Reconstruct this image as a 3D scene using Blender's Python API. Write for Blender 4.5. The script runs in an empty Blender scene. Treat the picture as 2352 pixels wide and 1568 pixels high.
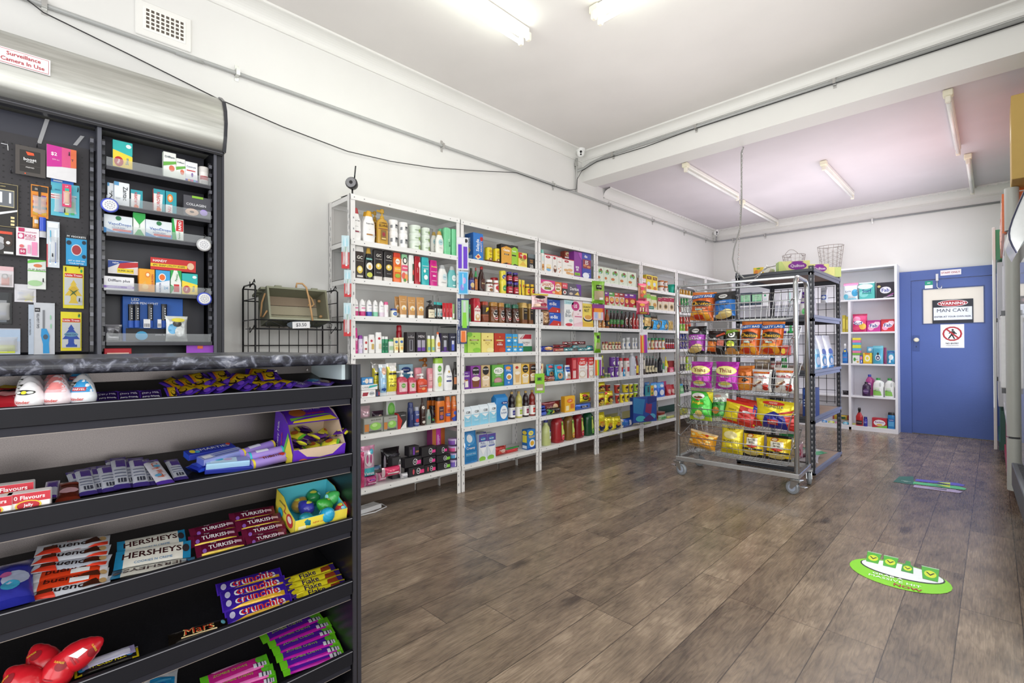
# Corner shop interior, built object by object (all units metres, Z up, shop runs along +Y).
import bpy, math, random
from mathutils import Matrix, Vector, Euler
R = math.radians
random.seed(4)
SC = bpy.context.scene
COL = SC.collection

# ---------------------------------------------------------------- colours and materials
def lin(h):
 if isinstance(h, tuple): return h
 if len(h) == 3: h = ''.join(c * 2 for c in h)
 o = []
 for k in (0, 2, 4):
  c = int(h[k:k + 2], 16) / 255
  o.append(c / 12.92 if c <= .04045 else ((c + .055) / 1.055) ** 2.4)
 return (*o, 1.0)

MATS = {}
def newmat(name):
 m = bpy.data.materials.new(name); m.use_nodes = True
 nt = m.node_tree; b = nt.nodes['Principled BSDF']
 return m, nt, b

def painted(name, rough, metal=0.0, coat=0.0, spec=.5, vary=.06, scale=40.0, bump=0.0):
 """Colour comes from the face attribute Col; a fine noise varies it and the roughness."""
 m, nt, b = newmat(name)
 at = nt.nodes.new('ShaderNodeAttribute'); at.attribute_name = 'Col'
 tc = nt.nodes.new('ShaderNodeTexCoord')
 nz = nt.nodes.new('ShaderNodeTexNoise'); nz.inputs['Scale'].default_value = scale; nz.inputs['Detail'].default_value = 2
 nt.links.new(tc.outputs['Object'], nz.inputs['Vector'])
 mr = nt.nodes.new('ShaderNodeMapRange'); mr.inputs['To Min'].default_value = 1 - vary; mr.inputs['To Max'].default_value = 1 + vary
 nt.links.new(nz.outputs['Fac'], mr.inputs['Value'])
 hs = nt.nodes.new('ShaderNodeHueSaturation')
 nt.links.new(at.outputs['Color'], hs.inputs['Color']); nt.links.new(mr.outputs['Result'], hs.inputs['Value'])
 nt.links.new(hs.outputs['Color'], b.inputs['Base Color'])
 b.inputs['Roughness'].default_value = rough; b.inputs['Metallic'].default_value = metal
 b.inputs['Coat Weight'].default_value = coat; b.inputs['Specular IOR Level'].default_value = spec
 if bump:
  bp = nt.nodes.new('ShaderNodeBump'); bp.inputs['Strength'].default_value = bump; bp.inputs['Distance'].default_value = .003
  nt.links.new(nz.outputs['Fac'], bp.inputs['Height']); nt.links.new(bp.outputs['Normal'], b.inputs['Normal'])
 MATS[name] = m
 return m

painted('card', .5); painted('plastic', .25, coat=.15); painted('foil', .22, metal=.25, coat=.3, vary=.12, scale=60, bump=.35)
painted('steel', .28, metal=.9, vary=.1); painted('chrome', .2, metal=.8, vary=.05); painted('enamel', .4, vary=.04, scale=8)
painted('satin', .5, spec=.18); painted('matte', .75, vary=.05, scale=15); painted('black_wire', .35, metal=.3)

def clear(name, col, alpha, rough=.05):
 m, nt, b = newmat(name)
 nt.nodes.remove(b)
 out = nt.nodes['Material Output']
 tr = nt.nodes.new('ShaderNodeBsdfTransparent'); gl = nt.nodes.new('ShaderNodeBsdfPrincipled')
 gl.inputs['Base Color'].default_value = lin(col); gl.inputs['Roughness'].default_value = rough
 fr = nt.nodes.new('ShaderNodeFresnel'); fr.inputs['IOR'].default_value = 1.4
 ad = nt.nodes.new('ShaderNodeMath'); ad.operation = 'ADD'; ad.use_clamp = True; ad.inputs[1].default_value = alpha
 nt.links.new(fr.outputs['Fac'], ad.inputs[0])
 mx = nt.nodes.new('ShaderNodeMixShader')
 nt.links.new(ad.outputs['Value'], mx.inputs['Fac']); nt.links.new(tr.outputs['BSDF'], mx.inputs[1]); nt.links.new(gl.outputs['BSDF'], mx.inputs[2])
 nt.links.new(mx.outputs['Shader'], out.inputs['Surface'])
 MATS[name] = m
clear('clear', 'eef2f4', .12); clear('film', 'f4f4f4', .35, .12)

def emis(name, col, s):
 m, nt, b = newmat(name)
 nz = nt.nodes.new('ShaderNodeTexNoise'); nz.inputs['Scale'].default_value = 6
 mx = nt.nodes.new('ShaderNodeMixRGB'); mx.inputs['Fac'].default_value = .03; mx.inputs[1].default_value = lin(col)
 nt.links.new(nz.outputs['Color'], mx.inputs[2]); nt.links.new(mx.outputs['Color'], b.inputs['Emission Color'])
 b.inputs['Base Color'].default_value = lin(col); b.inputs['Emission Strength'].default_value = s
 MATS[name] = m
emis('tube_lit', 'f6fff2', 11.0)

# ---------------------------------------------------------------- mesh builder
class MB:
 def __init__(s): s.v = []; s.f = []; s.c = []; s.m = []; s.s = []; s.names = []
 def mi(s, m):
  if m not in s.names: s.names.append(m)
  return s.names.index(m)
 def add(s, vs, fs, col, mat='card', smooth=False):
  b = len(s.v); s.v += [tuple(v) for v in vs]; k = s.mi(mat); c = lin(col)
  for f in fs: s.f.append([b + i for i in f]); s.c.append(c); s.m.append(k); s.s.append(smooth)
  return s
 def box(s, x0, y0, z0, x1, y1, z1, col, mat='card', M=None):
  vs = [(x, y, z) for x in (x0, x1) for y in (y0, y1) for z in (z0, z1)]
  if M: vs = [M @ Vector(v) for v in vs]
  return s.add(vs, [(0, 1, 3, 2), (4, 6, 7, 5), (0, 4, 5, 1), (2, 3, 7, 6), (0, 2, 6, 4), (1, 5, 7, 3)], col, mat)
 def bev(s, x0, y0, z0, x1, y1, z1, col, mat='card', r=.004):
  """box with chamfered edges"""
  r = min(r, abs(x1 - x0) * .45, abs(y1 - y0) * .45, abs(z1 - z0) * .45)
  vs = []; fs = []; idx = {}
  X = (x0, x1); Y = (y0, y1); Z = (z0, z1)
  for i in (0, 1):
   for j in (0, 1):
    for k in (0, 1):
     sx, sy, sz = (1 - 2 * i) * r, (1 - 2 * j) * r, (1 - 2 * k) * r
     for a, p in enumerate(((X[i], Y[j] + sy, Z[k] + sz), (X[i] + sx, Y[j], Z[k] + sz), (X[i] + sx, Y[j] + sy, Z[k]))):
      idx[i, j, k, a] = len(vs); vs.append(p)
  g = lambda *q: [idx[t] for t in q]
  fs += [g((0,0,0,0),(0,0,1,0),(0,1,1,0),(0,1,0,0)), g((1,0,0,0),(1,1,0,0),(1,1,1,0),(1,0,1,0)),
               g((0,0,0,1),(1,0,0,1),(1,0,1,1),(0,0,1,1)), g((0,1,0,1),(0,1,1,1),(1,1,1,1),(1,1,0,1)),
               g((0,0,0,2),(0,1,0,2),(1,1,0,2),(1,0,0,2)), g((0,0,1,2),(1,0,1,2),(1,1,1,2),(0,1,1,2))]
  for i in (0, 1):
   for j in (0, 1):
    fs.append(g((i,j,0,0),(i,j,1,0),(i,j,1,1),(i,j,0,1)))
    fs.append(g((i,0,j,0),(i,1,j,0),(i,1,j,2),(i,0,j,2)))
    fs.append(g((0,i,j,1),(1,i,j,1),(1,i,j,2),(0,i,j,2)))
  for i in (0, 1):
   for j in (0, 1):
    for k in (0, 1): fs.append(g((i,j,k,0),(i,j,k,1),(i,j,k,2)))
  return s.add(vs, fs, col, mat)
 def quad(s, a, b, c, d, col, mat='card'): return s.add([a, b, c, d], [(0, 1, 2, 3)], col, mat)
 def tube(s, pts, r, col, mat='chrome', n=8, closed=False, r2=None):
  pts = [Vector(p) for p in pts]; N = len(pts); vs = []; prev = None
  for i, p in enumerate(pts):
   if closed: t = pts[(i + 1) % N] - pts[i - 1]
   else: t = pts[min(i + 1, N - 1)] - pts[max(i - 1, 0)]
   t.normalize()
   if prev is None: u = t.orthogonal().normalized()
   else:
    u = prev - t * prev.dot(t)
    u = t.orthogonal() if u.length < 1e-6 else u; u.normalize()
   prev = u; w = t.cross(u); rr = r if r2 is None else r + (r2 - r) * i / max(N - 1, 1)
   vs += [p + (u * math.cos(2 * math.pi * k / n) + w * math.sin(2 * math.pi * k / n)) * rr for k in range(n)]
  fs = []
  for i in range(N if closed else N - 1):
   j = (i + 1) % N
   fs += [(i * n + k, i * n + (k + 1) % n, j * n + (k + 1) % n, j * n + k) for k in range(n)]
  if not closed: fs += [tuple(range(n - 1, -1, -1)), tuple((N - 1) * n + k for k in range(n))]
  return s.add(vs, fs, col, mat, n > 4)
 def prism(s, poly, axis, lo, hi, col, mat='card', smooth=False):
  """extrude a 2D polygon along an axis: 'x' poly=(y,z); 'y' poly=(x,z); 'z' poly=(x,y)"""
  n = len(poly)
  mk = {'x': lambda p, t: (t, p[0], p[1]), 'y': lambda p, t: (p[0], t, p[1]), 'z': lambda p, t: (p[0], p[1], t)}[axis]
  s.add([mk(p, lo) for p in poly] + [mk(p, hi) for p in poly], [(i, (i + 1) % n, n + (i + 1) % n, n + i) for i in range(n)], col, mat, smooth)
  s.add([mk(p, lo) for p in poly], [tuple(range(n - 1, -1, -1))], col, mat); return s.add([mk(p, hi) for p in poly], [tuple(range(n))], col, mat)
 def loft(s, secs, col, mat='plastic', n=16, caps=True):
  """secs: (z, a, b, exponent, cy)"""
  vs = []
  for (z, a, b, e, cy) in secs:
   for k in range(n):
    t = 2 * math.pi * (k + .5) / n; c, q = math.cos(t), math.sin(t)
    vs.append((a * math.copysign(abs(c) ** (2 / e), c), cy + b * math.copysign(abs(q) ** (2 / e), q), z))
  N = len(secs)
  s.add(vs, [(i * n + k, i * n + (k + 1) % n, (i + 1) * n + (k + 1) % n, (i + 1) * n + k) for i in range(N - 1) for k in range(n)], col, mat, True)
  if caps:
   s.add(vs[:n], [tuple(range(n - 1, -1, -1))], col, mat); s.add(vs[-n:], [tuple(range(n))], col, mat)
  return s
 def mesh(s, name):
  me = bpy.data.meshes.new(name); me.from_pydata(s.v, [], s.f)
  at = me.attributes.new('Col', 'FLOAT_COLOR', 'FACE')
  at.data.foreach_set('color', [x for c in s.c for x in c])
  for m in s.names: me.materials.append(MATS[m])
  me.polygons.foreach_set('material_index', s.m); me.polygons.foreach_set('use_smooth', s.s)
  me.update()
  return me
 def obj(s, name, parent=None, loc=(0, 0, 0), rot=(0, 0, 0)):
  return link(name, s.mesh(name), parent, loc, rot)

def link(name, me, parent=None, loc=(0, 0, 0), rot=(0, 0, 0)):
 o = bpy.data.objects.new(name, me); COL.objects.link(o)
 o.location = loc; o.rotation_euler = rot
 if parent: o.parent = parent
 return o
def empty(name, loc=(0, 0, 0), rot=(0, 0, 0)): return link(name, None, None, loc, rot)
def tag(o, label, cat, group=None):
 o['label'] = label; o['category'] = cat
 if group: o['group'] = group
 return o
def struct(o, mat=None):
 o['kind'] = 'structure'
 if mat:
  o.data.materials.clear(); o.data.materials.append(mat)
 return o

# ---------------------------------------------------------------- lettering
GLY = {}
def text_mesh(t, bold=True):
 key = (t, bold)
 if key not in GLY:
  cu = bpy.data.curves.new('lettering', 'FONT'); cu.body = t; cu.resolution_u = 2; cu.align_x = 'CENTER'; cu.align_y = 'CENTER'
  cu.offset = 0.0 if 'M' in t else .016; cu.space_line = .85
  o = bpy.data.objects.new('lettering', cu); COL.objects.link(o)
  dg = bpy.context.evaluated_depsgraph_get()
  me = bpy.data.meshes.new_from_object(o.evaluated_get(dg))
  vs = [(v.co.x, v.co.y) for v in me.vertices]; fs = [tuple(p.vertices) for p in me.polygons]
  bpy.data.objects.remove(o); bpy.data.curves.remove(cu); bpy.data.meshes.remove(me)
  xs = [v[0] for v in vs] or [0, 1]; ys = [v[1] for v in vs] or [0, 1]
  cx, cy = (min(xs) + max(xs)) / 2, (min(ys) + max(ys)) / 2
  GLY[key] = ([(x - cx, y - cy) for x, y in vs], fs, max(xs) - min(xs) or 1, max(ys) - min(ys) or 1)
 return GLY[key]

def cells(poly, dx, dy):
 """cut a polygon into small grid cells so that it can follow a curved face"""
 def clip(p, ax, lim, sg):
  o = []
  for i in range(len(p)):
   a, b = p[i - 1], p[i]; ia, ib = sg * (a[ax] - lim) >= 0, sg * (b[ax] - lim) >= 0
   if ia != ib:
    t = (lim - a[ax]) / (b[ax] - a[ax]); o.append((a[0] + (b[0] - a[0]) * t, a[1] + (b[1] - a[1]) * t))
   if ib: o.append(b)
  return o
 out = []; xs = [p[0] for p in poly]; ys = [p[1] for p in poly]
 for i in range(math.floor(min(xs) / dx), math.ceil(max(xs) / dx)):
  col = clip(clip(poly, 0, i * dx, 1), 0, (i + 1) * dx, -1)
  if len(col) < 3: continue
  for j in range(math.floor(min(ys) / dy), math.ceil(max(ys) / dy)):
   c = clip(clip(col, 1, j * dy, 1), 1, (j + 1) * dy, -1)
   if len(c) > 2: out.append(c)
 return out

def decor(mb, spec, W, H, front, mat='card', eps=.0006, grid=True, z0=0.0):
 """Print graphics on a front surface. spec: entries split by |, first letter is the kind; positions are fractions of W (from the left) and H (from the base).
 r x0,y0,x1,y1,col   e cx,cy,rx,ry,col   t cx,cy,w,h,text,col[,rotation]   p col,x,y,x,y..   front(x,z)->y"""
 lay = 0
 for it in spec.split('|'):
  if not it: continue
  k = it[0]; a = it[1:].split(','); lay += 1; e = eps * (1 + .55 * lay)
  def P(x, z):
   y = front(x, z)
   if isinstance(y, tuple): x, y = y
   return (x, y - e, z + z0)
  if k == 'r':
   x0, y0, x1, y1 = [float(q) for q in a[:4]]
   nx, nz = (6, 5) if grid else (1, 1)
   if grid and y1 - y0 < .12: nz = 2
   vs = [P((x0 + (x1 - x0) * i / nx - .5) * W, (y0 + (y1 - y0) * j / nz) * H) for j in range(nz + 1) for i in range(nx + 1)]
   fs = [(j * (nx + 1) + i, j * (nx + 1) + i + 1, (j + 1) * (nx + 1) + i + 1, (j + 1) * (nx + 1) + i) for j in range(nz) for i in range(nx)]
   mb.add(vs, fs, a[4], mat, grid)
  elif k == 'e':
   cx, cy, rx, ry = [float(q) for q in a[:4]]; n = 14
   rings = (1, .5) if grid else (1,)
   vs = [P((cx - .5 + rx * q * math.cos(2 * math.pi * i / n)) * W, (cy + ry * q * math.sin(2 * math.pi * i / n)) * H) for q in rings for i in range(n)]
   vs.append(P((cx - .5) * W, cy * H)); fs = []
   for q in range(len(rings) - 1): fs += [(q * n + i, q * n + (i + 1) % n, (q + 1) * n + (i + 1) % n, (q + 1) * n + i) for i in range(n)]
   b = (len(rings) - 1) * n; fs += [(b + i, b + (i + 1) % n, len(vs) - 1) for i in range(n)]
   mb.add(vs, fs, a[4], mat, grid)
  elif k == 'p':
   q = [float(t) for t in a[1:]]
   pts = [((q[i] - .5) * W, q[i + 1] * H) for i in range(0, len(q), 2)]
   for c in (cells(pts, W / 8, H / 10) if grid else [pts]):
    vs = [P(*t) for t in c]; mb.add(vs, [tuple(range(len(vs)))], a[0], mat)
  elif k == 't':
   cx, cy, w, h = [float(q) for q in a[:4]]; txt = a[4].replace('~', '\n').replace(';', ',')
   vs, fs, tw, th = text_mesh(txt)
   rot = R(float(a[6])) if len(a) > 6 else 0
   up = abs(math.sin(rot)) > .7
   sc = min(w * W / (th if up else tw), h * H / (tw if up else th)); c, q = math.cos(rot) * sc, math.sin(rot) * sc
   mb.add([P((cx - .5) * W + x * c - y * q, cy * H + x * q + y * c) for x, y in vs], fs, a[5], mat)
# ---------------------------------------------------------------- goods: shapes
# profile = list of (part name, colour index, material, [(z, half-width, half-depth, exponent)]) in fractions
def P_(*s): return s
PROF = {
 'oval': (('body', 0, [(0,.8,.8,2.4),(.02,.92,.92,2.4),(.25,1,1,2.4),(.6,.93,.93,2.4),(.8,.6,.7,2.3),(.82,.56,.66,2.2)]), ('cap', 1, [(.82,.56,.66,2.2),(.96,.42,.5,2.2),(1,.3,.36,2)])),
 'slab': (('body', 0, [(.13,.94,.94,5),(.3,.97,.97,5),(.93,1,1,5),(.98,.94,.94,5),(1,.8,.8,4)]), ('cap', 1, [(0,.86,.9,5),(.01,.9,.92,5),(.13,.92,.92,5)])),
 'slabtop': (('body', 0, [(0,.9,.9,5),(.02,.97,.97,5),(.75,1,1,5),(.84,.93,.93,5)]), ('cap', 1, [(.84,.9,.9,5),(.98,.86,.86,5),(1,.78,.78,5)])),
 'pump': (('body', 0, [(0,.9,.9,3.5),(.03,1,1,3.5),(.6,1,1,3.2),(.68,.8,.8,2.6),(.73,.36,.5,2)]), ('pump', 1, [(.73,.38,.52,2),(.8,.36,.5,2),(.805,.14,.2,2),(.88,.14,.2,2),(.885,.34,.5,2.5),(.97,.34,.5,2.5),(1,.26,.36,2)])),
 'aero': (('body', 0, [(0,.96,.96,2),(.02,1,1,2),(.76,1,1,2),(.8,.86,.86,2)]), ('cap', 1, [(.8,.88,.88,2),(.96,.84,.84,2),(1,.7,.7,2)])),
 'jar': (('body', 0, [(0,.9,.9,2),(.03,1,1,2),(.7,1,1,2),(.8,.84,.84,2)]), ('lid', 1, [(.8,.92,.92,2),(.99,.92,.92,2),(1,.86,.86,2)])),
 'tub': (('body', 0, [(0,.88,.88,2),(.05,.95,.95,2),(.72,1,1,2)]), ('lid', 1, [(.72,1.03,1.03,2),(.97,1.03,1.03,2),(1,.97,.97,2)])),
 'roll': (('body', 0, [(.27,.98,.98,2),(.6,1,1,2),(.85,.78,.78,2),(.96,.42,.42,2),(1,.12,.12,2)]), ('cap', 1, [(0,.9,.9,2),(.02,.95,.95,2),(.27,1,1,2)])),
 'tube': (('body', 0, [(.14,.82,.82,2.2),(.5,.94,.7,2.2),(.88,1,.28,2.5),(.97,1,.08,4),(1,1,.08,4)]), ('cap', 1, [(0,.78,.8,2.4),(.14,.8,.82,2.4)])),
 'sauce': (('body', 0, [(0,.92,.92,2.2),(.02,1,1,2.2),(.5,1,1,2.2),(.68,.74,.78,2),(.8,.4,.5,2),(.88,.36,.46,2)]), ('cap', 1, [(.88,.4,.5,2),(.99,.38,.48,2),(1,.3,.4,2)])),
 'wine': (('body', 0, [(0,.94,.94,2),(.02,1,1,2),(.58,1,1,2),(.7,.62,.62,2),(.76,.36,.36,2),(.93,.34,.34,2)]), ('cap', 1, [(.93,.37,.37,2),(1,.37,.37,2)])),
 'coffee': (('body', 0, [(0,.92,.92,2.6),(.03,1,1,2.8),(.28,.99,.99,2.8),(.48,.84,.84,2.6),(.66,.95,.95,2.6),(.76,.92,.92,2.4),(.8,.7,.7,2)]), ('lid', 1, [(.8,.9,.9,2.4),(.98,.9,.9,2.4),(1,.84,.84,2.4)])),
 'cordial': (('body', 0, [(0,.9,.9,2.2),(.03,1,1,2.2),(.45,1,1,2.2),(.55,.86,.9,2.2),(.66,.95,.95,2.2),(.78,.8,.85,2),(.88,.36,.4,2),(.92,.34,.38,2)]), ('cap', 1, [(.92,.38,.42,2),(1,.38,.42,2)])),
 'juice': (('body', 0, [(0,.9,.9,3),(.03,1,1,3),(.5,1,1,3),(.8,.92,.95,3),(.94,.6,.75,2.6),(1,.34,.5,2)]),),
 'jug': (('body', 0, [(0,.92,.92,3),(.03,1,1,3),(.5,1,1,3),(.72,.9,.9,2.6),(.86,.5,.6,2),(.89,.34,.44,2)]), ('cap', 1, [(.89,.4,.5,2),(1,.4,.5,2)])),
 'can': (('body', 0, [(0,.94,.94,2),(.03,1,1,2),(.96,1,1,2)]), ('lid', 1, [(.96,1.01,1.01,2),(.985,1.01,1.01,2),(1,.93,.93,2)])),
 'cup': (('body', 0, [(0,.78,.78,2),(.02,.8,.8,2),(.93,1,1,2)]), ('lid', 1, [(.93,1.05,1.05,2),(.98,1.05,1.05,2),(1,.98,.98,2)])),
 'egg': (('body', 0, [(0,.34,.34,2),(.02,.48,.48,2),(.12,.8,.8,2),(.3,.98,.98,2),(.42,1,1,2),(.6,.9,.9,2),(.78,.68,.68,2),(.92,.4,.4,2),(.98,.2,.2,2),(1,.05,.05,2)]),),
 'sprayer': (('body', 0, [(0,.92,.92,3),(.03,1,1,3),(.5,1,1,3),(.66,.6,.7,2.4),(.76,.3,.4,2)]), ('trigger_head', 1, [(.76,.34,.44,2),(.82,.34,.44,2),(.83,.42,.9,3.5),(.96,.42,.9,3.5),(1,.3,.6,3)])),
 'carton': (('body', 0, [(0,1,1,14),(.86,1,1,14),(.93,1,.5,14),(.97,1,.1,14),(1,1,.1,14)]),),
 'bowl': (('body', 0, [(0,.7,.7,3),(.03,.75,.75,3),(.94,.97,.97,3),(.95,1.03,1.03,3),(1,1.03,1.03,3)]),),
 'roll_stick': (('body', 0, [(0,1,1,2),(1,1,1,2)]),),
}
def prof_at(secs, t):
 if t <= secs[0][0]: return secs[0][1:]
 for p, q in zip(secs, secs[1:]):
  if t <= q[0]:
   k = (t - p[0]) / max(q[0] - p[0], 1e-6); return tuple(p[i] + (q[i] - p[i]) * k for i in (1, 2, 3))
 return secs[-1][1:]

def smooth(secs):
 """insert interpolated rings (Catmull-Rom) so bottle shoulders read round"""
 out = []
 for i in range(len(secs) - 1):
  p0, p1, p2, p3 = secs[max(i - 1, 0)], secs[i], secs[i + 1], secs[min(i + 2, len(secs) - 1)]
  out.append(p1)
  if p2[0] - p1[0] > .07:
   for t in (.33, .67):
    out.append(tuple([p1[0] + (p2[0] - p1[0]) * t] + [max(.02, p1[k] + (p2[k] - p1[k]) * (t * t * (3 - 2 * t))) for k in (1, 2, 3)]))
 out.append(secs[-1]); return out

def pillow(mb, W, H, D, cols, ends='z', mat='foil', seed=0, crimp=.07, wr=1.0):
 """sealed film packet standing in the XZ plane (front -y), crimped at both ends along 'z' or 'x'. returns front(x,z), z from 0"""
 rnd = random.Random(seed); ph = [rnd.uniform(0, 6.28) for _ in range(8)]
 nx, nz = (14, 18) if ends == 'z' else (18, 10)
 def halfd(x, z):
  u = max(-1, min(1, 2 * x / W)); v = max(-1, min(1, 2 * z / H - 1))
  if ends == 'x': u, v = v, u
  e = max(0.0, (1 - abs(v)) - crimp) / (1 - crimp)
  b = (1 - abs(u) ** 2.6) ** .6 * min(1, e * 2.6) ** .6
  w = wr * .07 * (math.sin(9 * u + ph[0] + 3 * v) * math.sin(7 * v + ph[1]) + .6 * math.sin(17 * v + 5 * u + ph[2]))
  return D / 2 * max(.03, b * (1 + w))
 def sx(v): return 1 - .07 * min(1, (1 - abs(v)) * 2.2) if ends == 'z' else 1
 def fr(x, z): return -halfd(x, z)
 for sgn in (-1, 1):
  vs = []
  for j in range(nz + 1):
   for i in range(nx + 1):
    u, v = 2 * i / nx - 1, 2 * j / nz - 1
    x, z = u * W / 2 * sx(v), (v + 1) / 2 * H
    if ends == 'x': z = H / 2 + (z - H / 2) * (1 - .06 * min(1, (1 - abs(u)) * 3))
    vs.append((x, sgn * halfd(u * W / 2, z), z))
  fs = [(j * (nx + 1) + i, j * (nx + 1) + i + 1, (j + 1) * (nx + 1) + i + 1, (j + 1) * (nx + 1) + i) for j in range(nz) for i in range(nx)]
  if sgn > 0: fs = [f[::-1] for f in fs]
  main, end = [], []
  for f in fs:
   q = vs[f[0]], vs[f[2]]
   t = (q[0][0] + q[1][0]) / W if ends == 'x' else (q[0][2] + q[1][2]) / H - 1
   (end if abs(t) > .8 else main).append(f)
  mb.add(vs, main, cols[0], mat, True)
  mb.add(vs, end, cols[1] if len(cols) > 1 and cols[1] else cols[0], mat, True)
 return fr

CACHE = {}
def item_meshes(shape, w, h, d, cols, dec, name, side=None):
 key = (shape, round(w, 3), round(h, 3), round(d, 3), tuple(cols), dec, side)
 if key in CACHE: return CACHE[key]
 out = []; mb = MB()
 if shape == 'box':
  mb.bev(-w / 2, -d / 2, 0, w / 2, d / 2, h, cols[0], 'card', .002)
  if len(cols) > 1: mb.quad((-w / 2 - .0004, d / 2, .001), (-w / 2 - .0004, -d / 2, .001), (-w / 2 - .0004, -d / 2, h - .001), (-w / 2 - .0004, d / 2, h - .001), cols[1])
  decor(mb, dec, w, h, lambda x, z: -d / 2, 'card', .0004, False)
  if side:
   sb = MB(); decor(sb, side, d, h, lambda x, z: -w / 2, 'card', .0008, False)
   off = len(mb.v); mb.v += [(p[1], -p[0], p[2]) for p in sb.v]
   for f, c in zip(sb.f, sb.c): mb.f.append([off + i for i in f]); mb.c.append(c); mb.m.append(mb.mi('card')); mb.s.append(False)
  out.append((None, mb))
 elif shape in ('bag', 'bar', 'film'):
  fr = pillow(mb, w, h, d, cols, 'x' if shape == 'bar' else 'z', 'foil', hash_(name) + int(w * 1e4))
  decor(mb, dec, w, h, fr, 'foil', (.0026 if w > .15 else .0016) if w > .1 and h > .1 else .0007)
  out.append((None, mb))
 elif shape == 'pouch':     # stand-up bag: full base, flat top seam
  secs = [(0, .96, .9, 5), (.04, 1, 1, 5), (.5, .98, .85, 4), (.8, .97, .4, 3), (.93, 1, .08, 4), (1, 1, .06, 4)]
  mb.loft([(t * h, a * w / 2, b * d / 2, e, 0) for t, a, b, e in secs], cols[0], 'foil', 24)
  fr = lambda x, z: front_of(secs, x, z, w, h, d)
  decor(mb, dec, w, h, fr, 'foil', .0009); out.append((None, mb))
 elif shape == 'card':      # hang card
  mb.box(-w / 2, -.001, 0, w / 2, .001, h, cols[0], 'card')
  decor(mb, dec, w, h, lambda x, z: -.001, 'card', .0004, False)
  out.append((None, mb))
  if d > .006:
   b2 = MB(); fr = pillow(b2, w * .8, h * .55, d, ['f2f4f6'], 'z', 'film', 1, .03, 0)
   out.append(('blister', b2, (0, -.002, h * .12)))
 else:
  parts = PROF[shape]; allsec = []
  for k, (pn, ci, secs) in enumerate(parts):
   c = cols[min(ci, len(cols) - 1)]
   q = mb if k == 0 else MB()
   mat = 'plastic' if shape != 'carton' else 'card'
   if pn == 'lid' and shape == 'can': mat = 'steel'
   q.loft([(t * h, a * w / 2, b * d / 2, e, 0) for t, a, b, e in smooth(secs)], c, mat, 20 if w > .05 else 14)
   if shape == 'pump' and k == 1: q.bev(-w * .5, -d * .08, h * .9, 0, d * .08, h * .96, c, 'plastic', .002)
   if shape == 'sprayer' and k == 1:
    q.bev(-w * .12, -d * .75, h * .86, w * .12, 0, h * .95, c, 'plastic', .003); q.bev(-w * .08, -d * .55, h * .72, w * .08, -d * .4, h * .87, c, 'plastic', .003)
   if k == 0 and shape in ('jug', 'juice'):
    q.tube([(w * .2, 0, h * .84), (w * .46, 0, h * .76), (w * .52, 0, h * .58), (w * .4, 0, h * .45)], w * .09, c, 'plastic', 8)
   if k: out.append((pn, q))
   else: out.append((None, q))
  secs = parts[0][2]
  if dec:
   for it in [t for t in dec.split('|') if t and t[0] == 'b']:   # band all the way round
    z0, z1, c = it[1:].split(','); z0, z1 = float(z0), float(z1); n = 5
    ring = []
    for i in range(n + 1):
     t = z0 + (z1 - z0) * i / n; a, b, e = prof_at(secs, t); ring.append((t * h, a * w / 2 + .0005, b * d / 2 + .0005, e, 0))
    mb.loft(ring, c, 'card', 20, False)
   rest = '|'.join(t for t in dec.split('|') if t and t[0] != 'b')
   decor(mb, rest, w, h, lambda x, z: front_of(secs, x, z, w, h, d), 'card', .0009)
 res = [(x[0], x[1].mesh(x[0] or name), x[2] if len(x) > 2 else (0, 0, 0)) for x in out]
 CACHE[key] = res
 return res
def hash_(s): return sum(ord(c) * (i + 7) for i, c in enumerate(s)) % 9973
def front_of(secs, x, z, w, h, d):
 a, b, e = prof_at(secs, z / h)
 t = abs(x) / (a * w / 2)
 if t > .98: t = .98; x = math.copysign(.98 * a * w / 2, x)
 return x, -b * d / 2 * (1 - t ** e) ** (1 / e)

ORD = 'first second third fourth fifth sixth seventh eighth ninth tenth eleventh twelfth'.split()
ROWN = ['', 'top', 'second', 'third', 'fourth', 'fifth', 'sixth', 'bottom']; BAYN = ['nearest', 'second', 'third', 'fourth', 'fifth', 'sixth', 'last']
def put(name, label, shape, cols, dec, locs, group=None, rz=90, side=None, order='from the left', made=None):
 """one real object per entry of locs = (x, y, z, w, h, d[, rz, rx, ry]) in millimetres and degrees; copies keep their own label"""
 n = len(locs); res = []
 name, _, cat = name.partition('/'); cat = cat or CATS.get(name, name.replace('_', ' '))
 if '@' in label:      # label@br: goods standing on row r of shelving bay b
  label, k = label.split('@'); label += ', ' + ('*, ' if n > 1 else '') + f'{ROWN[int(k[1])]} row, {BAYN[int(k[0])]} bay'
 cols = cols.split(',') if isinstance(cols, str) else cols
 for i, q in enumerate(locs):
  x, y, z, w, h, d = [t / 1000 for t in q[:6]]
  a = q[6] if len(q) > 6 else rz; rx = q[7] if len(q) > 7 else 0; ry = q[8] if len(q) > 8 else 0
  parts = item_meshes(shape, w, h, d, cols, dec, name, side)
  root = link(name, parts[0][1], None, (x, y, z), (R(rx), R(ry), R(a)))
  for pn, me, off in parts[1:]: link(pn, me, root, off)
  lab = label
  if n == 2: lab = label.replace('*', ('left one of two', 'right one of two')[i])
  elif n > 2: lab = label.replace('*', (ORD[i] if i < n - 1 else 'last') + ' ' + order)
  tag(root, lab.replace('*', '').replace(' ,', ',').replace('  ', ' ').strip(' ,'), cat, group or (label.replace('*, ', '').replace(', *', '').replace('*', '') if n > 1 else None))
  res.append(root)
 return res
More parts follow.
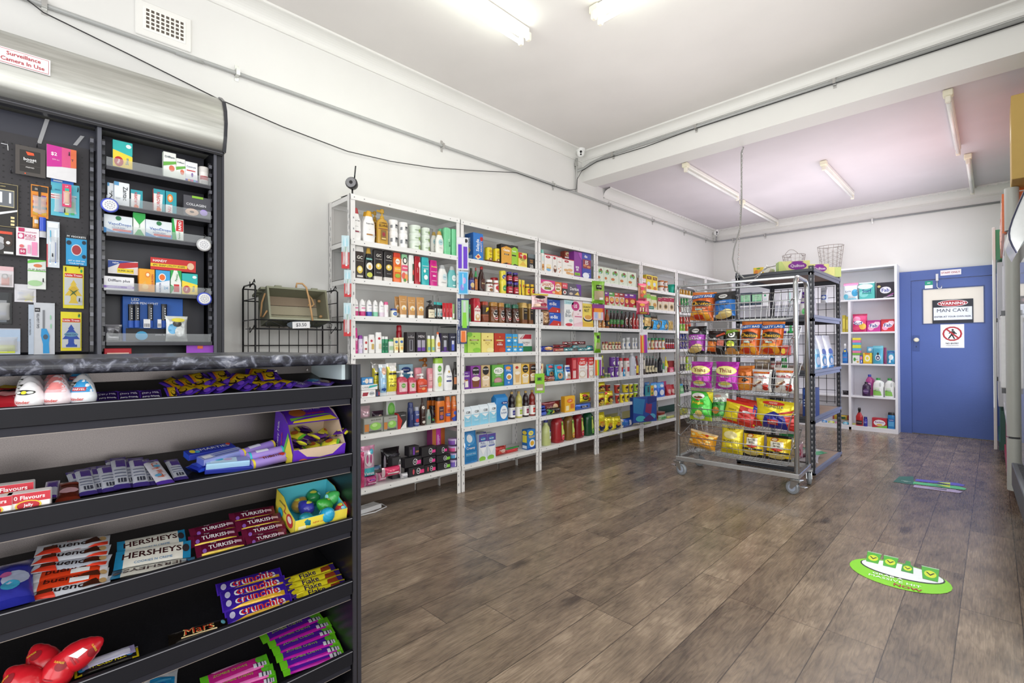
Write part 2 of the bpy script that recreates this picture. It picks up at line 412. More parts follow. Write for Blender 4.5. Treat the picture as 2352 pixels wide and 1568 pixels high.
CATS = {"shampoo_bottle":"bottle","pump_bottle":"bottle","cream_tub":"tub","hair_mask_tub":"tub","conditioner_bottle":"bottle","roll_on_deodorant":"deodorant","jelly_jar":"jar","face_wash_tube":"tube","wash_bottle":"bottle","cream_tube":"tube","slim_box":"box","hair_spray":"spray can","lotion_bottle":"bottle","mouthwash_bottle":"bottle","lotion_tube":"tube","razor_pack":"gift box","fragrance_bottle":"bottle","sunscreen_spray":"bottle","balm_tin":"tin","cotton_packet":"packet","plastic_bag":"bag","bandage_box":"box","toothpaste_box":"box","small_carton":"box","tissue_pack":"tissue box","hand_soap":"soap bottle","body_wash":"bottle","sponge_pack":"packet","soap_bag":"packet","twin_pack":"packet","soap_egg_box":"toy box","pink_soap":"soap","gift_carton":"box","deodorant_can":"deodorant","root_beer_shampoo":"bottle","shaver_gel":"bottle","shave_foam":"spray can","razor_blister":"razor pack","sanitary_bag":"packet","tampon_box":"box","lip_gloss_stand":"cosmetics stand","baby_bowl":"tub","razor_bag":"razor pack","comb_pack":"packet","drink_tin":"tin","biscuit_box":"snack box","sauce_mix_box":"box","sauce_bottle":"bottle","syrup_bottle":"bottle","spread_jar":"jar","chips_can":"tin","jam_jar":"jar","sauce_pouch":"tube","honey_jar":"jar","milo_box":"box","creamer_jar":"jar","cocoa_jar":"jar","cocoa_box":"box","coffee_sachet_box":"box","milk_powder_box":"box","sugar_packet":"sugar","sugar_bag":"sugar","cordial_bottle":"bottle","milk_powder_bag":"milk powder","snack_packet":"packet","cookie_box":"box","pancake_shaker":"bottle","cake_mix_box":"box","savoury_box":"snack box","nut_bag":"snack bag","cookie_pack":"biscuit pack","treat_pouch":"pouch","oats_box":"cereal box","noodle_pack":"packet","cereal_bar_box":"box","lime_bottle":"bottle","juice_flagon":"bottle","fruit_carton":"carton","chutney_jar":"jar","bbq_bottle":"bottle","ketchup_bottle":"bottle","sauce_jar":"jar","glass_jar":"jar","oil_bottle":"bottle","coconut_can":"can","fish_can":"can","vinegar_bottle":"bottle","vinegar_jug":"bottle","noodle_multipack":"noodles","wrap_roll":"roll","dessert_cup":"snack cup","plastic_bowl":"bowl","pasta_bag":"packet","rice_box":"box","price_card":"card","bread_bag":"packet","tall_jar":"jar","spice_jar":"jar","wine_bottle":"bottle","lemon_bottle":"bottle","sauce_carton":"box","seed_bag":"packet","hang_card":"card","produce_bag":"packet","pet_bag":"pet food","garden_bag":"packet","chip_bag":"snack bag","snack_multipack":"snack bag","noodle_snack":"snack bag","bagel_bag":"snack bag","toilet_roll_pack":"toilet paper","detergent_pouch":"detergent","paper_towel_pack":"paper towel","cloth_pack":"packet","candle_jar":"jar","nappy_box":"box","plate_pack":"packet","lolly_pack":"packet","paper_roll":"roll","detergent_box":"detergent","liquid_tub":"tub","jug_bottle":"bottle","slim_bottle":"bottle","cleaner_box":"box","soap_bar_box":"box","cleaning_sponge":"sponge","tablet_box":"box","scent_box":"box","freshener_pack":"air freshener","trigger_spray":"spray bottle","softener_bottle":"bottle","detergent_jug":"bottle","glove_pack":"packet","soap_tablet":"soap","bleach_bottle":"bottle","gel_freshener":"air freshener","brush_pack":"packet","foil_bag":"chocolate","jelly_bean_box":"sweets box","smarties_box":"sweets box","wafer_bag":"sweets bag","fizz_bar":"sweet bar","chew_bar":"sweet bar","mint_pack":"sweets packet","medicine_box":"medicine","medicine_bottle":"medicine","cosmetic_box":"cosmetics","lozenge_box":"medicine","glue_pack":"glue","knife_pack":"knife","pen_light":"torch","price_label":"label","candy_packet":"packet","sunglasses_pack":"packet","notebook_box":"box","marker_pack":"pens","hanging_sim_pack":"sim pack","hanging_cable_pack":"cable pack","hanging_fuse_pack":"fuse pack","hanging_balm_pack":"lip balm","hanging_torch":"torch","hanging_bandage_pack":"plasters","hanging_razor_pack":"packet","hanging_toothbrush_pack":"toothbrush","hanging_phone_grip":"phone grip","hanging_air_freshener":"air freshener","hanging_lip_balm":"lip balm","hanging_balm_egg":"lip balm","hanging_padlock_pack":"padlock","hanging_pacifier_pack":"baby pack","hanging_box_pack":"packet","hanging_lighter_pack":"gas lighter","hanging_sponge_pack":"packet","hanging_toothbrush":"toothbrush","hanging_comb_pack":"comb pack","hanging_knife_pack":"knife","hanging_sweet_bag":"sweets","hanging_seed_pack":"packet","hanging_toy_pack":"toy pack","hanging_straw_pack":"straws","hanging_gift_bag":"gift bag"}
# ---------------------------------------------------------------- setting: surfaces
def nodes(name):
 m, nt, b = newmat(name); return m, nt, b, nt.nodes.new, nt.links.new
def wall_mat(name, col, rough=.55, blotch=.05, bump=.1):
 m, nt, b, N, K = nodes(name)
 tc = N('ShaderNodeTexCoord'); n1 = N('ShaderNodeTexNoise'); n1.inputs['Scale'].default_value = 1.3; n1.inputs['Detail'].default_value = 5
 n2 = N('ShaderNodeTexNoise'); n2.inputs['Scale'].default_value = 60
 K(tc.outputs['Object'], n1.inputs['Vector']); K(tc.outputs['Object'], n2.inputs['Vector'])
 mr = N('ShaderNodeMapRange'); mr.inputs['From Min'].default_value = .3; mr.inputs['From Max'].default_value = .7
 mr.inputs['To Min'].default_value = 1 - blotch; mr.inputs['To Max'].default_value = 1 + blotch * .4
 K(n1.outputs['Fac'], mr.inputs['Value'])
 hs = N('ShaderNodeHueSaturation'); hs.inputs['Color'].default_value = lin(col); K(mr.outputs['Result'], hs.inputs['Value'])
 K(hs.outputs['Color'], b.inputs['Base Color']); b.inputs['Roughness'].default_value = rough
 bp = N('ShaderNodeBump'); bp.inputs['Strength'].default_value = bump; bp.inputs['Distance'].default_value = .002
 K(n2.outputs['Fac'], bp.inputs['Height']); K(bp.outputs['Normal'], b.inputs['Normal'])
 return m
def floor_mat():
 m, nt, b, N, K = nodes('plank_floor')
 def math_(op, *v):
  n = N('ShaderNodeMath'); n.operation = op
  for i, x in enumerate(v):
   if isinstance(x, (int, float)): n.inputs[i].default_value = x
   else: K(x, n.inputs[i])
  return n.outputs[0]
 tc = N('ShaderNodeTexCoord'); sp = N('ShaderNodeSeparateXYZ'); K(tc.outputs['Object'], sp.inputs[0])
 X, Y = sp.outputs[0], sp.outputs[1]
 u = math_('DIVIDE', math_('SUBTRACT', X, .08), .1975); iu = math_('FLOOR', u); fu = math_('FRACT', u)
 w1 = N('ShaderNodeTexWhiteNoise'); w1.noise_dimensions = '1D'; K(iu, w1.inputs['W'])
 v = math_('DIVIDE', math_('ADD', Y, math_('MULTIPLY', w1.outputs['Value'], 5.0)), 1.28); iv = math_('FLOOR', v); fv = math_('FRACT', v)
 cb = N('ShaderNodeCombineXYZ'); K(iu, cb.inputs[0]); K(iv, cb.inputs[1])
 w2 = N('ShaderNodeTexWhiteNoise'); w2.noise_dimensions = '2D'; K(cb.outputs[0], w2.inputs['Vector'])
 pr = w2.outputs['Value']
 # grain coordinates shifted per plank
 gc = N('ShaderNodeCombineXYZ'); K(math_('MULTIPLY', X, 1.0), gc.inputs[0]); K(math_('MULTIPLY', Y, .16), gc.inputs[1]); K(math_('MULTIPLY', pr, 37.0), gc.inputs[2])
 g1 = N('ShaderNodeTexNoise'); g1.inputs['Scale'].default_value = 9; g1.inputs['Detail'].default_value = 3; g1.inputs['Roughness'].default_value = .5; K(gc.outputs[0], g1.inputs['Vector'])
 rings = math_('FRACT', math_('MULTIPLY', g1.outputs['Fac'], 17.0))     # cathedral figure: contour lines of the stretched noise
 ring = math_('POWER', math_('ABSOLUTE', math_('SUBTRACT', math_('MULTIPLY', rings, 2.0), 1.0)), 3.0)
 gc2 = N('ShaderNodeCombineXYZ'); K(math_('MULTIPLY', X, 120.0), gc2.inputs[0]); K(math_('MULTIPLY', Y, 5.0), gc2.inputs[1]); K(math_('MULTIPLY', pr, 11.0), gc2.inputs[2])
 g2 = N('ShaderNodeTexNoise'); g2.inputs['Scale'].default_value = 1.6; g2.inputs['Detail'].default_value = 4; K(gc2.outputs[0], g2.inputs['Vector'])
 gc3 = N('ShaderNodeCombineXYZ'); K(math_('MULTIPLY', X, 7.0), gc3.inputs[0]); K(math_('MULTIPLY', Y, 3.4), gc3.inputs[1]); K(math_('MULTIPLY', pr, 5.0), gc3.inputs[2])
 g3 = N('ShaderNodeTexNoise'); g3.inputs['Scale'].default_value = 1.1; g3.inputs['Detail'].default_value = 5; g3.inputs['Roughness'].default_value = .65; K(gc3.outputs[0], g3.inputs['Vector'])
 blot = math_('SUBTRACT', g3.outputs['Fac'], .5)
 f = math_('ADD', math_('MULTIPLY', math_('SUBTRACT', pr, .5), .24), .5)
 f = math_('ADD', f, math_('MULTIPLY', math_('SUBTRACT', g2.outputs['Fac'], .5), .42))
 f = math_('SUBTRACT', f, math_('MULTIPLY', ring, .16))
 f = math_('ADD', f, math_('MULTIPLY', blot, .95))
 kc = N('ShaderNodeCombineXYZ'); K(math_('MULTIPLY', X, 5.2), kc.inputs[0]); K(math_('MULTIPLY', Y, 2.0), kc.inputs[1]); K(math_('MULTIPLY', pr, 9.0), kc.inputs[2])
 kv = N('ShaderNodeTexVoronoi'); kv.inputs['Scale'].default_value = .75; K(kc.outputs[0], kv.inputs['Vector'])     # scattered dark knots
 f = math_('SUBTRACT', f, math_('MULTIPLY', math_('MAXIMUM', math_('SUBTRACT', .16, kv.outputs['Distance']), 0.0), 3.2))
 ra = N('ShaderNodeValToRGB'); K(f, ra.inputs[0])
 e = ra.color_ramp.elements; e[0].position = .12; e[0].color = lin('4b4038'); e[1].position = .9; e[1].color = lin('b8a48e')
 for p, c in ((.36, '6f6052'), (.58, '8a7866')):
  q = e.new(p); q.color = lin(c)
 # joints
 def edge(fr, wdt): return math_('LESS_THAN', math_('SUBTRACT', .5, math_('ABSOLUTE', math_('SUBTRACT', fr, .5))), wdt)
 jt = math_('MAXIMUM', edge(fu, .009), edge(fv, .0014))
 mx = N('ShaderNodeMixRGB'); mx.inputs[2].default_value = lin('2a2320'); K(math_('MULTIPLY', jt, .8), mx.inputs[0]); K(ra.outputs[0], mx.inputs[1])
 K(mx.outputs[0], b.inputs['Base Color'])
 K(math_('ADD', .19, math_('MULTIPLY', g2.outputs['Fac'], .16)), b.inputs['Roughness'])
 b.inputs['Specular IOR Level'].default_value = .45
 bp = N('ShaderNodeBump'); bp.inputs['Strength'].default_value = .1; bp.inputs['Distance'].default_value = .002
 K(math_('SUBTRACT', math_('MULTIPLY', g2.outputs['Fac'], .6), jt), bp.inputs['Height']); K(bp.outputs['Normal'], b.inputs['Normal'])
 return m
M_WALL = wall_mat('painted_plaster', 'e3e2df'); M_CEIL = wall_mat('ceiling_paint', 'dcd8d5', .6, .06)
M_TRIM = wall_mat('trim_paint', 'e6e5e1', .45, .03); M_BLUE = wall_mat('blue_gloss', '4a62a4', .38, .1, .25)
M_SKIRT = wall_mat('worn_skirting', '75655a', .6, .3)

# ---------------------------------------------------------------- setting: room shell
XW, YB = -3.44, 8.42
def slab(name, x0, y0, z0, x1, y1, z1, mat):
 return struct(MB().box(x0, y0, z0, x1, y1, z1, 'fff').obj(name), mat)
slab('floor', -3.6, -2.6, -.06, 1.2, 8.6, 0, floor_mat())
slab('wall_left', XW - .12, -2.6, 0, XW, 8.6, 3.6, M_WALL)
slab('wall_back', XW, YB, 0, 1.2, YB + .12, 3.6, M_WALL)
slab('wall_right', 1.08, 1.6, 0, 1.2, YB, 3.6, M_WALL)
slab('ceiling', XW, -2.6, 3.458, 1.2, 4.7, 3.6, M_CEIL)
slab('ceiling_rear', XW, 4.9, 3.155, 1.2, YB, 3.3, wall_mat('rear_ceiling_light_tint', 'd6cfd4', .6, .08))  # pinkish cast of the fridge light is mixed into this ceiling colour
slab('beam', XW, 4.636, 3.131, 1.2, 4.9, 3.6, M_TRIM)
def cove(name, a, b, inward, z, size, drop):
 """concave plaster cornice from a to b (xy), inward unit normal"""
 mb = MB()
 prof = [(size, .004), (size, -.012)] + [(size * (1 - math.sin(math.pi / 2 * i / 8)) * .92, -.014 - (drop - .03) * (1 - math.cos(math.pi / 2 * i / 8))) for i in range(9)] + [(.012, -drop + .012), (.012, -drop), (0, -drop)]
 pts = []
 for p in (a, b): pts += [(p[0] + inward[0] * q[0], p[1] + inward[1] * q[0], z + q[1]) for q in prof]
 n = len(prof)
 mb.add(pts, [(i, i + 1, n + i + 1, n + i) for i in range(n - 1)], 'fff', 'enamel')
 return struct(mb.obj(name), M_TRIM)
cove('trim_1', (XW, -2.6), (XW, 4.636), (1, 0), 3.456, .105, .1)
cove('trim_2', (XW, 4.636), (1.1, 4.636), (0, -1), 3.456, .085, .09)
cove('trim_3', (XW, 5.08), (XW, YB), (1, 0), 3.153, .1, .12)
cove('trim_4', (XW, YB), (1.08, YB), (0, -1), 3.153, .1, .12)
# dentil strip on the rear cornices
mb = MB()
for i in range(46): mb.box(XW + .1 + i * .09, YB - .108, 3.128, XW + .155 + i * .09, YB - .09, 3.14, 'fff')
for i in range(22): mb.box(XW + .09, 6.5 + i * .085, 3.128, XW + .108, 6.55 + i * .085, 3.14, 'fff')
struct(mb.obj('trim_5'), M_TRIM)
# broken dark skirting along the left wall, each length a little short of the next
mb = MB(); y = -2.4
for L, h in ((3.9, .05), (.8, .062), (.95, .055), (.92, .05), (1.0, .06), (1.2, .05), (2.0, .055)):
 mb.box(XW, y, 0, XW + .018, y + L - .02, h, 'fff'); y += L
struct(mb.obj('baseboard_left'), M_SKIRT)
mb = MB()
for y0, y1, z0, z1 in ((1.75, 2.3, .05, .075), (2.5, 2.75, .06, .085), (3.5, 3.75, .05, .07), (4.5, 4.8, .055, .09)):
 n = 6; pts = [(y0 + (y1 - y0) * i / n, z1 + random.uniform(-.012, .012)) for i in range(n + 1)]
 mb.prism([(y0, z0), (y1, z0)] + pts[::-1], 'x', XW + .0005, XW + .004, 'fff')
struct(mb.obj('trim_6'), wall_mat('peeling_paint', 'f4f3f0', .6))
slab('trim_7', XW, 5.0, 0, XW + .006, 6.1, .33, wall_mat('yellow_patch', 'd9cf86', .6, .2))
slab('trim_8', XW, 6.12, 0, XW + .006, 7.1, .3, wall_mat('green_patch', '1f4a40', .6, .2))

# ---------------------------------------------------------------- back door and its frame
d = struct(MB().box(-.905, YB - .03, 0, -.785, YB, 2.17, 'fff').box(-.7845, YB - .03, 2.045, .35, YB, 2.17, 'fff').box(.1, YB - .03, 0, .35, YB, 2.0445, 'fff').obj('door_1_frame'), M_BLUE)
door = MB()
gx0, gx1, gz0, gz1 = -.66, -.085, 1.465, 1.915
for q in ((-.783, 0, gx0, 2.04), (gx1, 0, .1, 2.04), (gx0, 0, gx1, gz0), (gx0, gz1, gx1, 2.04)): door.box(q[0], YB - .018, q[1] + (.008 if q[1] == 0 else 0), q[2], YB - .001, q[3], 'fff')
for k in range(6): door.box(-.78, YB - .0186, .22 + k * .22, .1, YB - .0178, .2225 + k * .22, 'fff')
do = struct(door.obj('door_1'), M_BLUE)
gm, nt, gb, N, K = nodes('frosted_glass')
nz = N('ShaderNodeTexNoise'); nz.inputs['Scale'].default_value = 160; bp = N('ShaderNodeBump'); bp.inputs['Strength'].default_value = .5
K(nz.outputs['Fac'], bp.inputs['Height']); K(bp.outputs['Normal'], gb.inputs['Normal'])
gb.inputs['Base Color'].default_value = lin('ddd6c8'); gb.inputs['Roughness'].default_value = .3; gb.inputs['Emission Color'].default_value = lin('e9dfcf'); gb.inputs['Emission Strength'].default_value = .12
g = MB().box(gx0, YB - .01, gz0, gx1, YB - .004, gz1, 'fff').obj('frosted_pane', do); g.data.materials.clear(); g.data.materials.append(gm)
MB().box(gx0 - .012, YB - .021, gz0 - .012, gx1 + .012, YB - .019, gz0, '3b4d7d').box(gx0 - .012, YB - .021, gz1, gx1 + .012, YB - .019, gz1 + .012, '3b4d7d').box(gx0 - .012, YB - .021, gz0, gx0, YB - .019, gz1, '3b4d7d').box(gx1, YB - .021, gz0, gx1 + .012, YB - .019, gz1, '3b4d7d').obj('glazing_bead', do)
kn = MB(); kn.loft([(0, .012, .012, 2, 0), (.03, .012, .012, 2, 0), (.034, .028, .028, 2, 0), (.05, .03, .03, 2, 0), (.06, .018, .018, 2, 0)], 'e9e2c6', 'plastic')
kb = kn.obj('door_knob', do, (-.729, YB - .018, 1.25), (R(90), 0, 0))
MB().bev(-.77, YB - .022, 1.1, -.7, YB - .018, 1.31, '3f5590', 'enamel', .002).box(-.737, YB - .0226, 1.15, -.731, YB - .0219, 1.17, '111').obj('lock_plate', do)
ht = MB().box(-.53, YB - .045, 2.02, -.505, YB - .02, 2.11, 'd8d8d8', 'plastic'); ht.tube([(-.517, YB - .05, 2.02), (-.517, YB - .05, 1.94), (-.5, YB - .06, 1.915), (-.475, YB - .06, 1.92), (-.47, YB - .06, 1.95)], .005, 'ddd', 'chrome')
tag(ht.obj('door_hook'), 'white and metal coat hook over the top of blue door', 'hook')
def plaque(name, label, cat, x0, z0, x1, z1, dec, col='f2f2f0', y=YB - .019, th=.003, mat='card'):
 w, h = x1 - x0, z1 - z0
 mb = MB().bev(-w / 2, -th, 0, w / 2, 0, h, col, mat, .001)
 decor(mb, dec, w, h, lambda x, z: -th, 'card', .0005, False)
 return tag(mb.obj(name, None, ((x0 + x1) / 2, y, z0)), label, cat)
plaque('warning_sign', 'black and white warning sign on glass of blue door', 'sign', -.568, 1.463, -.178, 1.768,
  'r0.03,.14,.97,.68,e8edf5|e.5,.84,.38,.14,fff|e.5,.84,.365,.125,b3353c|t.5,.84,.62,.12,WARNING,fff|t.5,.545,.82,.14,MAN CAVE,20242c|t.5,.28,.9,.09,ENTER AT YOUR OWN RISK,20242c', '23262e')
no = plaque('no_entry_sign', 'square white no entry sign with red ring on blue door', 'sign', -.49, 1.145, -.264, 1.448,
  'e.5,.6,.42,.31,b8323a|e.5,.6,.34,.25,f4f4f2|e.52,.76,.05,.04,16181c|p16181c,.47,.71,.6,.72,.62,.6,.53,.56,.62,.38,.57,.37,.48,.52,.36,.38,.32,.41,.44,.57|p16181c,.58,.7,.7,.6,.67,.57,.56,.65|p16181c,.47,.71,.35,.63,.37,.6,.5,.66|pb8323a,.24,.77,.3,.81,.78,.44,.72,.4|t.5,.19,.74,.06,NO ENTRY,1c1e22|t.5,.1,.8,.022,AUTHORISED PERSONS ONLY,555')
plaque('staff_sign', 'small white STAFF ONLY sign on the blue door frame', 'sign', -.485, 2.082, -.286, 2.15, 't.5,.5,.9,.6,STAFF ONLY,a5293a', 'f4eef0', YB - .031)
plaque('door_sticker', 'green and white sticker at the top of blue door', 'sticker', -.641, 1.928, -.562, 2.026, 'r0,.45,1,1,1f9a7c|r.3,.68,.7,.78,e8f4ee', 'f0f4f2', th=.001)

# ---------------------------------------------------------------- conduits, cables, cameras, vent
def pipe(name, label, cat, runs, r, col, mat='plastic', clips=(), cn=8):
 mb = MB()
 for p in runs: mb.tube(p, r, col, mat, cn)
 o = tag(mb.obj(name), label, cat)
 for c, n in clips:
  cm = MB(); n = Vector(n)
  if abs(n.x) > .5: cm.box(XW + .0005, c[1] - .011, c[2] - .02, c[0] + r + .003, c[1] + .011, c[2] + .02, 'c9c9c6', 'steel').box(XW + .0005, c[1] - .011, c[2] - .05, XW + .003, c[1] + .011, c[2] + .05, 'd2d2cf', 'steel')
  else: cm.box(c[0] - .011, c[1] - r - .003, c[2] - .02, c[0] + .011, c[1] + .0155, c[2] + .02, 'c9c9c6', 'steel').box(c[0] - .011, c[1] + .011, c[2] - .05, c[0] + .011, c[1] + .0155, c[2] + .03, 'd2d2cf', 'steel')
  cm.obj('saddle_clip', o)
 return o
pipe('conduit_pipe', 'grey plastic conduit running along the left wall', 'conduit', [[(XW + .02, -2, 2.952), (XW + .02, 2, 2.96), (XW + .02, 4.2, 2.968), (XW + .02, 8.3, 2.968), (XW + .04, 8.38, 2.968)], [(XW + .02, .62, 2.953), (XW + .02, .76, 2.953)]], .0125, 'a9aaa8',
     clips=[((XW + .02, y, 2.965), (1, 0, 0)) for y in (.06, .95, 2.58, 4.1, 5.2, 6.3, 7.3, 8.1)])
pipe('conduit_pipe', 'grey conduit along the back wall above shelves and door', 'conduit', [[(XW + .04, YB - .03, 2.968), (XW + .12, YB - .02, 2.965), (.6, YB - .02, 2.925)]], .0125, '9d9ea0', clips=[((x, YB - .02, 2.965 - (x + 3.4) * .01), (0, 1, 0)) for x in (-3.1, -2.6, -1.2, .08)])
pipe('conduit_pipe', 'grey conduit bent along the face of the ceiling beam', 'conduit', [[(-3.41, 4.5, 3.22), (-3.38, 4.6, 3.27), (-3.3, 4.618, 3.31), (-3.1, 4.618, 3.335), (.9, 4.618, 3.335)]], .016, 'a3a4a2', clips=[((x, 4.62, 3.335), (0, 1, 0)) for x in (-3.0, -2.05, -.9)])
pipe('conduit_pipe', 'short upright grey conduit below the dome camera', 'conduit', [[(-3.41, 4.5, 3.37), (-3.415, 4.5, 3.2), (-3.418, 4.5, 2.97)]], .012, 'b0b0ad', clips=[((-3.415, 4.5, 3.3), (1, 0, 0))])
pipe('conduit_pipe', 'tiny grey conduit stub under the corner camera', 'conduit', [[(-3.36, 8.36, 3.05), (-3.37, 8.37, 2.98)]], .012, 'a4a5a8')
pipe('sagging_cable', 'thin black cable sagging across the left wall', 'cable', [[(-3.398, -.3, 2.99), (-3.4, -.005, 2.945), (-3.405, .057, 2.91), (-3.418, .407, 2.847), (-3.418, .835, 2.756), (-3.418, 1.226, 2.703), (-3.418, 1.695, 2.666), (-3.418, 2.064, 2.689), (-3.418, 2.491, 2.745), (-3.415, 2.991, 2.845), (-3.402, 3.487, 2.948), (-3.402, 4.3, 2.95), (-3.396, 4.47, 3.0), (-3.39, 4.48, 3.12), (-3.385, 4.56, 3.23)]], .0035, '1d1d1f', cn=6)
pipe('strapped_cable', 'thin black cable strapped under the beam conduit', 'cable', [[(-3.385, 4.56, 3.232), (-3.2, 4.597, 3.3), (-2.6, 4.61, 3.295), (-2.1, 4.61, 3.316), (-1, 4.61, 3.314), (.9, 4.61, 3.314)]], .004, '1d1d1f', cn=6)
def dome(loc, label, yaw):
 o = empty('dome_camera', loc, (0, 0, R(yaw))); tag(o, label, 'security camera')
 MB().loft([(0, .055, .055, 2, 0), (-.022, .055, .055, 2, 0), (-.026, .05, .05, 2, 0)], 'f0f0ee').obj('base', o)
 MB().loft([(-.02, .044, .044, 2, 0), (-.05, .046, .046, 2, 0), (-.075, .036, .036, 2, 0), (-.09, .012, .012, 2, 0)], 'f2f2f0').obj('ball', o)
 for z, r in ((-.045, .014), (-.072, .01)):
  MB().loft([(0, r, r, 2, 0), (.006, r, r, 2, 0)], '111').obj('lens', o, (0, -.04 if z > -.06 else -.034, z), (R(90), 0, 0))
dome((-3.355, 4.5, 3.458), 'white dome camera at the ceiling beside the beam', 40)
dome((-3.36, 8.34, 3.155), 'white dome camera in the far rear ceiling corner', 40)
c = empty('wifi_camera', (-3.2, 1.62, 2.256)); tag(c, 'black bullet camera with antenna on top of white shelving', 'security camera')
mb = MB().tube([(0, 0, 0), (0, 0, .06)], .006, '1c1c1e', 'plastic'); mb.tube([(0, 0, .03), (-.05, -.06, 0)], .003, '1c1c1e', 'plastic'); mb.obj('stand', c)
MB().loft([(-.02, .036, .036, 2, 0), (.03, .042, .042, 2, 0), (.04, .036, .036, 2, 0)], '232325').obj('housing', c, (0, 0, .095), (0, R(90), R(-40)))
f = MB().loft([(0, .034, .034, 2, 0), (.003, .034, .034, 2, 0)], '8a8a8c', 'steel'); f.loft([(.003, .012, .012, 2, 0), (.006, .012, .012, 2, 0)], '0a0a0a'); f.obj('lens', c, (.031, -.026, .095), (0, R(90), R(-40)))
MB().tube([(-.01, .02, .13), (0, .025, .23)], .005, '1c1c1e', 'plastic').obj('antenna', c)
v = MB().bev(XW, .43, 2.99, XW + .012, .70, 3.19, 'e9e8e4', 'enamel', .004).bev(XW + .01, .463, 3.025, XW + .016, .672, 3.162, 'f0efeb', 'enamel', .003)
for i in range(8):
 for j in range(5): v.box(XW + .0158, .479 + i * .0236, 3.04 + j * .0235, XW + .0168, .494 + i * .0236, 3.055 + j * .0235, '5a5148')
tag(v.obj('air_vent'), 'square white wall vent with dark perforations', 'vent')
# chain and flex hanging from the beam
mb = MB(); pts = []
for i in range(61):
 z = 3.13 - 1.32 * i / 60; pts.append((-1.712 - .06 * (i / 60), 4.905 + 0.0 * i, z))
for i, t in enumerate((.25, .5, .75, 1)): pts.append((-1.77 + .07 * t, 4.905, 1.81 - .04 * math.sin(t * 3.14 / 2)))
for i in range(12): pts.append((-1.70 + .19 * (i + 1) / 12, 4.905 + .06 * i / 12, 1.775 + .19 * ((i + 1) / 12) ** 1.5))
for i in range(len(pts) - 1):
 a, b = Vector(pts[i]), Vector(pts[i + 1]); mid = (a + b) / 2; t = (b - a).normalized(); s = Vector((1, 0, 0)) if i % 2 else Vector((0, 1, 0)); s = (s - t * s.dot(t)).normalized()
 L = (b - a).length * .72
 mb.tube([mid + t * L * .5 * math.cos(k * 1.0472) * 1.3 + s * .0065 * math.sin(k * 1.0472) for k in range(6)], .0018, 'cfcfcd', 'chrome', 4, True)
tag(mb.obj('hanging_chain'), 'thin steel chain hanging from the ceiling beam', 'chain')
pipe('hanging_flex', 'grey flex hanging in a loop beside the steel chain', 'cable', [[(-1.715, 4.93, 3.13), (-1.735, 4.93, 3.08), (-1.735, 4.93, 2.9), (-1.735, 4.93, 2.6), (-1.75, 4.93, 2.35), (-1.81, 4.93, 2.15), (-1.825, 4.93, 2.05), (-1.8, 4.93, 1.93), (-1.72, 4.93, 1.85), (-1.62, 4.95, 1.86), (-1.53, 5.0, 1.94), (-1.49, 5.1, 1.965)]], .0075, '9a9a98')

# ---------------------------------------------------------------- ceiling lamps
def batten(label, x, y, z, L, along_y, tubes, lit):
 o = empty('ceiling_batten', (x, y, z), (0, 0, 0 if along_y else R(-90))); tag(o, label, 'ceiling light', 'fluorescent battens')
 wd = .085 if tubes == 2 else .045
 MB().bev(-wd / 2, 0, -.045, wd / 2, L, 0, 'eceae2', 'enamel', .008).obj('housing', o)
 for k in range(tubes):
  tx = (k - (tubes - 1) / 2) * .075
  MB().tube([(tx, .03, -.075), (tx, L - .03, -.075)], .014, 'f6f6f4', 'tube_lit' if lit else 'plastic', 12).obj('tube', o)
  for yy in (.012, L - .012): MB().bev(tx - .018, yy - .016, -.098, tx + .018, yy + .016, -.04, 'efeadb', 'plastic', .006).obj('end_cap', o)
 MB().bev(-wd / 2 - .008, -.02, -.05, wd / 2 + .008, .05, 0, 'f0ebd2', 'enamel', .006).obj('cover_plate', o)
 return o
batten('lit twin-tube ceiling lamp at the left, parallel to the left wall', -2.35, 1.05, 3.456, 1.46, True, 2, True)
batten('lit twin-tube ceiling lamp lying crosswise near the picture top', -1.87, 2.68, 3.456, 1.46, False, 2, True)
for x, y, L, lab in ((-2.33, 4.98, 1.5, 'unlit single tube lamp on rear ceiling, nearest the left wall and beam'), (-2.4, 6.83, 1.5, 'unlit tube lamp on rear ceiling over the far end of white shelving'),
    (-1.27, 5.98, 1.5, 'unlit tube lamp in the middle of the rear ceiling'), (-.235, 4.98, 1.5, 'unlit tube lamp on rear ceiling, beside beam at the right'), (-.175, 6.83, 1.5, 'unlit tube lamp on rear ceiling in front of blue door')):
 batten(lab, x, y, 3.153, L, True, 1, False)
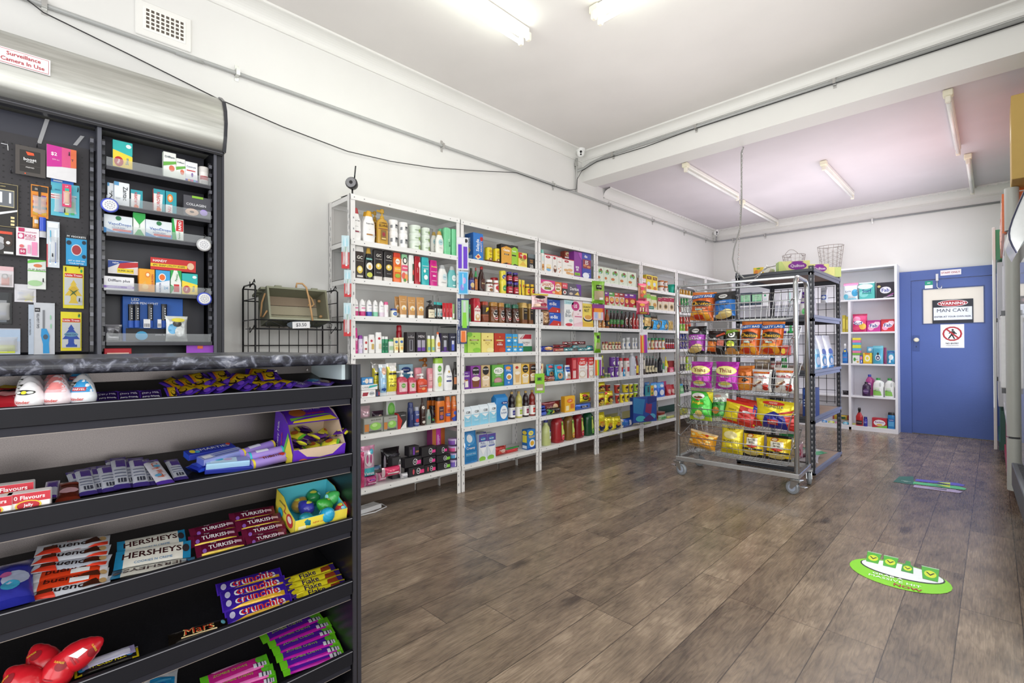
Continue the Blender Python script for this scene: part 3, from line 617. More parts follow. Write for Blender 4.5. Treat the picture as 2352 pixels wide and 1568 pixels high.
# ---------------------------------------------------------------- white slotted-angle shelving, one thing per bay
BAYN = ['nearest', 'second', 'third', 'fourth', 'fifth', 'sixth', 'last']
BAYY = [1.555, 2.518, 3.478, 4.438, 5.405, 6.352, 7.315, 8.25]
LEV = [[2.25, 1.941, 1.677, 1.418, 1.157, .846, .592, .216], [2.245, 1.937, 1.672, 1.407, 1.146, .843, .53, .217], [2.238, 1.927, 1.714, 1.40, 1.139, .845, .512, .213],
       [2.231, 1.908, 1.656, 1.396, 1.146, .828, .517, .21], [2.232, 1.909, 1.657, 1.394, 1.138, .827, .51, .196], [2.232, 1.909, 1.657, 1.394, 1.138, .827, .51, .196], [2.232, 1.909, 1.657, 1.394, 1.138, .827, .51, .196]]
XF = -3.108
def post(mb, xf, yo, sx, sy, h, slots=True):
 """L-section upright with its corner at (xf, yo); legs run towards -sx and sy"""
 w, t = .038, .003; c = 'eceae8'
 x1 = xf - sx * w; y1 = yo + sy * w
 mb.box(min(xf, xf - sx * t), min(yo, y1), 0, max(xf, xf - sx * t), max(yo, y1), h, c, 'enamel')
 mb.box(min(xf, x1), min(yo, yo + sy * t), 0, max(xf, x1), max(yo, yo + sy * t), h, c, 'enamel')
 if slots:
  n = int((h - .1) / .075); e = .0008
  for k in range(n):
   z = .06 + k * .075
   xs = xf + sx * e if sx > 0 else xf + sx * e
   if sx > 0:
    yy = yo + sy * .026
    mb.quad((xs, yy - .0035, z), (xs, yy + .0035, z), (xs, yy + .0035, z + (.012 if k % 4 else .02)), (xs, yy - .0035, z + (.012 if k % 4 else .02)), '8d8d92')
   ys = yo - e if sy > 0 else yo - .003 - e
   for xx, dz in ((.014, 0), (.028, .036)):
    X = xf - sx * xx
    mb.quad((X - .003, ys, z + dz), (X + .003, ys, z + dz), (X + .003, ys, z + dz + .024), (X - .003, ys, z + dz + .024), '9a9a9e')
 return mb
for b in range(7):
 y0, y1 = BAYY[b], BAYY[b + 1]
 o = empty('shelving_unit', (0, 0, 0)); tag(o, f'white slotted steel shelving unit on left wall, {BAYN[b]} of seven bays', 'shelving', 'white steel shelving bays')
 for xf, sx in ((XF, 1), (XW + .006, -1)):
  for yo, sy in ((y0 + .0003, 1), (y1 - .0003, -1)): post(MB(), xf, yo, sx, sy, LEV[b][0] + .004).obj('post', o)
 for k, z in enumerate(LEV[b]):
  mb = MB(); c = 'efeeec'; a, q = y0 + .005, y1 - .005
  mb.box(XW + .012, a, z - .003, XF + .002, q, z, c, 'enamel')
  mb.box(XF + .002, a, z - .036, XF + .005, q, z, c, 'enamel'); mb.box(XF - .02, a, z - .036, XF + .004, q, z - .033, c, 'enamel')
  mb.box(XW + .01, a, z - .036, XW + .013, q, z, c, 'enamel')
  mb.box(XW + .012, a, z - .036, XF, a + .003, z, c, 'enamel'); mb.box(XW + .012, q - .003, z - .036, XF, q, z, c, 'enamel')
  for yy in (a + .025, a + .1, a + .3, (a + q) / 2 + .05, q - .3, q - .1, q - .03): mb.box(XF + .005, yy - .003, z - .021, XF + .0057, yy + .003, z - .015, '55555a')
  if k == 0:
   for i in range(14): mb.box(XF - .29, a + .03 + i * .065, z - .0042, XF - .285, a + .036 + i * .065, z - .0034, 'ddd')
  mb.obj('shelf', o)
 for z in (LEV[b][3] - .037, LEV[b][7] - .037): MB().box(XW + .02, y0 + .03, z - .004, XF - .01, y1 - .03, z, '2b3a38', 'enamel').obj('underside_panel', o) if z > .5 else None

# ---------------------------------------------------------------- counter with sweets rack
CX, CY1, CY0 = -1.5, .787, -1.6
ct = empty('shop_counter', (0, 0, 0)); tag(ct, 'black shop counter with five sloping sweets shelves and end panel', 'counter')
BLK = '17171b'
RACKZ = [1.086, .862, .649, .443, .213]      # tops of the front lips
bkm, nt, bb, N, K = nodes('black_laminate')
nz = N('ShaderNodeTexNoise'); nz.inputs['Scale'].default_value = 420; tc = N('ShaderNodeTexCoord'); K(tc.outputs['Object'], nz.inputs['Vector'])
ra = N('ShaderNodeValToRGB'); ra.color_ramp.elements[0].position = .52; ra.color_ramp.elements[0].color = lin('0f0f13'); ra.color_ramp.elements[1].position = .95; ra.color_ramp.elements[1].color = lin('3c3b3e')
K(nz.outputs['Fac'], ra.inputs[0]); K(ra.outputs[0], bb.inputs['Base Color']); bb.inputs['Roughness'].default_value = .3; bb.inputs['Specular IOR Level'].default_value = .7
bp = N('ShaderNodeBump'); bp.inputs['Strength'].default_value = .12; bp.inputs['Distance'].default_value = .001; K(nz.outputs['Fac'], bp.inputs['Height']); K(bp.outputs['Normal'], bb.inputs['Normal'])
MATS['laminate'] = bkm
painted('sparkle_sheen_laminate', .33, metal=.6, vary=.45, scale=520)
MB().box(CX - .315, CY0, .02, CX - .296, CY1 - .03, 1.15, '77706e', 'sparkle_sheen_laminate').obj('back_panel', ct)  # grey base carries the bright reflection on this dark panel
e = MB().bev(CX - .42, CY1 - .03, .0, CX, CY1, 1.152, '1a1a1e', 'laminate', .002)
e.box(CX - .0005, CY1 - .029, 0, CX + .002, CY1 - .001, 1.152, '33333a', 'plastic').box(CX + .002, CY1 - .017, 0, CX + .0026, CY1 - .014, 1.152, '0c0c0e', 'plastic'); e.obj('end_panel', ct)
MB().box(CX - .35, CY0, 0, CX - .05, CY1 - .03, .085, '1b1b1f', 'laminate').obj('plinth', ct)
SL = .058 / .28       # shelf slope
SH = []
for k, z in enumerate(RACKZ):
 mb = MB(); zf = z - .03
 mb.prism([(CX - .012, zf - .018), (CX - .012, zf), (CX - .295, zf + .283 * SL), (CX - .295, zf + .283 * SL - .018)], 'y', CY0, CY1 - .031, BLK, 'laminate'); mb.obj('sloping_shelf', ct)
 l = MB().bev(CX - .012, CY0, z - .045, CX + .002, CY1 - .032, z, '1b1b20', 'satin', .0015)
 l.box(CX + .0021, CY0, z - .0035, CX + .0025, CY1 - .032, z - .0015, '8c8c92', 'plastic')
 l.bev(CX - .03, CY0, z - .066, CX - .008, CY1 - .033, z - .0455, '2a2a32', 'satin', .001)
 l.box(CX - .0079, CY0, z - .066, CX - .0075, CY1 - .033, z - .0645, '8a8078', 'plastic'); l.obj('shelf_lip', ct)
 SH.append(zf)
for y in (-.02 + .1, .62, .73):
 MB().loft([(0, .0055, .0055, 2, 0), (.002, .004, .004, 2, 0)], 'cfc6c0', 'steel', 10).obj('screw', ct, (CX - .2955, y, 1.125), (0, R(90), 0))
# granite-look worktop
gm_, nt, gb, N, K = nodes('speckled_worktop')
tc = N('ShaderNodeTexCoord'); a1 = N('ShaderNodeTexNoise'); a1.inputs['Scale'].default_value = 26; a1.inputs['Detail'].default_value = 9; a1.inputs['Roughness'].default_value = .62; a1.inputs['Distortion'].default_value = 1.2
K(tc.outputs['Object'], a1.inputs['Vector'])
ra = N('ShaderNodeValToRGB'); K(a1.outputs['Fac'], ra.inputs[0]); el = ra.color_ramp.elements
el[0].position = .42; el[0].color = lin('25262e'); el[1].position = .74; el[1].color = lin('d6d6dc')
for p, c in ((.53, '3e404b'), (.57, '5f6270'), (.64, '7e818c')):
 q = el.new(p); q.color = lin(c)
K(ra.outputs[0], gb.inputs['Base Color']); gb.inputs['Roughness'].default_value = .3
MATS['granite'] = gm_
w = MB(); prof = [(CX - .75, 1.152), (CX - .012, 1.152)] + [(CX - .026 + .018 * math.cos(t * math.pi / 12) + .002, 1.170 + .018 * math.sin(t * math.pi / 12)) for t in range(-5, 7)] + [(CX - .75, 1.188)]
w.prism(prof, 'y', CY0, .745, '444', 'granite', False); w.obj('worktop', ct)
MB().box(CX - .74, .745, 1.1, CX - .05, .775, 1.1515, 'dfeff2', 'enamel').obj('timber_edge', ct)
MB().box(CX - .74, CY0, .02, CX - .421, CY1 - .031, 1.15, '26262a', 'laminate').obj('cupboard_body', ct)

# ---------------------------------------------------------------- black cabinet with roller canopy behind the counter
KX = -2.95
cb_ = empty('display_cabinet', (0, 0, 0)); tag(cb_, 'tall black display cabinet with silver roller hood behind the counter', 'display cabinet')
CK = '2b2b33'
MB().box(-3.42, -1.3, 0, -3.40, .72, 2.3, CK, 'enamel').obj('back_panel', cb_)
MB().box(-3.40, .706, 0, KX, .741, 2.27, '24242a', 'enamel').box(KX, .703, 0, KX + .006, .716, 2.26, '55565f', 'enamel').obj('side_panel', cb_)
MB().box(-3.40, .7415, 0, KX + .004, .752, 2.27, '2e2e36', 'enamel').obj('side_trim', cb_)
MB().box(-3.38, .228, 0, KX, .246, 2.27, '34353d', 'enamel').box(KX, .23, 0, KX + .004, .244, 2.27, '5a5c66', 'enamel').obj('divider', cb_)
hd = MB(); prof = []
rbm, nt, rb, N, K = nodes('brushed_silver')
tc = N('ShaderNodeTexCoord'); mp = N('ShaderNodeMapping'); mp.inputs['Scale'].default_value = (2, 1.2, 22); n1 = N('ShaderNodeTexNoise'); n1.inputs['Scale'].default_value = 3; n1.inputs['Detail'].default_value = 4
K(tc.outputs['Object'], mp.inputs[0]); K(mp.outputs[0], n1.inputs['Vector']); ra = N('ShaderNodeValToRGB'); ra.color_ramp.elements[0].color = lin('b4b4ad'); ra.color_ramp.elements[1].color = lin('d2d2cc'); ra.color_ramp.elements[0].position = .3; ra.color_ramp.elements[1].position = .75
K(n1.outputs['Fac'], ra.inputs[0]); K(ra.outputs[0], rb.inputs['Base Color']); rb.inputs['Metallic'].default_value = .75; rb.inputs['Roughness'].default_value = .42; MATS['brushed'] = rbm
arc = [(KX + .012, 2.262), (KX + .035, 2.33), (KX + .045, 2.40), (KX + .035, 2.47), (KX + .005, 2.53), (KX - .06, 2.575), (KX - .2, 2.60), (-3.42, 2.61)]
hd.prism(arc + [(-3.42, 2.275)], 'y', -1.3, .742, 'bbb', 'brushed', True); hd.obj('roller_hood', cb_)
ce = MB(); ce.prism([(x + (.006 if x > -3.4 else 0), z + (.006 if z > 2.3 else -.004)) for x, z in arc] + [(-3.42, 2.26)], 'y', .7425, .758, '2c2d33', 'plastic'); ce.obj('hood_end_cap', cb_)
MB().box(KX - .02, -1.3, 2.236, KX + .018, .742, 2.262, '1c1c20', 'plastic').box(KX + .0185, -1.3, 2.246, KX + .02, .742, 2.25, '55555c', 'plastic').obj('front_rail', cb_)
# pegboard
pg = MB().box(KX - .075, -1.3, 1.19, KX - .07, .205, 2.145, '3c3a3d', 'matte')
for i in range(16):
 for j in range(36):
  y, z = -.2 + i * .0254, 1.21 + j * .0254
  if y < .2: pg.quad((KX - .0695, y - .003, z - .003), (KX - .0695, y + .003, z - .003), (KX - .0695, y + .003, z + .003), (KX - .0695, y - .003, z + .003), '0c0c0e')
pg.obj('pegboard', cb_)
MB().box(KX - .08, -1.3, 2.145, KX - .076, .228, 2.24, '33343f', 'enamel').obj('header_panel', cb_)
for yy, cs in ((.212, 1), (.253, 0), (.694, 0)):
 mb = MB().box(KX - .05, yy - .006, 1.19, KX - .045, yy + .008, 2.2, '26262b', 'plastic')
 for i in range(22): mb.box(KX - .045, yy - .006, 1.22 + i * .045, KX - .018, yy + .006, 1.238 + i * .045, '3b3c45' if i % 3 else '6a6b74', 'plastic')
 mb.obj('slotted_strip', cb_)
CABZ = [2.066, 1.885, 1.752, 1.478, 1.235]
for k, z in enumerate(CABZ + [1.10]):
 MB().box(KX - .14, .262, z - .014, KX - .004, .69, z, '1e1e22', 'enamel').box(KX - .004, .262, z - .016, KX, .69, z + .004, '3c3c42', 'plastic').obj('tray_shelf', cb_)
 if k < 5:
  s_ = MB().box(KX - .001, .262, z, KX + .0005, .69, z + .042, 'e8eef0', 'clear'); s_.obj('clear_front', cb_)
MB().box(KX - .15, .262, 1.1, KX - .145, .69, 2.25, '35353d', 'enamel').obj('inner_back', cb_)
# sign on the hood
def hoodplaque(name, label, cat, y0, y1, z0, z1, dec, col):
 w, h = y1 - y0, z1 - z0
 mb = MB().box(-w / 2, -.002, 0, w / 2, 0, h, col, 'card'); decor(mb, dec, w, h, lambda x, z: -.002, 'card', .0004, False)
 return tag(mb.obj(name, None, (KX + .0475, (y0 + y1) / 2, z0), (R(4), 0, R(90))), label, cat)
hoodplaque('camera_notice', 'white and red surveillance camera notice stuck on silver hood', 'notice', -.2, .07, 2.392, 2.458,
  'r.02,.06,.98,.94,b9404c|r.025,.09,.975,.91,f6f2f2|e.32,.6,.06,.2,b9404c|e.32,.6,.045,.13,f6f2f2|e.31,.62,.02,.1,b9404c|e.4,.5,.035,.16,b9404c|e.4,.5,.025,.11,f6f2f2|t.7,.7,.42,.24,Surveillance,b02c3a|t.69,.32,.5,.24,Camera In Use,b02c3a', 'f6f2f2')

# ---------------------------------------------------------------- black wire stand with leaning crate
ws = empty('wire_stand', (0, 0, 0)); tag(ws, 'black wire display stand beside nearest white shelving bay', 'display stand')
xb, xf_, ya, yb = -3.385, -3.15, .97, 1.485
B_ = '1c1c1f'; mb = MB()
for y in (ya, yb):
 for x in (xb, xf_): mb.tube([(x, y, 0), (x, y, 1.575), (x + (.03 if x == xb else -.03), y, 1.59)], .0055, B_, 'black_wire', 8)
 mb.tube([(xb + .03, y, 1.59), (xf_ - .03, y, 1.59)], .005, B_, 'black_wire', 6)
for z in (1.575, 1.5, 1.215, .9): mb.tube([(xb, ya, z), (xb, yb, z)], .004, B_, 'black_wire', 6)
for i in range(8): mb.tube([(xb, ya + .03 + i * .0635, .3), (xb, ya + .03 + i * .0635, 1.575)], .0025, B_, 'black_wire', 5)
for y in (ya, yb):
 for z in (1.5, 1.215): mb.tube([(xb, y, z), (xf_, y, z)], .003, B_, 'black_wire', 5)
mb.obj('frame', ws)
mb = MB().box(xb + .01, ya + .01, 1.318, xf_ + .01, yb - .01, 1.322, '232326', 'enamel')
for z in (1.318, 1.372): mb.tube([(xf_ + .012, ya, z), (xf_ + .012, yb + .02, z)], .0035, B_, 'black_wire', 6)
for y in (ya, yb + .02): mb.tube([(xb, y, 1.372), (xf_ + .012, y, 1.372), (xf_ + .012, y, 1.318)], .0035, B_, 'black_wire', 6)
for s, y0 in ((1, ya + .11), (-1, yb - .1)):
 mb.tube([(xf_ + .014, y0 - s * .02, 1.335), (xf_ + .014, y0 - s * .05, 1.33), (xf_ + .014, y0 - s * .055, 1.352), (xf_ + .014, y0 - s * .03, 1.366), (xf_ + .014, y0 + s * .05, 1.33), (xf_ + .014, y0 + s * .075, 1.338), (xf_ + .014, y0 + s * .07, 1.362), (xf_ + .014, y0 + s * .045, 1.362)], .0025, B_, 'black_wire', 5)
mb.obj('shelf', ws)
pl = MB().loft([(0, .075, .024, 2, 0), (.002, .075, .024, 2, 0)], '3a4550', 'enamel', 24); pl.obj('price_plate', ws, (xf_ + .016, 1.222, 1.345), (R(90), 0, R(90)))
tg = MB().box(-.055, -.0008, -.021, .055, 0, .021, 'ececee', 'card'); decor(tg, 't.5,.5,.7,.6,$3.50,55555c', .11, .042, lambda x, z: -.0008, 'card', .0004, False, -.021)
tag(tg.obj('hanging_price_tag', None, (xf_ + .0195, 1.235, 1.345), (R(3), R(-3), R(90))), 'handwritten white price tag on the black wire stand', 'price tag')
for y in (ya, yb):
 for z in (1.59, 1.31): MB().tube([(xf_ - .1, y, z + .02), (xf_ - .1, y, z - .015), (xf_ - .06, y + .01, z + .02), (xf_ - .05, y + .01, z + .03), (xf_ - .04, y + .01, z + .01)], .003, B_, 'black_wire', 5).obj('wire_hook', ws)
cr = empty('wooden_crate', (-3.145, 1.24, 1.378), (0, R(-14), 0)); tag(cr, 'grey-green wooden crate with rope handles lying on black wire stand', 'crate')
G1, G2 = '8a8c78', '9c9d88'
w2, dp, hh = .19, .165, .215
cm = MB(); cm.box(-dp, -w2, .0, 0, w2, .012, G2, 'matte'); cm.obj('lower_side', cr)
cm = MB(); cm.box(-dp, -w2, hh - .012, 0, w2, hh, G1, 'matte')
for y in (-.12, .11): cm.box(-.03, y - .02, hh, .001, y + .02, hh + .008, G1, 'matte')
for k in range(3): cm.box(-dp - .02 + k * .06, -w2 - .03, hh - .016, -dp + .025 + k * .06, -w2 - .0005, hh - .002, G1, 'matte')
cm.obj('upper_side', cr)
for y0, y1 in ((-w2, -w2 + .012), (w2 - .012, w2)): MB().box(-dp, y0, .0122, 0, y1, hh - .0122, '807d68' if y0 > 0 else G1, 'matte').obj('crate_end', cr)
cm = MB()
for k in range(3): cm.box(-dp, -w2 + .0125, .014 + k * .064, -dp + .01, w2 - .0125, .074 + k * .064, ('a9a58c', 'b0a78f', 'a08d78')[k], 'matte')
cm.obj('slatted_bottom', cr)
RP = 'c2996a'
MB().tube([(-.002, -.01, hh + .004), (.004, -.005, hh + .03), (.004, .03, hh + .032), (.012, .05, hh + .004), (.012, .06, .14), (.012, .065, .06), (.008, .07, -.005)], .006, RP, 'matte', 8).obj('rope_handle', cr)
MB().tube([(-.08, .1, hh - .014), (-.07, .115, .17), (-.06, .12, .13), (-.06, .105, .115), (-.06, .08, .125)], .0055, RP, 'matte', 8).obj('rope_end', cr)
MB().tube([(-.03, -w2 - .003, .175), (-.05, -w2 - .02, .12), (-.06, -w2 - .03, .03), (-.04, -w2 - .022, .025), (-.02, -w2 - .003, .06)], .0055, RP, 'matte', 8).obj('rope_handle', cr)
for z in (.055, .165): MB().loft([(0, .009, .009, 2, 0), (.008, .011, .011, 2, 0), (.016, .006, .006, 2, 0)], RP, 'matte', 10).obj('rope_knot', cr, (-.09, w2 - .012, z), (R(90), 0, 0))

# ---------------------------------------------------------------- chrome basket trolley
tr = empty('basket_trolley', (-2.09, 4.29, 0), (0, 0, R(3.4))); tag(tr, 'chrome wheeled trolley with five sloping wire baskets of snacks', 'trolley')
TW, TD = .97, .43
CH = 'c6c8ca'
for x in (0, TW):
 mb = MB(); pts = [(x, 0, .12), (x, 0, 1.68)] + [(x, .07 - .07 * math.cos(t), 1.68 + .07 * math.sin(t)) for t in (.5, 1.0, 1.57)] + [(x, TD - .07 + .07 * math.sin(t), 1.68 + .07 * math.cos(t)) for t in (0, .5, 1.0, 1.57)] + [(x, TD, .12)]
 mb.tube(pts, .0185, CH, 'chrome', 10); mb.obj('side_hoop', tr)
MB().bev(0, -.018, 1.735, TW, .008, 1.755, CH, 'chrome', .004).obj('top_bar', tr)
MB().bev(0, TD - .012, 1.735, TW, TD + .01, 1.752, CH, 'chrome', .004).obj('top_bar', tr)
bf = MB().bev(-.02, -.022, .13, TW + .02, .016, .17, CH, 'chrome', .004).bev(-.02, TD - .016, .13, TW + .02, TD + .022, .17, CH, 'chrome', .004)
bf.bev(-.022, .0165, .13, .018, TD - .0165, .17, CH, 'chrome', .004).bev(TW - .018, .0165, .13, TW + .022, TD - .0165, .17, CH, 'chrome', .004); bf.box(.018, .0165, .13, TW - .018, .04, .134, 'a9abad', 'steel'); bf.obj('base_frame', tr)
def basket(z, tilt):
 mb = MB(); c = 'bfc1c3'; x0, x1 = .03, TW - .03; F, Bk = -.045, .36; hF, hB = .155, .225
 X0, X1 = x0 + .045, x1 - .045; f0, b0 = F + .05, Bk - .02
 rim = [(x0, F, hF), (x1, F, hF), (x1, Bk, hB), (x0, Bk, hB)]
 mb.tube(rim, .0042, c, 'chrome', 6, True)
 mb.tube([(x0 + .018, F + .018, hF - .06), (x1 - .018, F + .018, hF - .06), (x1 - .018, Bk - .01, hB - .07), (x0 + .018, Bk - .01, hB - .07)], .003, c, 'chrome', 5, True)
 mb.tube([(X0, f0, 0), (X1, f0, 0), (X1, b0, 0), (X0, b0, 0)], .003, c, 'chrome', 5, True)
 n = 18
 for i in range(n + 1):
  t = i / n; xa = x0 + (x1 - x0) * t; xb_ = X0 + (X1 - X0) * t
  mb.tube([(xa, F, hF), (xb_, f0, 0), (xb_, b0, 0), (xa, Bk, hB)], .0019, c, 'chrome', 4)
 for j in range(8):
  t = (j + .5) / 8; ya_, yb_ = F + (Bk - F) * t, f0 + (b0 - f0) * t
  mb.tube([(x0, ya_, hF + (hB - hF) * t), (X0, yb_, 0), (X1, yb_, 0), (x1, ya_, hF + (hB - hF) * t)], .0019, c, 'chrome', 4)
 for x, s in ((x0, -1), (x1, 1)): mb.tube([(x, -.005, hF), (x + s * .022, -.02, hF + .012), (x + s * .03, 0, hF + .02)], .004, c, 'chrome', 5)
 return mb
BZ = [1.415, 1.105, .79, .487, .222]
bm = basket(0, 0).mesh('basket')
for z in BZ: link('basket', bm, tr, (0, .012, z - .008), (R(5), 0, 0))
def castor(x, y, yaw, brake):
 c = MB().bev(-.04, -.03, .108, .04, .03, .128, 'b9bbbd', 'steel', .004)
 for s in (-1, 1): c.prism([(-.03, .11), (.035, .11), (.05, .052), (.03, .045)], 'y', s * .02 - .002, s * .02 + .002, 'c4c6c8', 'steel')
 o = c.obj('castor', tr, (x, y, 0), (0, 0, R(yaw)))
 w = MB().loft([(-.014, .046, .046, 2, 0), (-.012, .052, .052, 2, 0), (.012, .052, .052, 2, 0), (.014, .046, .046, 2, 0)], '8b9096', 'plastic', 28)
 w.loft([(-.0165, .03, .03, 2, 0), (.0165, .03, .03, 2, 0)], 'a9b2c4', 'plastic', 20); w.loft([(-.019, .009, .009, 2, 0), (.019, .009, .009, 2, 0)], 'ddd', 'steel', 10)
 w.obj('wheel', o, (.036, 0, .0525), (R(90), 0, 0))
 if brake: MB().bev(-.075, -.02, .07, -.03, .02, .082, 'c9cbcd', 'steel', .003).obj('brake_lever', o)
castor(0, 0, -20, True); castor(TW, 0, 160, True); castor(0, TD, 0, False); castor(TW, TD, -70, False)

# ---------------------------------------------------------------- grey boltless rack behind the trolley
rk = empty('metal_rack', (0, 0, 0)); tag(rk, 'dark grey boltless metal rack standing behind the chrome trolley', 'rack')
RX0, RX1, RY0, RY1, RH = -1.86, -1.17, 5.1, 6.2, 1.93
RZ = [1.905, 1.475, .962, .53, .045]
GR = '4a4d55'
for x, sx in ((RX0, 1), (RX1, -1)):
 for y, sy in ((RY0, 1), (RY1, -1)):
  mb = MB().box(min(x, x + sx * .04), min(y, y + sy * .003), 0, max(x, x + sx * .04), max(y, y + sy * .003), RH, GR, 'enamel').box(min(x, x + sx * .003), min(y, y + sy * .04), 0, max(x, x + sx * .003), max(y, y + sy * .04), RH, GR, 'enamel')
  for k in range(int(RH / .05)):
   z = .04 + k * .05
   ys = y - .0008 if sy > 0 else y - .0038; cx = x + sx * .02
   mb.add([(cx - .006, ys, z + .014), (cx + .006, ys, z + .014), (cx + .007, ys, z + .02), (cx, ys, z + .026), (cx - .007, ys, z + .02)], [(0, 1, 2, 3, 4)], 'b9b9bf'); mb.quad((cx - .003, ys, z), (cx + .003, ys, z), (cx + .003, ys, z + .014), (cx - .003, ys, z + .014), 'b9b9bf')
   xs = x + .0008 if sx < 0 else x + .0038; cy = y + sy * .02
   mb.add([(xs, cy - .006, z + .014), (xs, cy + .006, z + .014), (xs, cy + .007, z + .02), (xs, cy, z + .026), (xs, cy - .007, z + .02)], [(0, 1, 2, 3, 4)], 'c6c6cc'); mb.quad((xs, cy - .003, z), (xs, cy + .003, z), (xs, cy + .003, z + .014), (xs, cy - .003, z + .014), 'c6c6cc')
  mb.obj('post', rk)
for k, z in enumerate(RZ):
 bmz = MB(); prof = [(0, -.058), (0, -.03), (.006, -.024), (.006, 0), (-.018, 0), (-.018, -.012), (-.004, -.016), (-.004, -.058)]
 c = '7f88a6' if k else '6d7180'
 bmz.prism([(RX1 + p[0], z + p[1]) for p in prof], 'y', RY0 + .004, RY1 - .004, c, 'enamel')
 bmz.prism([(RX0 - p[0], z + p[1]) for p in prof], 'y', RY0 + .004, RY1 - .004, GR, 'enamel')
 bmz.prism([(RY0 - p[0], z + p[1]) for p in prof], 'x', RX0 + .004, RX1 - .004, GR, 'enamel'); bmz.prism([(RY1 + p[0], z + p[1]) for p in prof], 'x', RX0 + .004, RX1 - .004, GR, 'enamel')
 bmz.obj('shelf_beam', rk)
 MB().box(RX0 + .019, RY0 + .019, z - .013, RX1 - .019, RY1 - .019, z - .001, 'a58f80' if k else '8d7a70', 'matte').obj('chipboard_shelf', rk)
mb = MB()
for i in range(9): mb.tube([(RX0 + .05 + i * .074, RY1 - .05, .56), (RX0 + .05 + i * .074, RY1 - .05, 1.83)], .003, '2b2c31', 'black_wire', 5)
for i in range(11): mb.tube([(RX0 + .04, RY1 - .045, .58 + i * .125), (RX1 - .04, RY1 - .045, .58 + i * .125)], .003, '2b2c31', 'black_wire', 5)
mb.obj('wire_grid', rk)

# ---------------------------------------------------------------- white bookcase on the back wall
bc = empty('bookcase', (0, 0, 0)); tag(bc, 'tall white open bookcase of cleaning goods on the back wall', 'bookcase')
KB = [2.262, 1.82, 1.367, .927, .477, .06]; BF = 8.16; WB = 'eeeef2'
for x0, x1 in ((-.933, -.905), (-1.45, -1.422), (-2.48, -2.452), (-3.04, -3.015)): MB().box(x0, BF, 0, x1, YB, 2.262 if x0 in (-.933, -3.04) else 1.80, WB, 'enamel').obj('upright', bc)
for k, z in enumerate(KB):
 for x0, x1 in (((-3.015, -.933),) if k in (0, 1) else ((-3.015, -2.48), (-2.452, -1.45), (-1.422, -.933))): MB().box(x0 + .0005, BF, z - .022, x1 - .0005, YB - .008, z, WB, 'enamel').obj('shelf', bc)
MB().box(-3.0, YB - .007, .0, -.94, YB - .001, 2.23, 'e6e6ec', 'enamel').obj('back_panel', bc)
MB().box(-3.0, BF, 0, -.9335, BF + .012, .037, WB, 'enamel').obj('kickboard', bc)

# ---------------------------------------------------------------- drinks fridges along the right
def fridge(y0, y1, xf, head, headcol, kick, label, ndoor, hdark=False):
 o = empty('drinks_fridge', (0, 0, 0)); tag(o, label, 'fridge')
 MB().box(xf + .06, y0 + .01, .1, xf + .72, y1 - .01, 2.05, 'd9dadb', 'enamel').obj('fridge_body', o)
 h = MB().box(xf - .014, y0 + .02, 2.055, xf + .7, y1 - .02, 2.36, headcol, 'plastic'); h.obj('header_sign', o)
 MB().box(xf + .012, y0 + .03, .12, xf + .055, y1 - .03, .52, kick, 'enamel').box(xf + .002, y0 + .03, .12, xf + .012, y1 - .03, .2, kick, 'enamel').obj('kick_panel', o)
 L = (y1 - y0) / ndoor
 for k in range(ndoor):
  a, b = y0 + k * L + .03, y0 + (k + 1) * L - .03
  dr = MB().bev(xf, a, .56, xf + .05, a + .05, 2.03, 'd4d6da', 'enamel', .004).bev(xf, b - .05, .56, xf + .05, b, 2.03, 'd4d6da', 'enamel', .004).box(xf, a + .05, .56, xf + .05, b - .05, .62, 'd4d6da', 'enamel').box(xf, a + .05, 1.97, xf + .05, b - .05, 2.03, 'd4d6da', 'enamel'); q = dr.obj('door', o)
  MB().box(xf + .02, a + .05, .62, xf + .026, b - .05, 1.97, 'dfe8f0', 'clear').obj('glass', q)
  MB().bev(xf - .03, a + .004, .86, xf + .006, a + .06, 1.42, 'f0f1f4', 'plastic', .006).box(xf - .024, a + .01, 1.42, xf + .004, a + .055, 1.46, '2b2b30', 'plastic').box(xf - .024, a + .01, .82, xf + .004, a + .055, .86, '2b2b30', 'plastic').obj('handle', q)
 return o
f1 = fridge(6.95, 8.35, .03, '', '3f9a68', '24584a', 'far drinks fridge with green header beside the blue door', 2)
f2 = fridge(5.3, 6.9, .066, '', 'f07a3c', '9d3550', 'drinks fridge with orange-red header and red base panel', 2)
hm = MB()
for i in range(9): hm.box(.049, 5.36 + i * .17, 2.08 + (i % 3) * .05, .0518, 5.46 + i * .17, 2.3 - (i % 2) * .06, ('fff', 'e0402c', 'f8d8c0')[i % 3], 'plastic')
hm.obj('header_print', f2)
sl = MB()
for z0, z1 in ((.1, .49), (.505, 2.03), (2.06, 2.38)):
 sl.prism([(.104 - .04 * math.cos(t * .19635), 5.255 - .04 * math.sin(t * .19635)) for t in range(17)] + [(.144, 5.29), (.064, 5.29)], 'z', z0, z1, 'c6c9c4', 'enamel', True)
for z in (.49, 2.03): sl.box(.075, 5.235, z, .135, 5.29, z + .03, '2a2a2c', 'plastic')
sl.obj('rounded_end_column', f2)
for y0 in (6.92, 6.98, 7.6, 8.3): MB().bev(-.005, y0, .13, .02, y0 + .018, 2.2 if y0 > 7 else 2.38, 'd9dcd8', 'enamel', .003).obj('edge_strip', f1 if y0 > 6.95 else f2)
nf = empty('open_chiller', (.09, 4.6, 0), (0, 0, R(1.6))); tag(nf, 'open chiller at the right edge with dark grille and white end canopy', 'fridge')
MB().box(.07, -2.2, .3, .8, -.02, 2.1, 'cfd8d6', 'enamel').obj('chiller_body', nf)
g = MB().bev(-.012, -2.2, .27, .069, 0, .42, '4b4e54', 'enamel', .004)
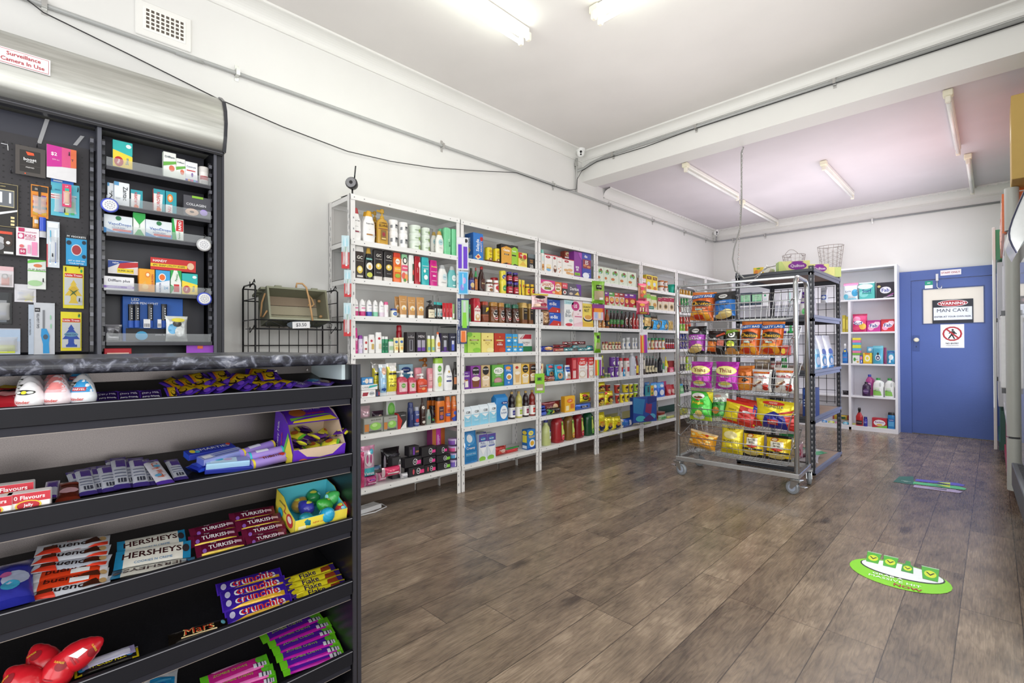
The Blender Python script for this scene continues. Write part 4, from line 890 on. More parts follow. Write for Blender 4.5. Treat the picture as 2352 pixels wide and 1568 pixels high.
for k in range(60): g.box(.012, -.06 - k * .035, .4195, .06, -.045 - k * .035, .4212, '16171a')
g.obj('grille', nf)
CPO = [(.17, 2.06), (.1152, 1.9857), (.0916, 1.9147), (.0724, 1.8509), (.0619, 1.8053), (.0594, 1.7785), (.0615, 1.7487), (.0715, 1.7133), (.0868, 1.6751), (.0994, 1.7092), (.1135, 1.7406), (.18, 1.85)]
MB().prism([(x - .117, z) for x, z in CPO], 'y', -.998, -.6, 'f2f3f4', 'plastic').obj('end_canopy', nf)
MB().tube([(x - .117, -1.0, z) for x, z in CPO[:9]], .004, '2a2a48', 'plastic', 6).obj('canopy_edge', nf)
MB().box(.03, -2.1, .45, .034, -.1, 1.72, 'cfe0da', 'clear').obj('glass_side', nf)
MB().bev(.0, -1.6, 1.0, .028, -1.45, 1.28, '1a1b1e', 'plastic', .006).obj('handle', nf)
cbx = MB().bev(.1, 5.0, 2.385, .5, 5.4, 2.99, 'c9a860', 'matte', .004).box(.0995, 5.05, 2.7, .1, 5.2, 2.8, 'e6d6ac'); tag(cbx.obj('cardboard_carton'), 'tan cardboard carton standing on top of the fridge at the right', 'carton')

# ---------------------------------------------------------------- floor stickers, power board
def floorsheet(name, label, cat, cx, cy, rz, w, h, dec):
 mb = MB(); decor(mb, dec, w, h, lambda x, z: 0, 'card', .0003, False)
 mb.v = [(x, z - h / 2, .0012 - y) for x, y, z in mb.v]
 return tag(mb.obj(name, None, (cx, cy, 0), (0, 0, R(rz))), label, cat)
def ell(cx, cy, rx, ry, n=28): return ','.join(f'{cx + rx * math.cos(6.2832 * i / n):.3f},{cy + ry * math.sin(6.2832 * i / n):.3f}' for i in range(n))
pots = ''
for i, (px, pz, s) in enumerate(((.22, .74, 1), (.40, .73, 1), (.58, .66, .8), (.80, .64, 1.1))):
 a, q = .075 * s, .17 * s
 if i == 2: pots += f'|p3f9c3c,{px-a},{pz-q},{px+a},{pz-q},{px+a*.9},{pz+q*.4},{px+a*.4},{pz+q*.9},{px+a*.4},{pz+q*1.5},{px-a*.4},{pz+q*1.5},{px-a*.4},{pz+q*.9},{px-a*.9},{pz+q*.4}'
 else: pots += f'|p4db02e,{px-a*.85},{pz-q},{px+a*.85},{pz-q},{px+a*1.05},{pz+q},{px-a*1.05},{pz+q}|pa9c8a8,{px-a*1.02},{pz+q*.86},{px+a*1.02},{pz+q*.86},{px+a*1.05},{pz+q},{px-a*1.05},{pz+q}'
 pots += f'|e{px},{pz-.02},{a*.72},{q*.55},d3e32c|t{px},{pz-.02},{a*1.1},{q*.9},V,16181a'
floorsheet('oval_floor_sticker', 'lime green oval drink sticker on the floor, nearest one', 'floor sticker', -.365, 3.27, 4, .42, .5,
   'p86d424,' + ell(.5, .40, .5, .36) + '|p1e2a22,' + ell(.52, .52, .42, .22) + '|pe9edf0,' + ell(.52, .53, .405, .2) + pots + '|t.4,.28,.3,.07,GRAB A,eef4ea|t.47,.2,.5,.09,MASSIVE HIT,fff|t.6,.11,.26,.07,NOW,b3243c')
floorsheet('bottle_floor_sticker', 'faded green and purple bottle sticker lying farther back on floor', 'floor sticker', -.4, 5.47, 2, .47, .62,
   'p2c6a5e,0,.3,.05,.7,.25,.85,.3,.3|t.17,.45,.13,.14,FRESH~IN,cfe6dc|p5a58c4,.3,.7,.88,.82,.98,.76,.95,.66,.3,.56|p58c887,.28,.5,.9,.62,1,.55,.97,.45,.28,.36|pb6a8cc,.3,.3,.85,.38,.95,.32,.9,.22,.3,.16|p1d3a34,.5,.62,.74,.7,.74,.64|p1d3a34,.5,.44,.74,.52,.74,.46|p1d3a34,.5,.26,.74,.32,.74,.27|pc6dc4c,.6,.5,.78,.6,.78,.46|pc6dc4c,.6,.68,.78,.77,.78,.64')
pb = MB().bev(-.05, -.14, 0, .05, .14, .035, 'e8e8ea', 'plastic', .008)
for k in range(3): pb.box(-.02, -.11 + k * .07, .035, .02, -.07 + k * .07, .0355, 'cfcfd2')
pw = tag(pb.obj('power_board', None, (-3.26, 1.72, 0), (0, 0, R(8))), 'white power board on the floor under nearest white bay', 'power board')
MB().tube([(.06, -.1, .008), (.085, .05, .006), (.06, .17, .006), (-.02, .19, .006), (-.04, .145, .01)], .005, 'e6e6e8', 'plastic').obj('flex', pw)
# two wire baskets on the bookcase
def wirebasket(x, y, z, r0, r1, h, sq, label, handles):
 o = MB(); c = '8a7d76'; n = 16
 def ring(t, zz):
  r = r0 + (r1 - r0) * t; return [(r * math.cos(6.2832 * i / n), r * (.8 if sq else 1) * math.sin(6.2832 * i / n), zz) for i in range(n)]
 for t in (0, 1): o.tube(ring(t, h * t), .0035, c, 'black_wire', 5, True)
 m = 6
 for i in range(n):
  a = ring(0, 0)[i]; b = ring(1, h)[i]; o.tube([a, b], .002, c, 'black_wire', 4)
  for k in range(1, m):
   A = ring(k / m, h * k / m); t2 = (k + (.45 if i % 2 else -.45)) / m; B = ring(t2, h * t2)
   o.tube([A[i], B[(i + 1) % n]] if i % 2 == 0 else [ring(t2 - .9 / m, h * (t2 - .9 / m))[i], A[(i + 1) % n]], .0016, c, 'black_wire', 4)
 if handles:
  for s in (1, -1): o.tube([(s * r1 * .95 * math.cos(q), s * r1 * .95 * math.sin(q), h + .07 * math.sin((q - .9) / 1.34 * 3.14)) for q in (.9, 1.1, 1.35, 1.57, 1.8, 2.0, 2.24)], .003, c, 'black_wire', 5)
 return tag(o.obj('wire_basket', None, (x, y, z)), label, 'wire basket', 'wire baskets')
wirebasket(-2.16, 8.29, 2.267, .105, .155, .29, False, 'smaller round wire basket with loop handles on top of bookcase', True)
wirebasket(-1.68, 8.29, 2.267, .12, .165, .36, True, 'taller flared wire basket on top of bookcase, nearer the door', False)
# ---------------------------------------------------------------- goods (millimetres)
put('shampoo_bottle','white shampoo bottle with red cap@01','oval','f6f4f2,b8383f','t.5,.6,.6,.06,Super Soft,555|t.45,.43,.5,.02,intense shine,999|r.2,.25,.7,.29,8a2f45|e.82,.27,.09,.035,d8d0d0',[(-3143,1612,1942,83,228,41)])
put('shampoo_bottle','white shampoo bottle with yellow cap@01','oval','f6f4f2,e0a92c','t.5,.58,.62,.06,Super Soft,555|t.45,.4,.5,.02,repair,999|r.2,.22,.7,.26,b07a3a|e.82,.24,.09,.035,d8d0d0',[(-3208,1723,1979,64,197,32),(-3145,1715,1942,94,226,47)])
put('pump_bottle','tall golden shampoo bottle with pump top@01','pump','c79a35,caa03c','t.5,.6,.7,.05,LOREAL,5b3b1e|t.5,.52,.8,.09,ELVIVE,4a2c18|r.05,.42,.95,.44,8a4a3a|r.25,.12,.75,.4,8a6a3a|e.5,.28,.14,.06,a0353f|r.3,.14,.7,.18,e0c27a',[(-3214,1802,1970,66,227,33),(-3143,1820,1942,86,259,43)])
put('cream_tub','white cream tub with printed barcode, upper@01','tub','f3f2f0,f6f5f4','r.5,.3,.85,.62,4a4d52|r.52,.33,.84,.36,f3f2f0|r.52,.42,.84,.45,f3f2f0|r.05,.3,.2,.55,8a8d92',[(-3157,1918,2051,70,88,70),(-3157,2003,2050,70,85,70)])
put('cream_tub','white cream tub with printed barcode, lower@01','tub','f3f2f0,f6f5f4','r.5,.3,.85,.62,4a4d52|r.52,.33,.84,.36,f3f2f0|r.52,.42,.84,.45,f3f2f0|r.05,.3,.2,.55,8a8d92',[(-3157,1918,1942,70,109,70),(-3157,2003,1942,70,108,70)])
put('hair_mask_tub','pale green hair mask tub, upper@01','tub','dfeadb,e2ebe0','r.62,.15,.95,.55,8fae5c|t.45,.4,.5,.14,vitamin,6f8a6a',[(-3168,2114,2071,92,62,92),(-3156,2206,2070,69,58,69)])
put('hair_mask_tub','pale green hair mask tub, middle@01','tub','dfeadb,e2ebe0','r.62,.15,.95,.55,8fae5c|t.45,.4,.5,.14,vitamin,6f8a6a',[(-3168,2114,2011,92,60,92),(-3156,2206,2012,69,58,69)])
put('hair_mask_tub','pale green hair mask tub, lowest@01','tub','dfeadb,e2ebe0','r.62,.15,.95,.55,8fae5c|t.45,.4,.5,.14,vitamin,6f8a6a',[(-3168,2114,1942,92,70,92),(-3156,2206,1942,69,70,69)])
put('shampoo_bottle','white oval bottle with gold cap@01','oval','f1f0ea,c2a052','e.5,.5,.28,.13,b9d8dc|t.5,.5,.3,.06,argan,4a7a86|t.5,.25,.5,.04,shampoo,777',[(-3194,2316,1962,68,161,34),(-3143,2332,1942,78,182,42)])
put('conditioner_bottle','mint green conditioner bottle@01','slab','7fd3a0,79cf9a','t.62,.5,.14,.6,naturals,e9f7ee,90|e.75,.35,.1,.05,3f8a62|e.7,.45,.08,.04,3f8a62',[(-3197,2395,1965,56,196,31),(-3142,2404,1942,66,219,39),(-3140,2479,1942,67,220,37)])
put('conditioner_bottle','dark brown conditioner bottle with white top@02','slabtop','3b3230,e6e4e0','t.5,.66,.6,.1,GC,e8e4dc|t.5,.55,.7,.04,ULTIMATE REPAIR,d8d4cc|e.5,.28,.3,.12,e6c95a|e.5,.3,.18,.07,f4eecb|r.2,.05,.8,.1,d9d5cf',[(-3183,1608,1693,43,209,22),(-3140,1634,1678,73,224,36)])
put('shampoo_bottle','black milk shampoo bottle with gold cap@02','oval','1f1c1c,c29a3a','r.15,.62,.85,.68,2f8f86|t.5,.65,.6,.04,Palmolive,e8f4f0|e.5,.42,.36,.12,f2ece0|e.5,.4,.16,.06,f0c46a|e.5,.15,.32,.08,cfd45a',[(-3141,1710,1678,68,224,38)])
put('conditioner_bottle','black conditioner bottle with white bottom cap@02','slab','2e2a2b,ded9d4','t.5,.8,.6,.09,GC,e8e4dc|t.5,.68,.7,.04,TOTAL REPAIR,cfcac2|e.5,.45,.32,.1,e4c452|e.45,.47,.14,.05,f6efcf|t.5,.25,.6,.03,BALSAM,bbb',[(-3140,1780,1678,72,224,36),(-3141,1863,1678,75,224,38)])
put('conditioner_bottle','orange conditioner bottle with coral top@02','slabtop','e8702c,d8452f','e.5,.7,.28,.1,f4f0e6|t.5,.7,.4,.05,lively,d0522a|r.1,.35,.9,.52,f2b13c|t.5,.44,.7,.05,PASSIONFLOWER,fff|e.5,.22,.35,.07,9fb83a',[(-3139,1936,1678,66,219,33)])
put('shampoo_bottle','fruit-patterned shampoo bottle with green top@02','slabtop','e9dfd2,8fc89a','e.5,.78,.35,.12,222|e.5,.78,.22,.08,f0ece4|r0,.42,1,.62,e0527a|t.5,.52,.8,.05,FRESH,fff|e.3,.25,.3,.12,e2665a|e.7,.2,.28,.12,f0a35a|e.45,.1,.2,.06,5a9a4a',[(-3136,1999,1678,55,215,27)])
put('shampoo_bottle','translucent white bottle beside fruit-patterned bottle@02','slabtop','eeeeea,f4f4f2','r.65,.1,1,.7,4a5a42|e.8,.4,.15,.1,d8584a',[(-3133,2058,1678,45,217,22)])
put('shampoo_bottle','crimson red shampoo bottle@02','slabtop','b3202f,a51c2b','r.72,.1,1,.8,e2ccc8|t.4,.5,.2,.5,colour,e8b0b0,90|e.78,.7,.2,.1,fff',[(-3135,2114,1678,52,216,26)])
put('shampoo_bottle','teal shampoo bottle with white emblem@02','slabtop','2fb3b8,38bcc0','t.5,.68,.75,.06,COCONUT,fff|t.5,.58,.7,.04,WATER,e0f4f4|e.5,.28,.25,.09,f0fafa|e.35,.5,.15,.06,e8f4ee',[(-3140,2186,1678,73,217,37)])
put('shampoo_bottle','magenta shampoo bottle with yellow lettering@02','slabtop','cf2088,c81c80','t.5,.75,.7,.08,fructis,f6e27a|t.5,.55,.75,.05,COLOR LAST,fff|r.3,.36,.7,.42,f4c8de|t.5,.2,.6,.04,SHAMPOO,fff',[(-3140,2265,1678,73,203,37)])
put('shampoo_bottle','white pear-shaped bottle with silver cap@02','oval','efeeea,b9bcbd','e.6,.45,.22,.14,cfe4ea|t.6,.45,.3,.05,coco,3a7a88|t.5,.2,.5,.04,HYDRATE,777',[(-3147,2361,1678,98,179,49)])
put('shampoo_bottle','aqua pear-shaped bottle with silver cap@02','oval','6fbcbc,b9bcbd','e.55,.45,.24,.14,e6f2f2|t.55,.45,.3,.05,coconut,2a6a74|r.4,.08,.7,.14,d8f0f0',[(-3147,2461,1678,98,179,49)])
put('roll_on_deodorant','white roll-on deodorant with pink base@03','roll','f4f2f2,c8327a','r.2,.42,.8,.5,e48ab0|t.5,.62,.6,.08,Rexona,555',[(-3143,1611,1419,41,119,41),(-3145,1663,1419,46,119,46)])
put('roll_on_deodorant','white roll-on deodorant with dark blue base@03','roll','f4f2f2,3c52b0','t.5,.66,.55,.08,Dove,4a5a8a|r.25,.45,.75,.49,c8cde0',[(-3143,1714,1419,42,117,42)])
put('roll_on_deodorant','white roll-on deodorant with mint base@03','roll','f4f2f2,84cfa8','t.5,.66,.55,.08,Dove,5a7a6a|r.25,.45,.75,.49,cfe0d4',[(-3142,1762,1419,40,118,40)])
put('roll_on_deodorant','white roll-on deodorant with lilac base@03','roll','f4f2f2,e3cfe0','t.5,.66,.55,.08,Dove,7a6a8a|r.25,.45,.75,.49,e0d4e0',[(-3142,1810,1419,40,115,41)])
put('roll_on_deodorant','plain white roll-on deodorant in back line@03','roll','f2f0f0,e6b8cc','',[(-3179,1597,1419,24,118,24),(-3180,1706,1419,19,115,19)])
put('roll_on_deodorant','small white deodorant with pink cap@03','aero','f3eff0,dd5f92','t.5,.4,.14,.5,powder,c04a7a,90',[(-3140,1848,1419,36,110,37)])
put('jelly_jar','white petroleum jelly jar with blue lid@03','jar','f0eedd,2c4a9a','e.5,.4,.34,.22,2f62b4|t.5,.4,.5,.14,Vaseline,fff',[(-3150,1917,1419,49,64,55)])
put('face_wash_tube','gold face wash tube with white cap@03','tube','c9955a,ece8e2','t.45,.72,.6,.08,BODY WASH,f2e2c4|e.5,.45,.3,.12,f0e6d0|e.5,.4,.16,.07,eab44e|t.5,.82,.5,.04,original,f2e2c4',[(-3175,1963,1435,44,143,28),(-3141,1993,1419,70,165,39),(-3141,2068,1419,71,161,39),(-3142,2147,1419,72,163,39)])
put('pump_bottle','dark brown bottle with black pump and cream label@03','pump','2e231f,17181a','r.05,.06,.95,.5,e6dcc0|t.5,.35,.7,.05,BODY OIL,5a4a3a|t.5,.22,.6,.04,argan,7a6a5a',[(-3151,2245,1419,64,145,58)])
put('wash_bottle','little black bottle with teal cap@03','slabtop','2a2420,2fb6b4','r.15,.15,.9,.62,cfd8d6|t.5,.45,.6,.12,ASSASSIN,333|e.6,.3,.2,.1,5a9aa0',[(-3149,2290,1419,18,137,13),(-3137,2308,1419,19,135,14),(-3155,2342,1419,48,135,29)])
put('cream_tube','red cream tube with white cap@03','tube','c4222c,f0ecec','t.5,.55,.16,.55,COLGATE,f0c4c4,90',[(-3131,2367,1419,32,132,18),(-3131,2401,1419,34,133,18),(-3132,2435,1419,33,135,20)])
put('slim_box','slim green and white box at the post@03','box','8fbb6a,e8eee0','r.1,.1,.9,.4,f0f4ea',[(-3152,2459,1419,15,127,60)])
put('hair_spray','tall magenta hairspray can@04','aero','cf2c86,cf2c86','t.5,.45,.16,.5,SCHWARZ,f6b8dc,90|e.5,.55,.3,.06,f0d0e4|r.0,.1,1,.16,e86ab0',[(-3162,1593,1158,24,177,24),(-3136,1608,1158,28,176,28)])
put('spray_can','lilac spray can with purple cap@04','aero','dcd0ea,8a2f9c','r.1,.25,.9,.55,efe8f4|t.5,.4,.15,.4,floral,7a3a9a,90',[(-3139,1644,1158,35,125,35)])
put('lotion_bottle','small white lotion bottle with red mark@04','slabtop','efedea,f2f0ee','e.5,.62,.25,.08,c43a40|r.2,.2,.7,.3,b03a3a',[(-3132,1680,1158,34,119,21)])
put('lotion_bottle','white lotion bottle with gold label@04','slabtop','efedea,f2f0ee','e.4,.66,.2,.07,c43a50|r.4,.2,.8,.5,c9a95a',[(-3136,1727,1158,47,131,28)])
put('lotion_bottle','taller white lotion bottle with rounded top@04','slabtop','f2f1ee,f4f3f1','e.5,.7,.2,.06,c42a40|r.45,.2,.85,.45,e0d4b8',[(-3137,1782,1158,50,148,31)])
put('mouthwash_bottle','green mouthwash bottle with white cap@04','slabtop','1f8a5c,eef0ee','r.1,.15,.9,.6,0f6a48|t.5,.4,.7,.14,LISTERINE,e4f0e6',[(-3129,1818,1158,22,119,14),(-3129,1843,1158,25,118,15)])
put('wash_bottle','pale bottle with green cap@04','slabtop','e4e8e0,3f9a50','r.1,.2,.9,.5,a8c8a0',[(-3134,1882,1158,41,98,24)])
put('lotion_tube','pale yellow sunscreen tube@04','tube','f0e4a8,f4f0e0','e.5,.72,.3,.09,3a6ab0|t.5,.5,.6,.06,sensitive,7a6a3a|e.5,.3,.25,.1,eeb85a',[(-3134,1928,1158,43,110,24),(-3135,1973,1158,41,112,26)])
put('spray_can','tall red spray can with red cap@04','aero','b81c2a,c42430','e.5,.5,.3,.06,e8c0b8|t.5,.3,.6,.06,COLOUR,fff',[(-3236,2016,1158,43,207,49)])
put('razor_pack','black razor gift box with silver tube@04','box','3a3638,2a2628','r.3,.08,.7,.62,8a8a92|r.4,.12,.6,.6,2a2430|t.5,.75,.7,.1,EXTREME,e0dcdc|p9a9aa2,.35,.88,.5,.82,.65,.88,.5,.78',[(-3144,2051,1158,74,153,45)])
put('gift_box','black gift box with two purple-based cans@04','box','262226,1c191c','r.12,.06,.46,.6,a9a4b4|r.54,.06,.88,.6,a9a4b4|r.12,.06,.46,.24,6a3aa0|r.54,.06,.88,.24,6a3aa0|t.5,.78,.6,.13,MEN,e8e4e8',[(-3144,2142,1158,89,155,45)])
put('fragrance_bottle','slim yellow-green spray bottle@04','aero','cfd86a,f2f4f0','r.1,.1,.9,.3,7fb8b0',[(-3137,2220,1158,31,129,31),(-3138,2261,1158,31,128,31)])
put('sunscreen_spray','white sunscreen bottle with orange spray nozzle@04','sauce','f0e8e0,e2662a','e.5,.38,.3,.12,e89a3a|t.5,.18,.6,.05,SPF50,c0562a',[(-3139,2310,1158,46,158,34)])
put('gift_box','black and purple gift box with one silver can@04','box','2a2830,3a2f5a','r.32,.06,.68,.62,b0b2bc|r.32,.06,.68,.26,5a3a90|t.5,.8,.6,.12,MEN,e4e4ea|r.0,.0,1,.04,6a3aa0',[(-3144,2370,1158,74,150,45)])
put('gift_box','dark navy gift box with blue can by the post@04','box','23253a,2a2a48','r.3,.06,.66,.6,5a6ad0|r.34,.4,.62,.6,d8dae4|t.5,.78,.6,.1,SPORT,d0d4e4',[(-3144,2451,1158,77,150,45)])
put('balm_tin','small flat aqua balm tin@04','can','38b0c8,46bcd2','',[(-3189,2028,1158,44,29,44)])
put('balm_tin','small flat lime green balm tin@04','can','8ed04a,98d654','',[(-3187,2079,1158,36,30,39)])
put('cotton_pads','tall yellow packet of cotton pads@05','film','e8d84a,f0eeea','r.1,.12,.9,.62,eadb3c|t.5,.5,.7,.07,MAKEUP,2a2a22|t.5,.4,.75,.07,REMOVER,2a2a22|t.5,.3,.6,.07,PADS,2a2a22|r.15,.64,.85,.7,2c2c24|r.2,.75,.8,.95,f4f2ee',[(-3208,1806,863,68,206,52),(-3148,1896,847,84,235,52)])
put('cotton_packet','light blue baby wipes packet standing up@05','film','b8d8ee,e8eef4','r.15,.1,.85,.55,9fc8ea|e.5,.2,.3,.06,2a5aa8|e.5,.78,.3,.12,e2b8a0|t.5,.4,.6,.06,baby,fff',[(-3147,1822,847,63,229,50)])
put('plastic_bag','clear plastic bag bundle behind cotton pads@05','film','c9c4be','',[(-3292,1868,972,127,132,60)])
put('bandage_box','blue and white bandage box on toothpaste boxes@05','box','3a8ac8,2a6aa8','e.42,.5,.16,.35,f0e0d0|r.62,.2,.9,.8,f2f2f4|t.2,.5,.25,.3,aid,fff',[(-3147,1692,937,90,50,50)])
put('toothpaste_box','white toothpaste box with teal stripe, upper@05','box','f2f2f2,e0e4e4','p35b0a8,.4,.3,.95,.6,1,.9,.5,.8|t.25,.5,.35,.45,LYNX,888',[(-3149,1707,899,125,37,55)])
put('toothpaste_box','white toothpaste box with maroon label, lower@05','box','f2f0ee,e4e0de','pa02a3a,.05,.2,.4,.2,.5,.7,.1,.7|e.72,.5,.2,.3,c9ccd0|t.72,.5,.3,.3,zen,666',[(-3149,1699,847,109,50,55)])
put('small_carton','tiny dark cosmetic carton beside toothpaste@05','box','3a2a3a,5a2a3a','r.1,.1,.5,.7,2a4a7a|r.5,.2,.95,.7,a03a4a',[(-3142,1772,847,33,48,40)])
put('tissue_pack','pale blue tissue pack at back of shelf@05','box','a9d2e6,cfe6f0','e.5,.62,.34,.2,2a4a90|t.5,.62,.4,.12,Kleenex,fff|r0,0,1,.3,5ab0d8',[(-3322,2115,949,129,112,60)])
put('hand_soap','pink foaming hand soap with white pump@05','pump','c2405a,f4f2f2','r.12,.1,.88,.5,e6b8c0|e.5,.36,.2,.1,6aaa4a|t.5,.36,.28,.05,Dettol,fff|e.5,.18,.2,.06,f0d0d8',[(-3154,1984,847,90,178,63),(-3147,2067,847,72,166,50)])
put('hand_soap','orange-red hand soap with white pump@05','pump','d84a2a,f2f0ee','r.1,.28,.9,.42,a02a1c|t.5,.35,.7,.06,PALMOLIVE,fff|e.5,.2,.18,.07,f0a060',[(-3149,2161,847,91,145,54)])
put('body_wash','large white body wash with orange-brown pump@05','pump','ece4e2,b8702a','',[(-3262,2272,847,110,263,61)])
put('body_wash','clear pink body wash bottle@05','slab','e08a96,f2eaea','r.2,.25,.8,.75,e8b0b4|t.5,.6,.5,.05,GENTLE,fff|t.5,.45,.6,.05,WASH,9a2a40',[(-3192,2155,847,60,190,30),(-3166,2249,847,49,184,28)])
put('body_wash','white body wash bottle with lime green cap@05','slabtop','f2f4f0,9cc83a','e.5,.68,.22,.1,6ab04a|t.5,.68,.3,.05,Dettol,fff|e.5,.34,.24,.12,a8d060|e.5,.2,.18,.07,e8e85a|t.5,.52,.5,.04,refresh,4a8a3a',[(-3146,2316,847,86,261,47)])
put('body_wash','white body wash with dark green cap behind@05','slabtop','e8ece6,2a7a3a','',[(-3254,2417,974,40,139,24)])
put('body_wash','white oval body wash bottle, blue logo@05','oval','f3f3f4,f0f0f2','t.5,.55,.5,.08,Dove,3a4a8a|r.2,.34,.75,.4,2c3a78|e.5,.74,.1,.05,c8a050',[(-3145,2413,847,92,202,46)])
put('hair_spray/spray bottle','narrow black hair spray bottle with pointed top@05','sauce','26221f,1a1817','r.1,.2,.9,.45,c87a4a|t.5,.52,.6,.05,KERATIN,d8d4d0',[(-3143,2487,847,52,226,42)])
put('sponge_pack','pale pink cleansing pack at back of shelf@06','film','e6bcc8,e8c8d0','t.5,.7,.6,.1,sensitive,f8f0f2',[(-3262,1742,593,85,177,60)])
put('soap_bag','dark purple floral packet behind soap boxes@06','film','3a2a3a,4a3042','e.4,.4,.25,.3,c89aa8|e.6,.6,.2,.2,e0c0b0',[(-3267,1850,593,95,131,50)])
put('twin_pack','clear twin pack with two lime green discs@06','box','d8dcd6,cfd4cc','e.55,.68,.4,.26,6fc04a|e.55,.22,.36,.18,6fc04a|e.55,.68,.24,.16,8ad060',[(-3247,1936,593,78,201,50)])
put('soap_egg_box','grey box with green egg in the window@06','box','8d8f88,7a7c74','r.04,.62,.96,.96,a3a59c|e.6,.42,.3,.26,8fc85a|e.55,.5,.14,.12,b8e08a|r.04,.12,.26,.6,c8803a|t.62,.85,.5,.12,BATH BOMB,3a3a36|r.25,.04,.9,.13,4a4c48',[(-3157,1737,593,152,105,70),(-3157,1874,593,117,103,70)])
put('pink_soap','rounded pink packet at left end of shelf@06','film','e8707a,f0b0b0','e.4,.6,.2,.2,f6dcdc',[(-3212,1662,593,40,57,40)])
put('gift_carton','black and red cosmetic box with white chevron@06','box','2a2829,b52c28','pc03028,0,0,.3,0,.5,.5,.0,1|pe2e0de,.3,0,.95,.5,.95,.0|t.6,.82,.5,.08,CARBON,d0d0d0',[(-3144,1971,593,78,118,45)])
put('deodorant_can','navy blue body spray can@06','aero','2a3568,2c3a70','t.5,.4,.16,.5,MARINE,aab4dc,90',[(-3145,2057,593,47,185,47)])
put('deodorant_can','blue and silver body spray can@06','aero','4a5590,a9acb8','e.45,.3,.3,.1,c83a40|t.5,.6,.6,.06,SURE,e4e6ee|r0,.1,1,.16,9aa2c4',[(-3145,2110,593,45,147,45)])
put('root_beer_shampoo','dark brown bottle shaped like beer with white letters@06','wine','3a221a,2a1a14','e.5,.64,.3,.06,e4dcd0|t.5,.64,.4,.05,C,3a221a|t.5,.3,.7,.07,DEEP CLEAN,e8e4dc|e.5,.12,.3,.05,d8d0c4',[(-3145,2165,593,45,214,45)])
put('body_wash','grey-green hanging shower bottle@06','oval','8f9a90,9aa49a','e.5,.45,.3,.12,5a9a8a|t.5,.65,.5,.05,Dove MEN,4a5a54',[(-3136,2216,593,46,118,27)])
put('deodorant_can','black body spray can with green spot@06','aero','222024,1c1a1e','e.5,.2,.26,.07,3aa04a|t.5,.55,.15,.4,URBAN,8a8a90,90',[(-3179,2278,593,31,137,43)])
put('shaver_gel','orange shower gel bottle with dark cap@06','slabtop','e07a28,2a2a30','r.22,.1,.8,.62,4a2a3a|t.5,.5,.4,.05,SPORT,f0d0b0|e.5,.22,.2,.08,8a5a90|r.3,.3,.7,.42,c86a2a',[(-3242,2299,612,40,182,20),(-3208,2320,614,40,182,23),(-3143,2332,593,77,207,42)])
put('shave_foam','orange shaving foam can@06','aero','e2702a,e6803a','t.5,.62,.7,.07,Gillette,f6e6da|r0,.22,1,.34,3a5ab0|t.5,.28,.6,.05,FOAM,fff|e.5,.45,.28,.06,b8442a',[(-3148,2409,593,51,203,51)])
put('shave_foam','orange shaving can with blue swirl base@06','aero','dc7a34,e08a48','p2f4aa8,0,0,1,0,1,.3,.0,.12|e.5,.32,.3,.08,3a5ac0|r0,.4,1,.5,c2522a|t.5,.62,.7,.07,Gillette,f0e4da',[(-3147,2473,593,49,202,49)])
put('hair_brush','bright pink hairbrush pack at end of shelf@07','film','d0487a,c83a6e','e.5,.6,.35,.3,a82a58',[(-3140,1657,217,31,248,35)])
put('razor_blister','pink and teal razor blister pack standing upright@07','film','d8b4c8,d890b0','r.1,.12,.9,.42,48b8c4|t.5,.28,.7,.12,Venus,fff|e.5,.66,.3,.2,e8dce4|e.7,.85,.12,.07,48b0c8|e.38,.66,.08,.12,c85a90|e.62,.66,.08,.12,c85a90',[(-3208,1736,217,112,271,40)])
put('sanitary_bag','large glossy black packet lying against the wall@07','film','232126,1a181c','e.35,.4,.12,.25,6a3ab0|e.1,.5,.04,.3,b8b4c0|e.6,.75,.3,.06,4a464e',[(-3273,1958,217,159,215,90)])
put('tampon_box','black box with pink band, top of stack@07','box','1e1b1f,2a262c','r.62,.3,.95,.6,e03a90|t.62,.5,.2,.5,U,fff|e.6,.5,.12,.33,f4f4f6|e.6,.5,.1,.28,1c1a1e|t.6,.5,.1,.3,U,fff',[(-3152,2211,347,136,74,60),(-3152,2336,339,110,69,60)])
put('tampon_box','long black box with purple patch at back@07','box','242026,2a262c','r.4,.1,.56,.9,7a3ab0|r.1,.2,.3,.7,4a464a|r.65,.3,.95,.5,9a6a4a',[(-3167,2084,369,93,73,60)])
put('tampon_box','black box with pink band, middle of stack@07','box','1e1b1f,2a262c','r.62,.2,.95,.6,e03a90|t.62,.5,.2,.5,U,fff|e.6,.5,.12,.33,f4f4f6|e.6,.5,.1,.28,1c1a1e|t.6,.5,.1,.3,U,fff',[(-3152,2067,291,151,71,60),(-3152,2216,285,118,58,60)])
put('tampon_box','black box with green band, upper of two@07','box','1e1b1f,2a262c','r.62,.2,.95,.6,7ac83a|t.62,.5,.2,.5,U,fff|e.6,.5,.12,.33,f4f4f6|e.6,.5,.1,.28,1c1a1e|t.6,.5,.1,.3,U,fff',[(-3152,2353,279,139,55,60)])
put('tampon_box','black box with green band, lower of two@07','box','1e1b1f,2a262c','r.62,.2,.95,.6,7ac83a|t.62,.5,.2,.5,U,fff|e.6,.5,.12,.33,f4f4f6|e.6,.5,.1,.28,1c1a1e|t.6,.5,.1,.3,U,fff',[(-3152,2358,217,128,57,60)])
put('tampon_box','black box with pink band, bottom of stack@07','box','1e1b1f,2a262c','r.62,.2,.98,.6,e83a80|e.3,.5,.06,.3,c84a5a|t.62,.5,.2,.5,U,fff|e.6,.5,.12,.33,f4f4f6|e.6,.5,.1,.28,1c1a1e|t.6,.5,.1,.3,U,fff',[(-3152,2097,217,141,69,60),(-3152,2222,217,105,62,60)])
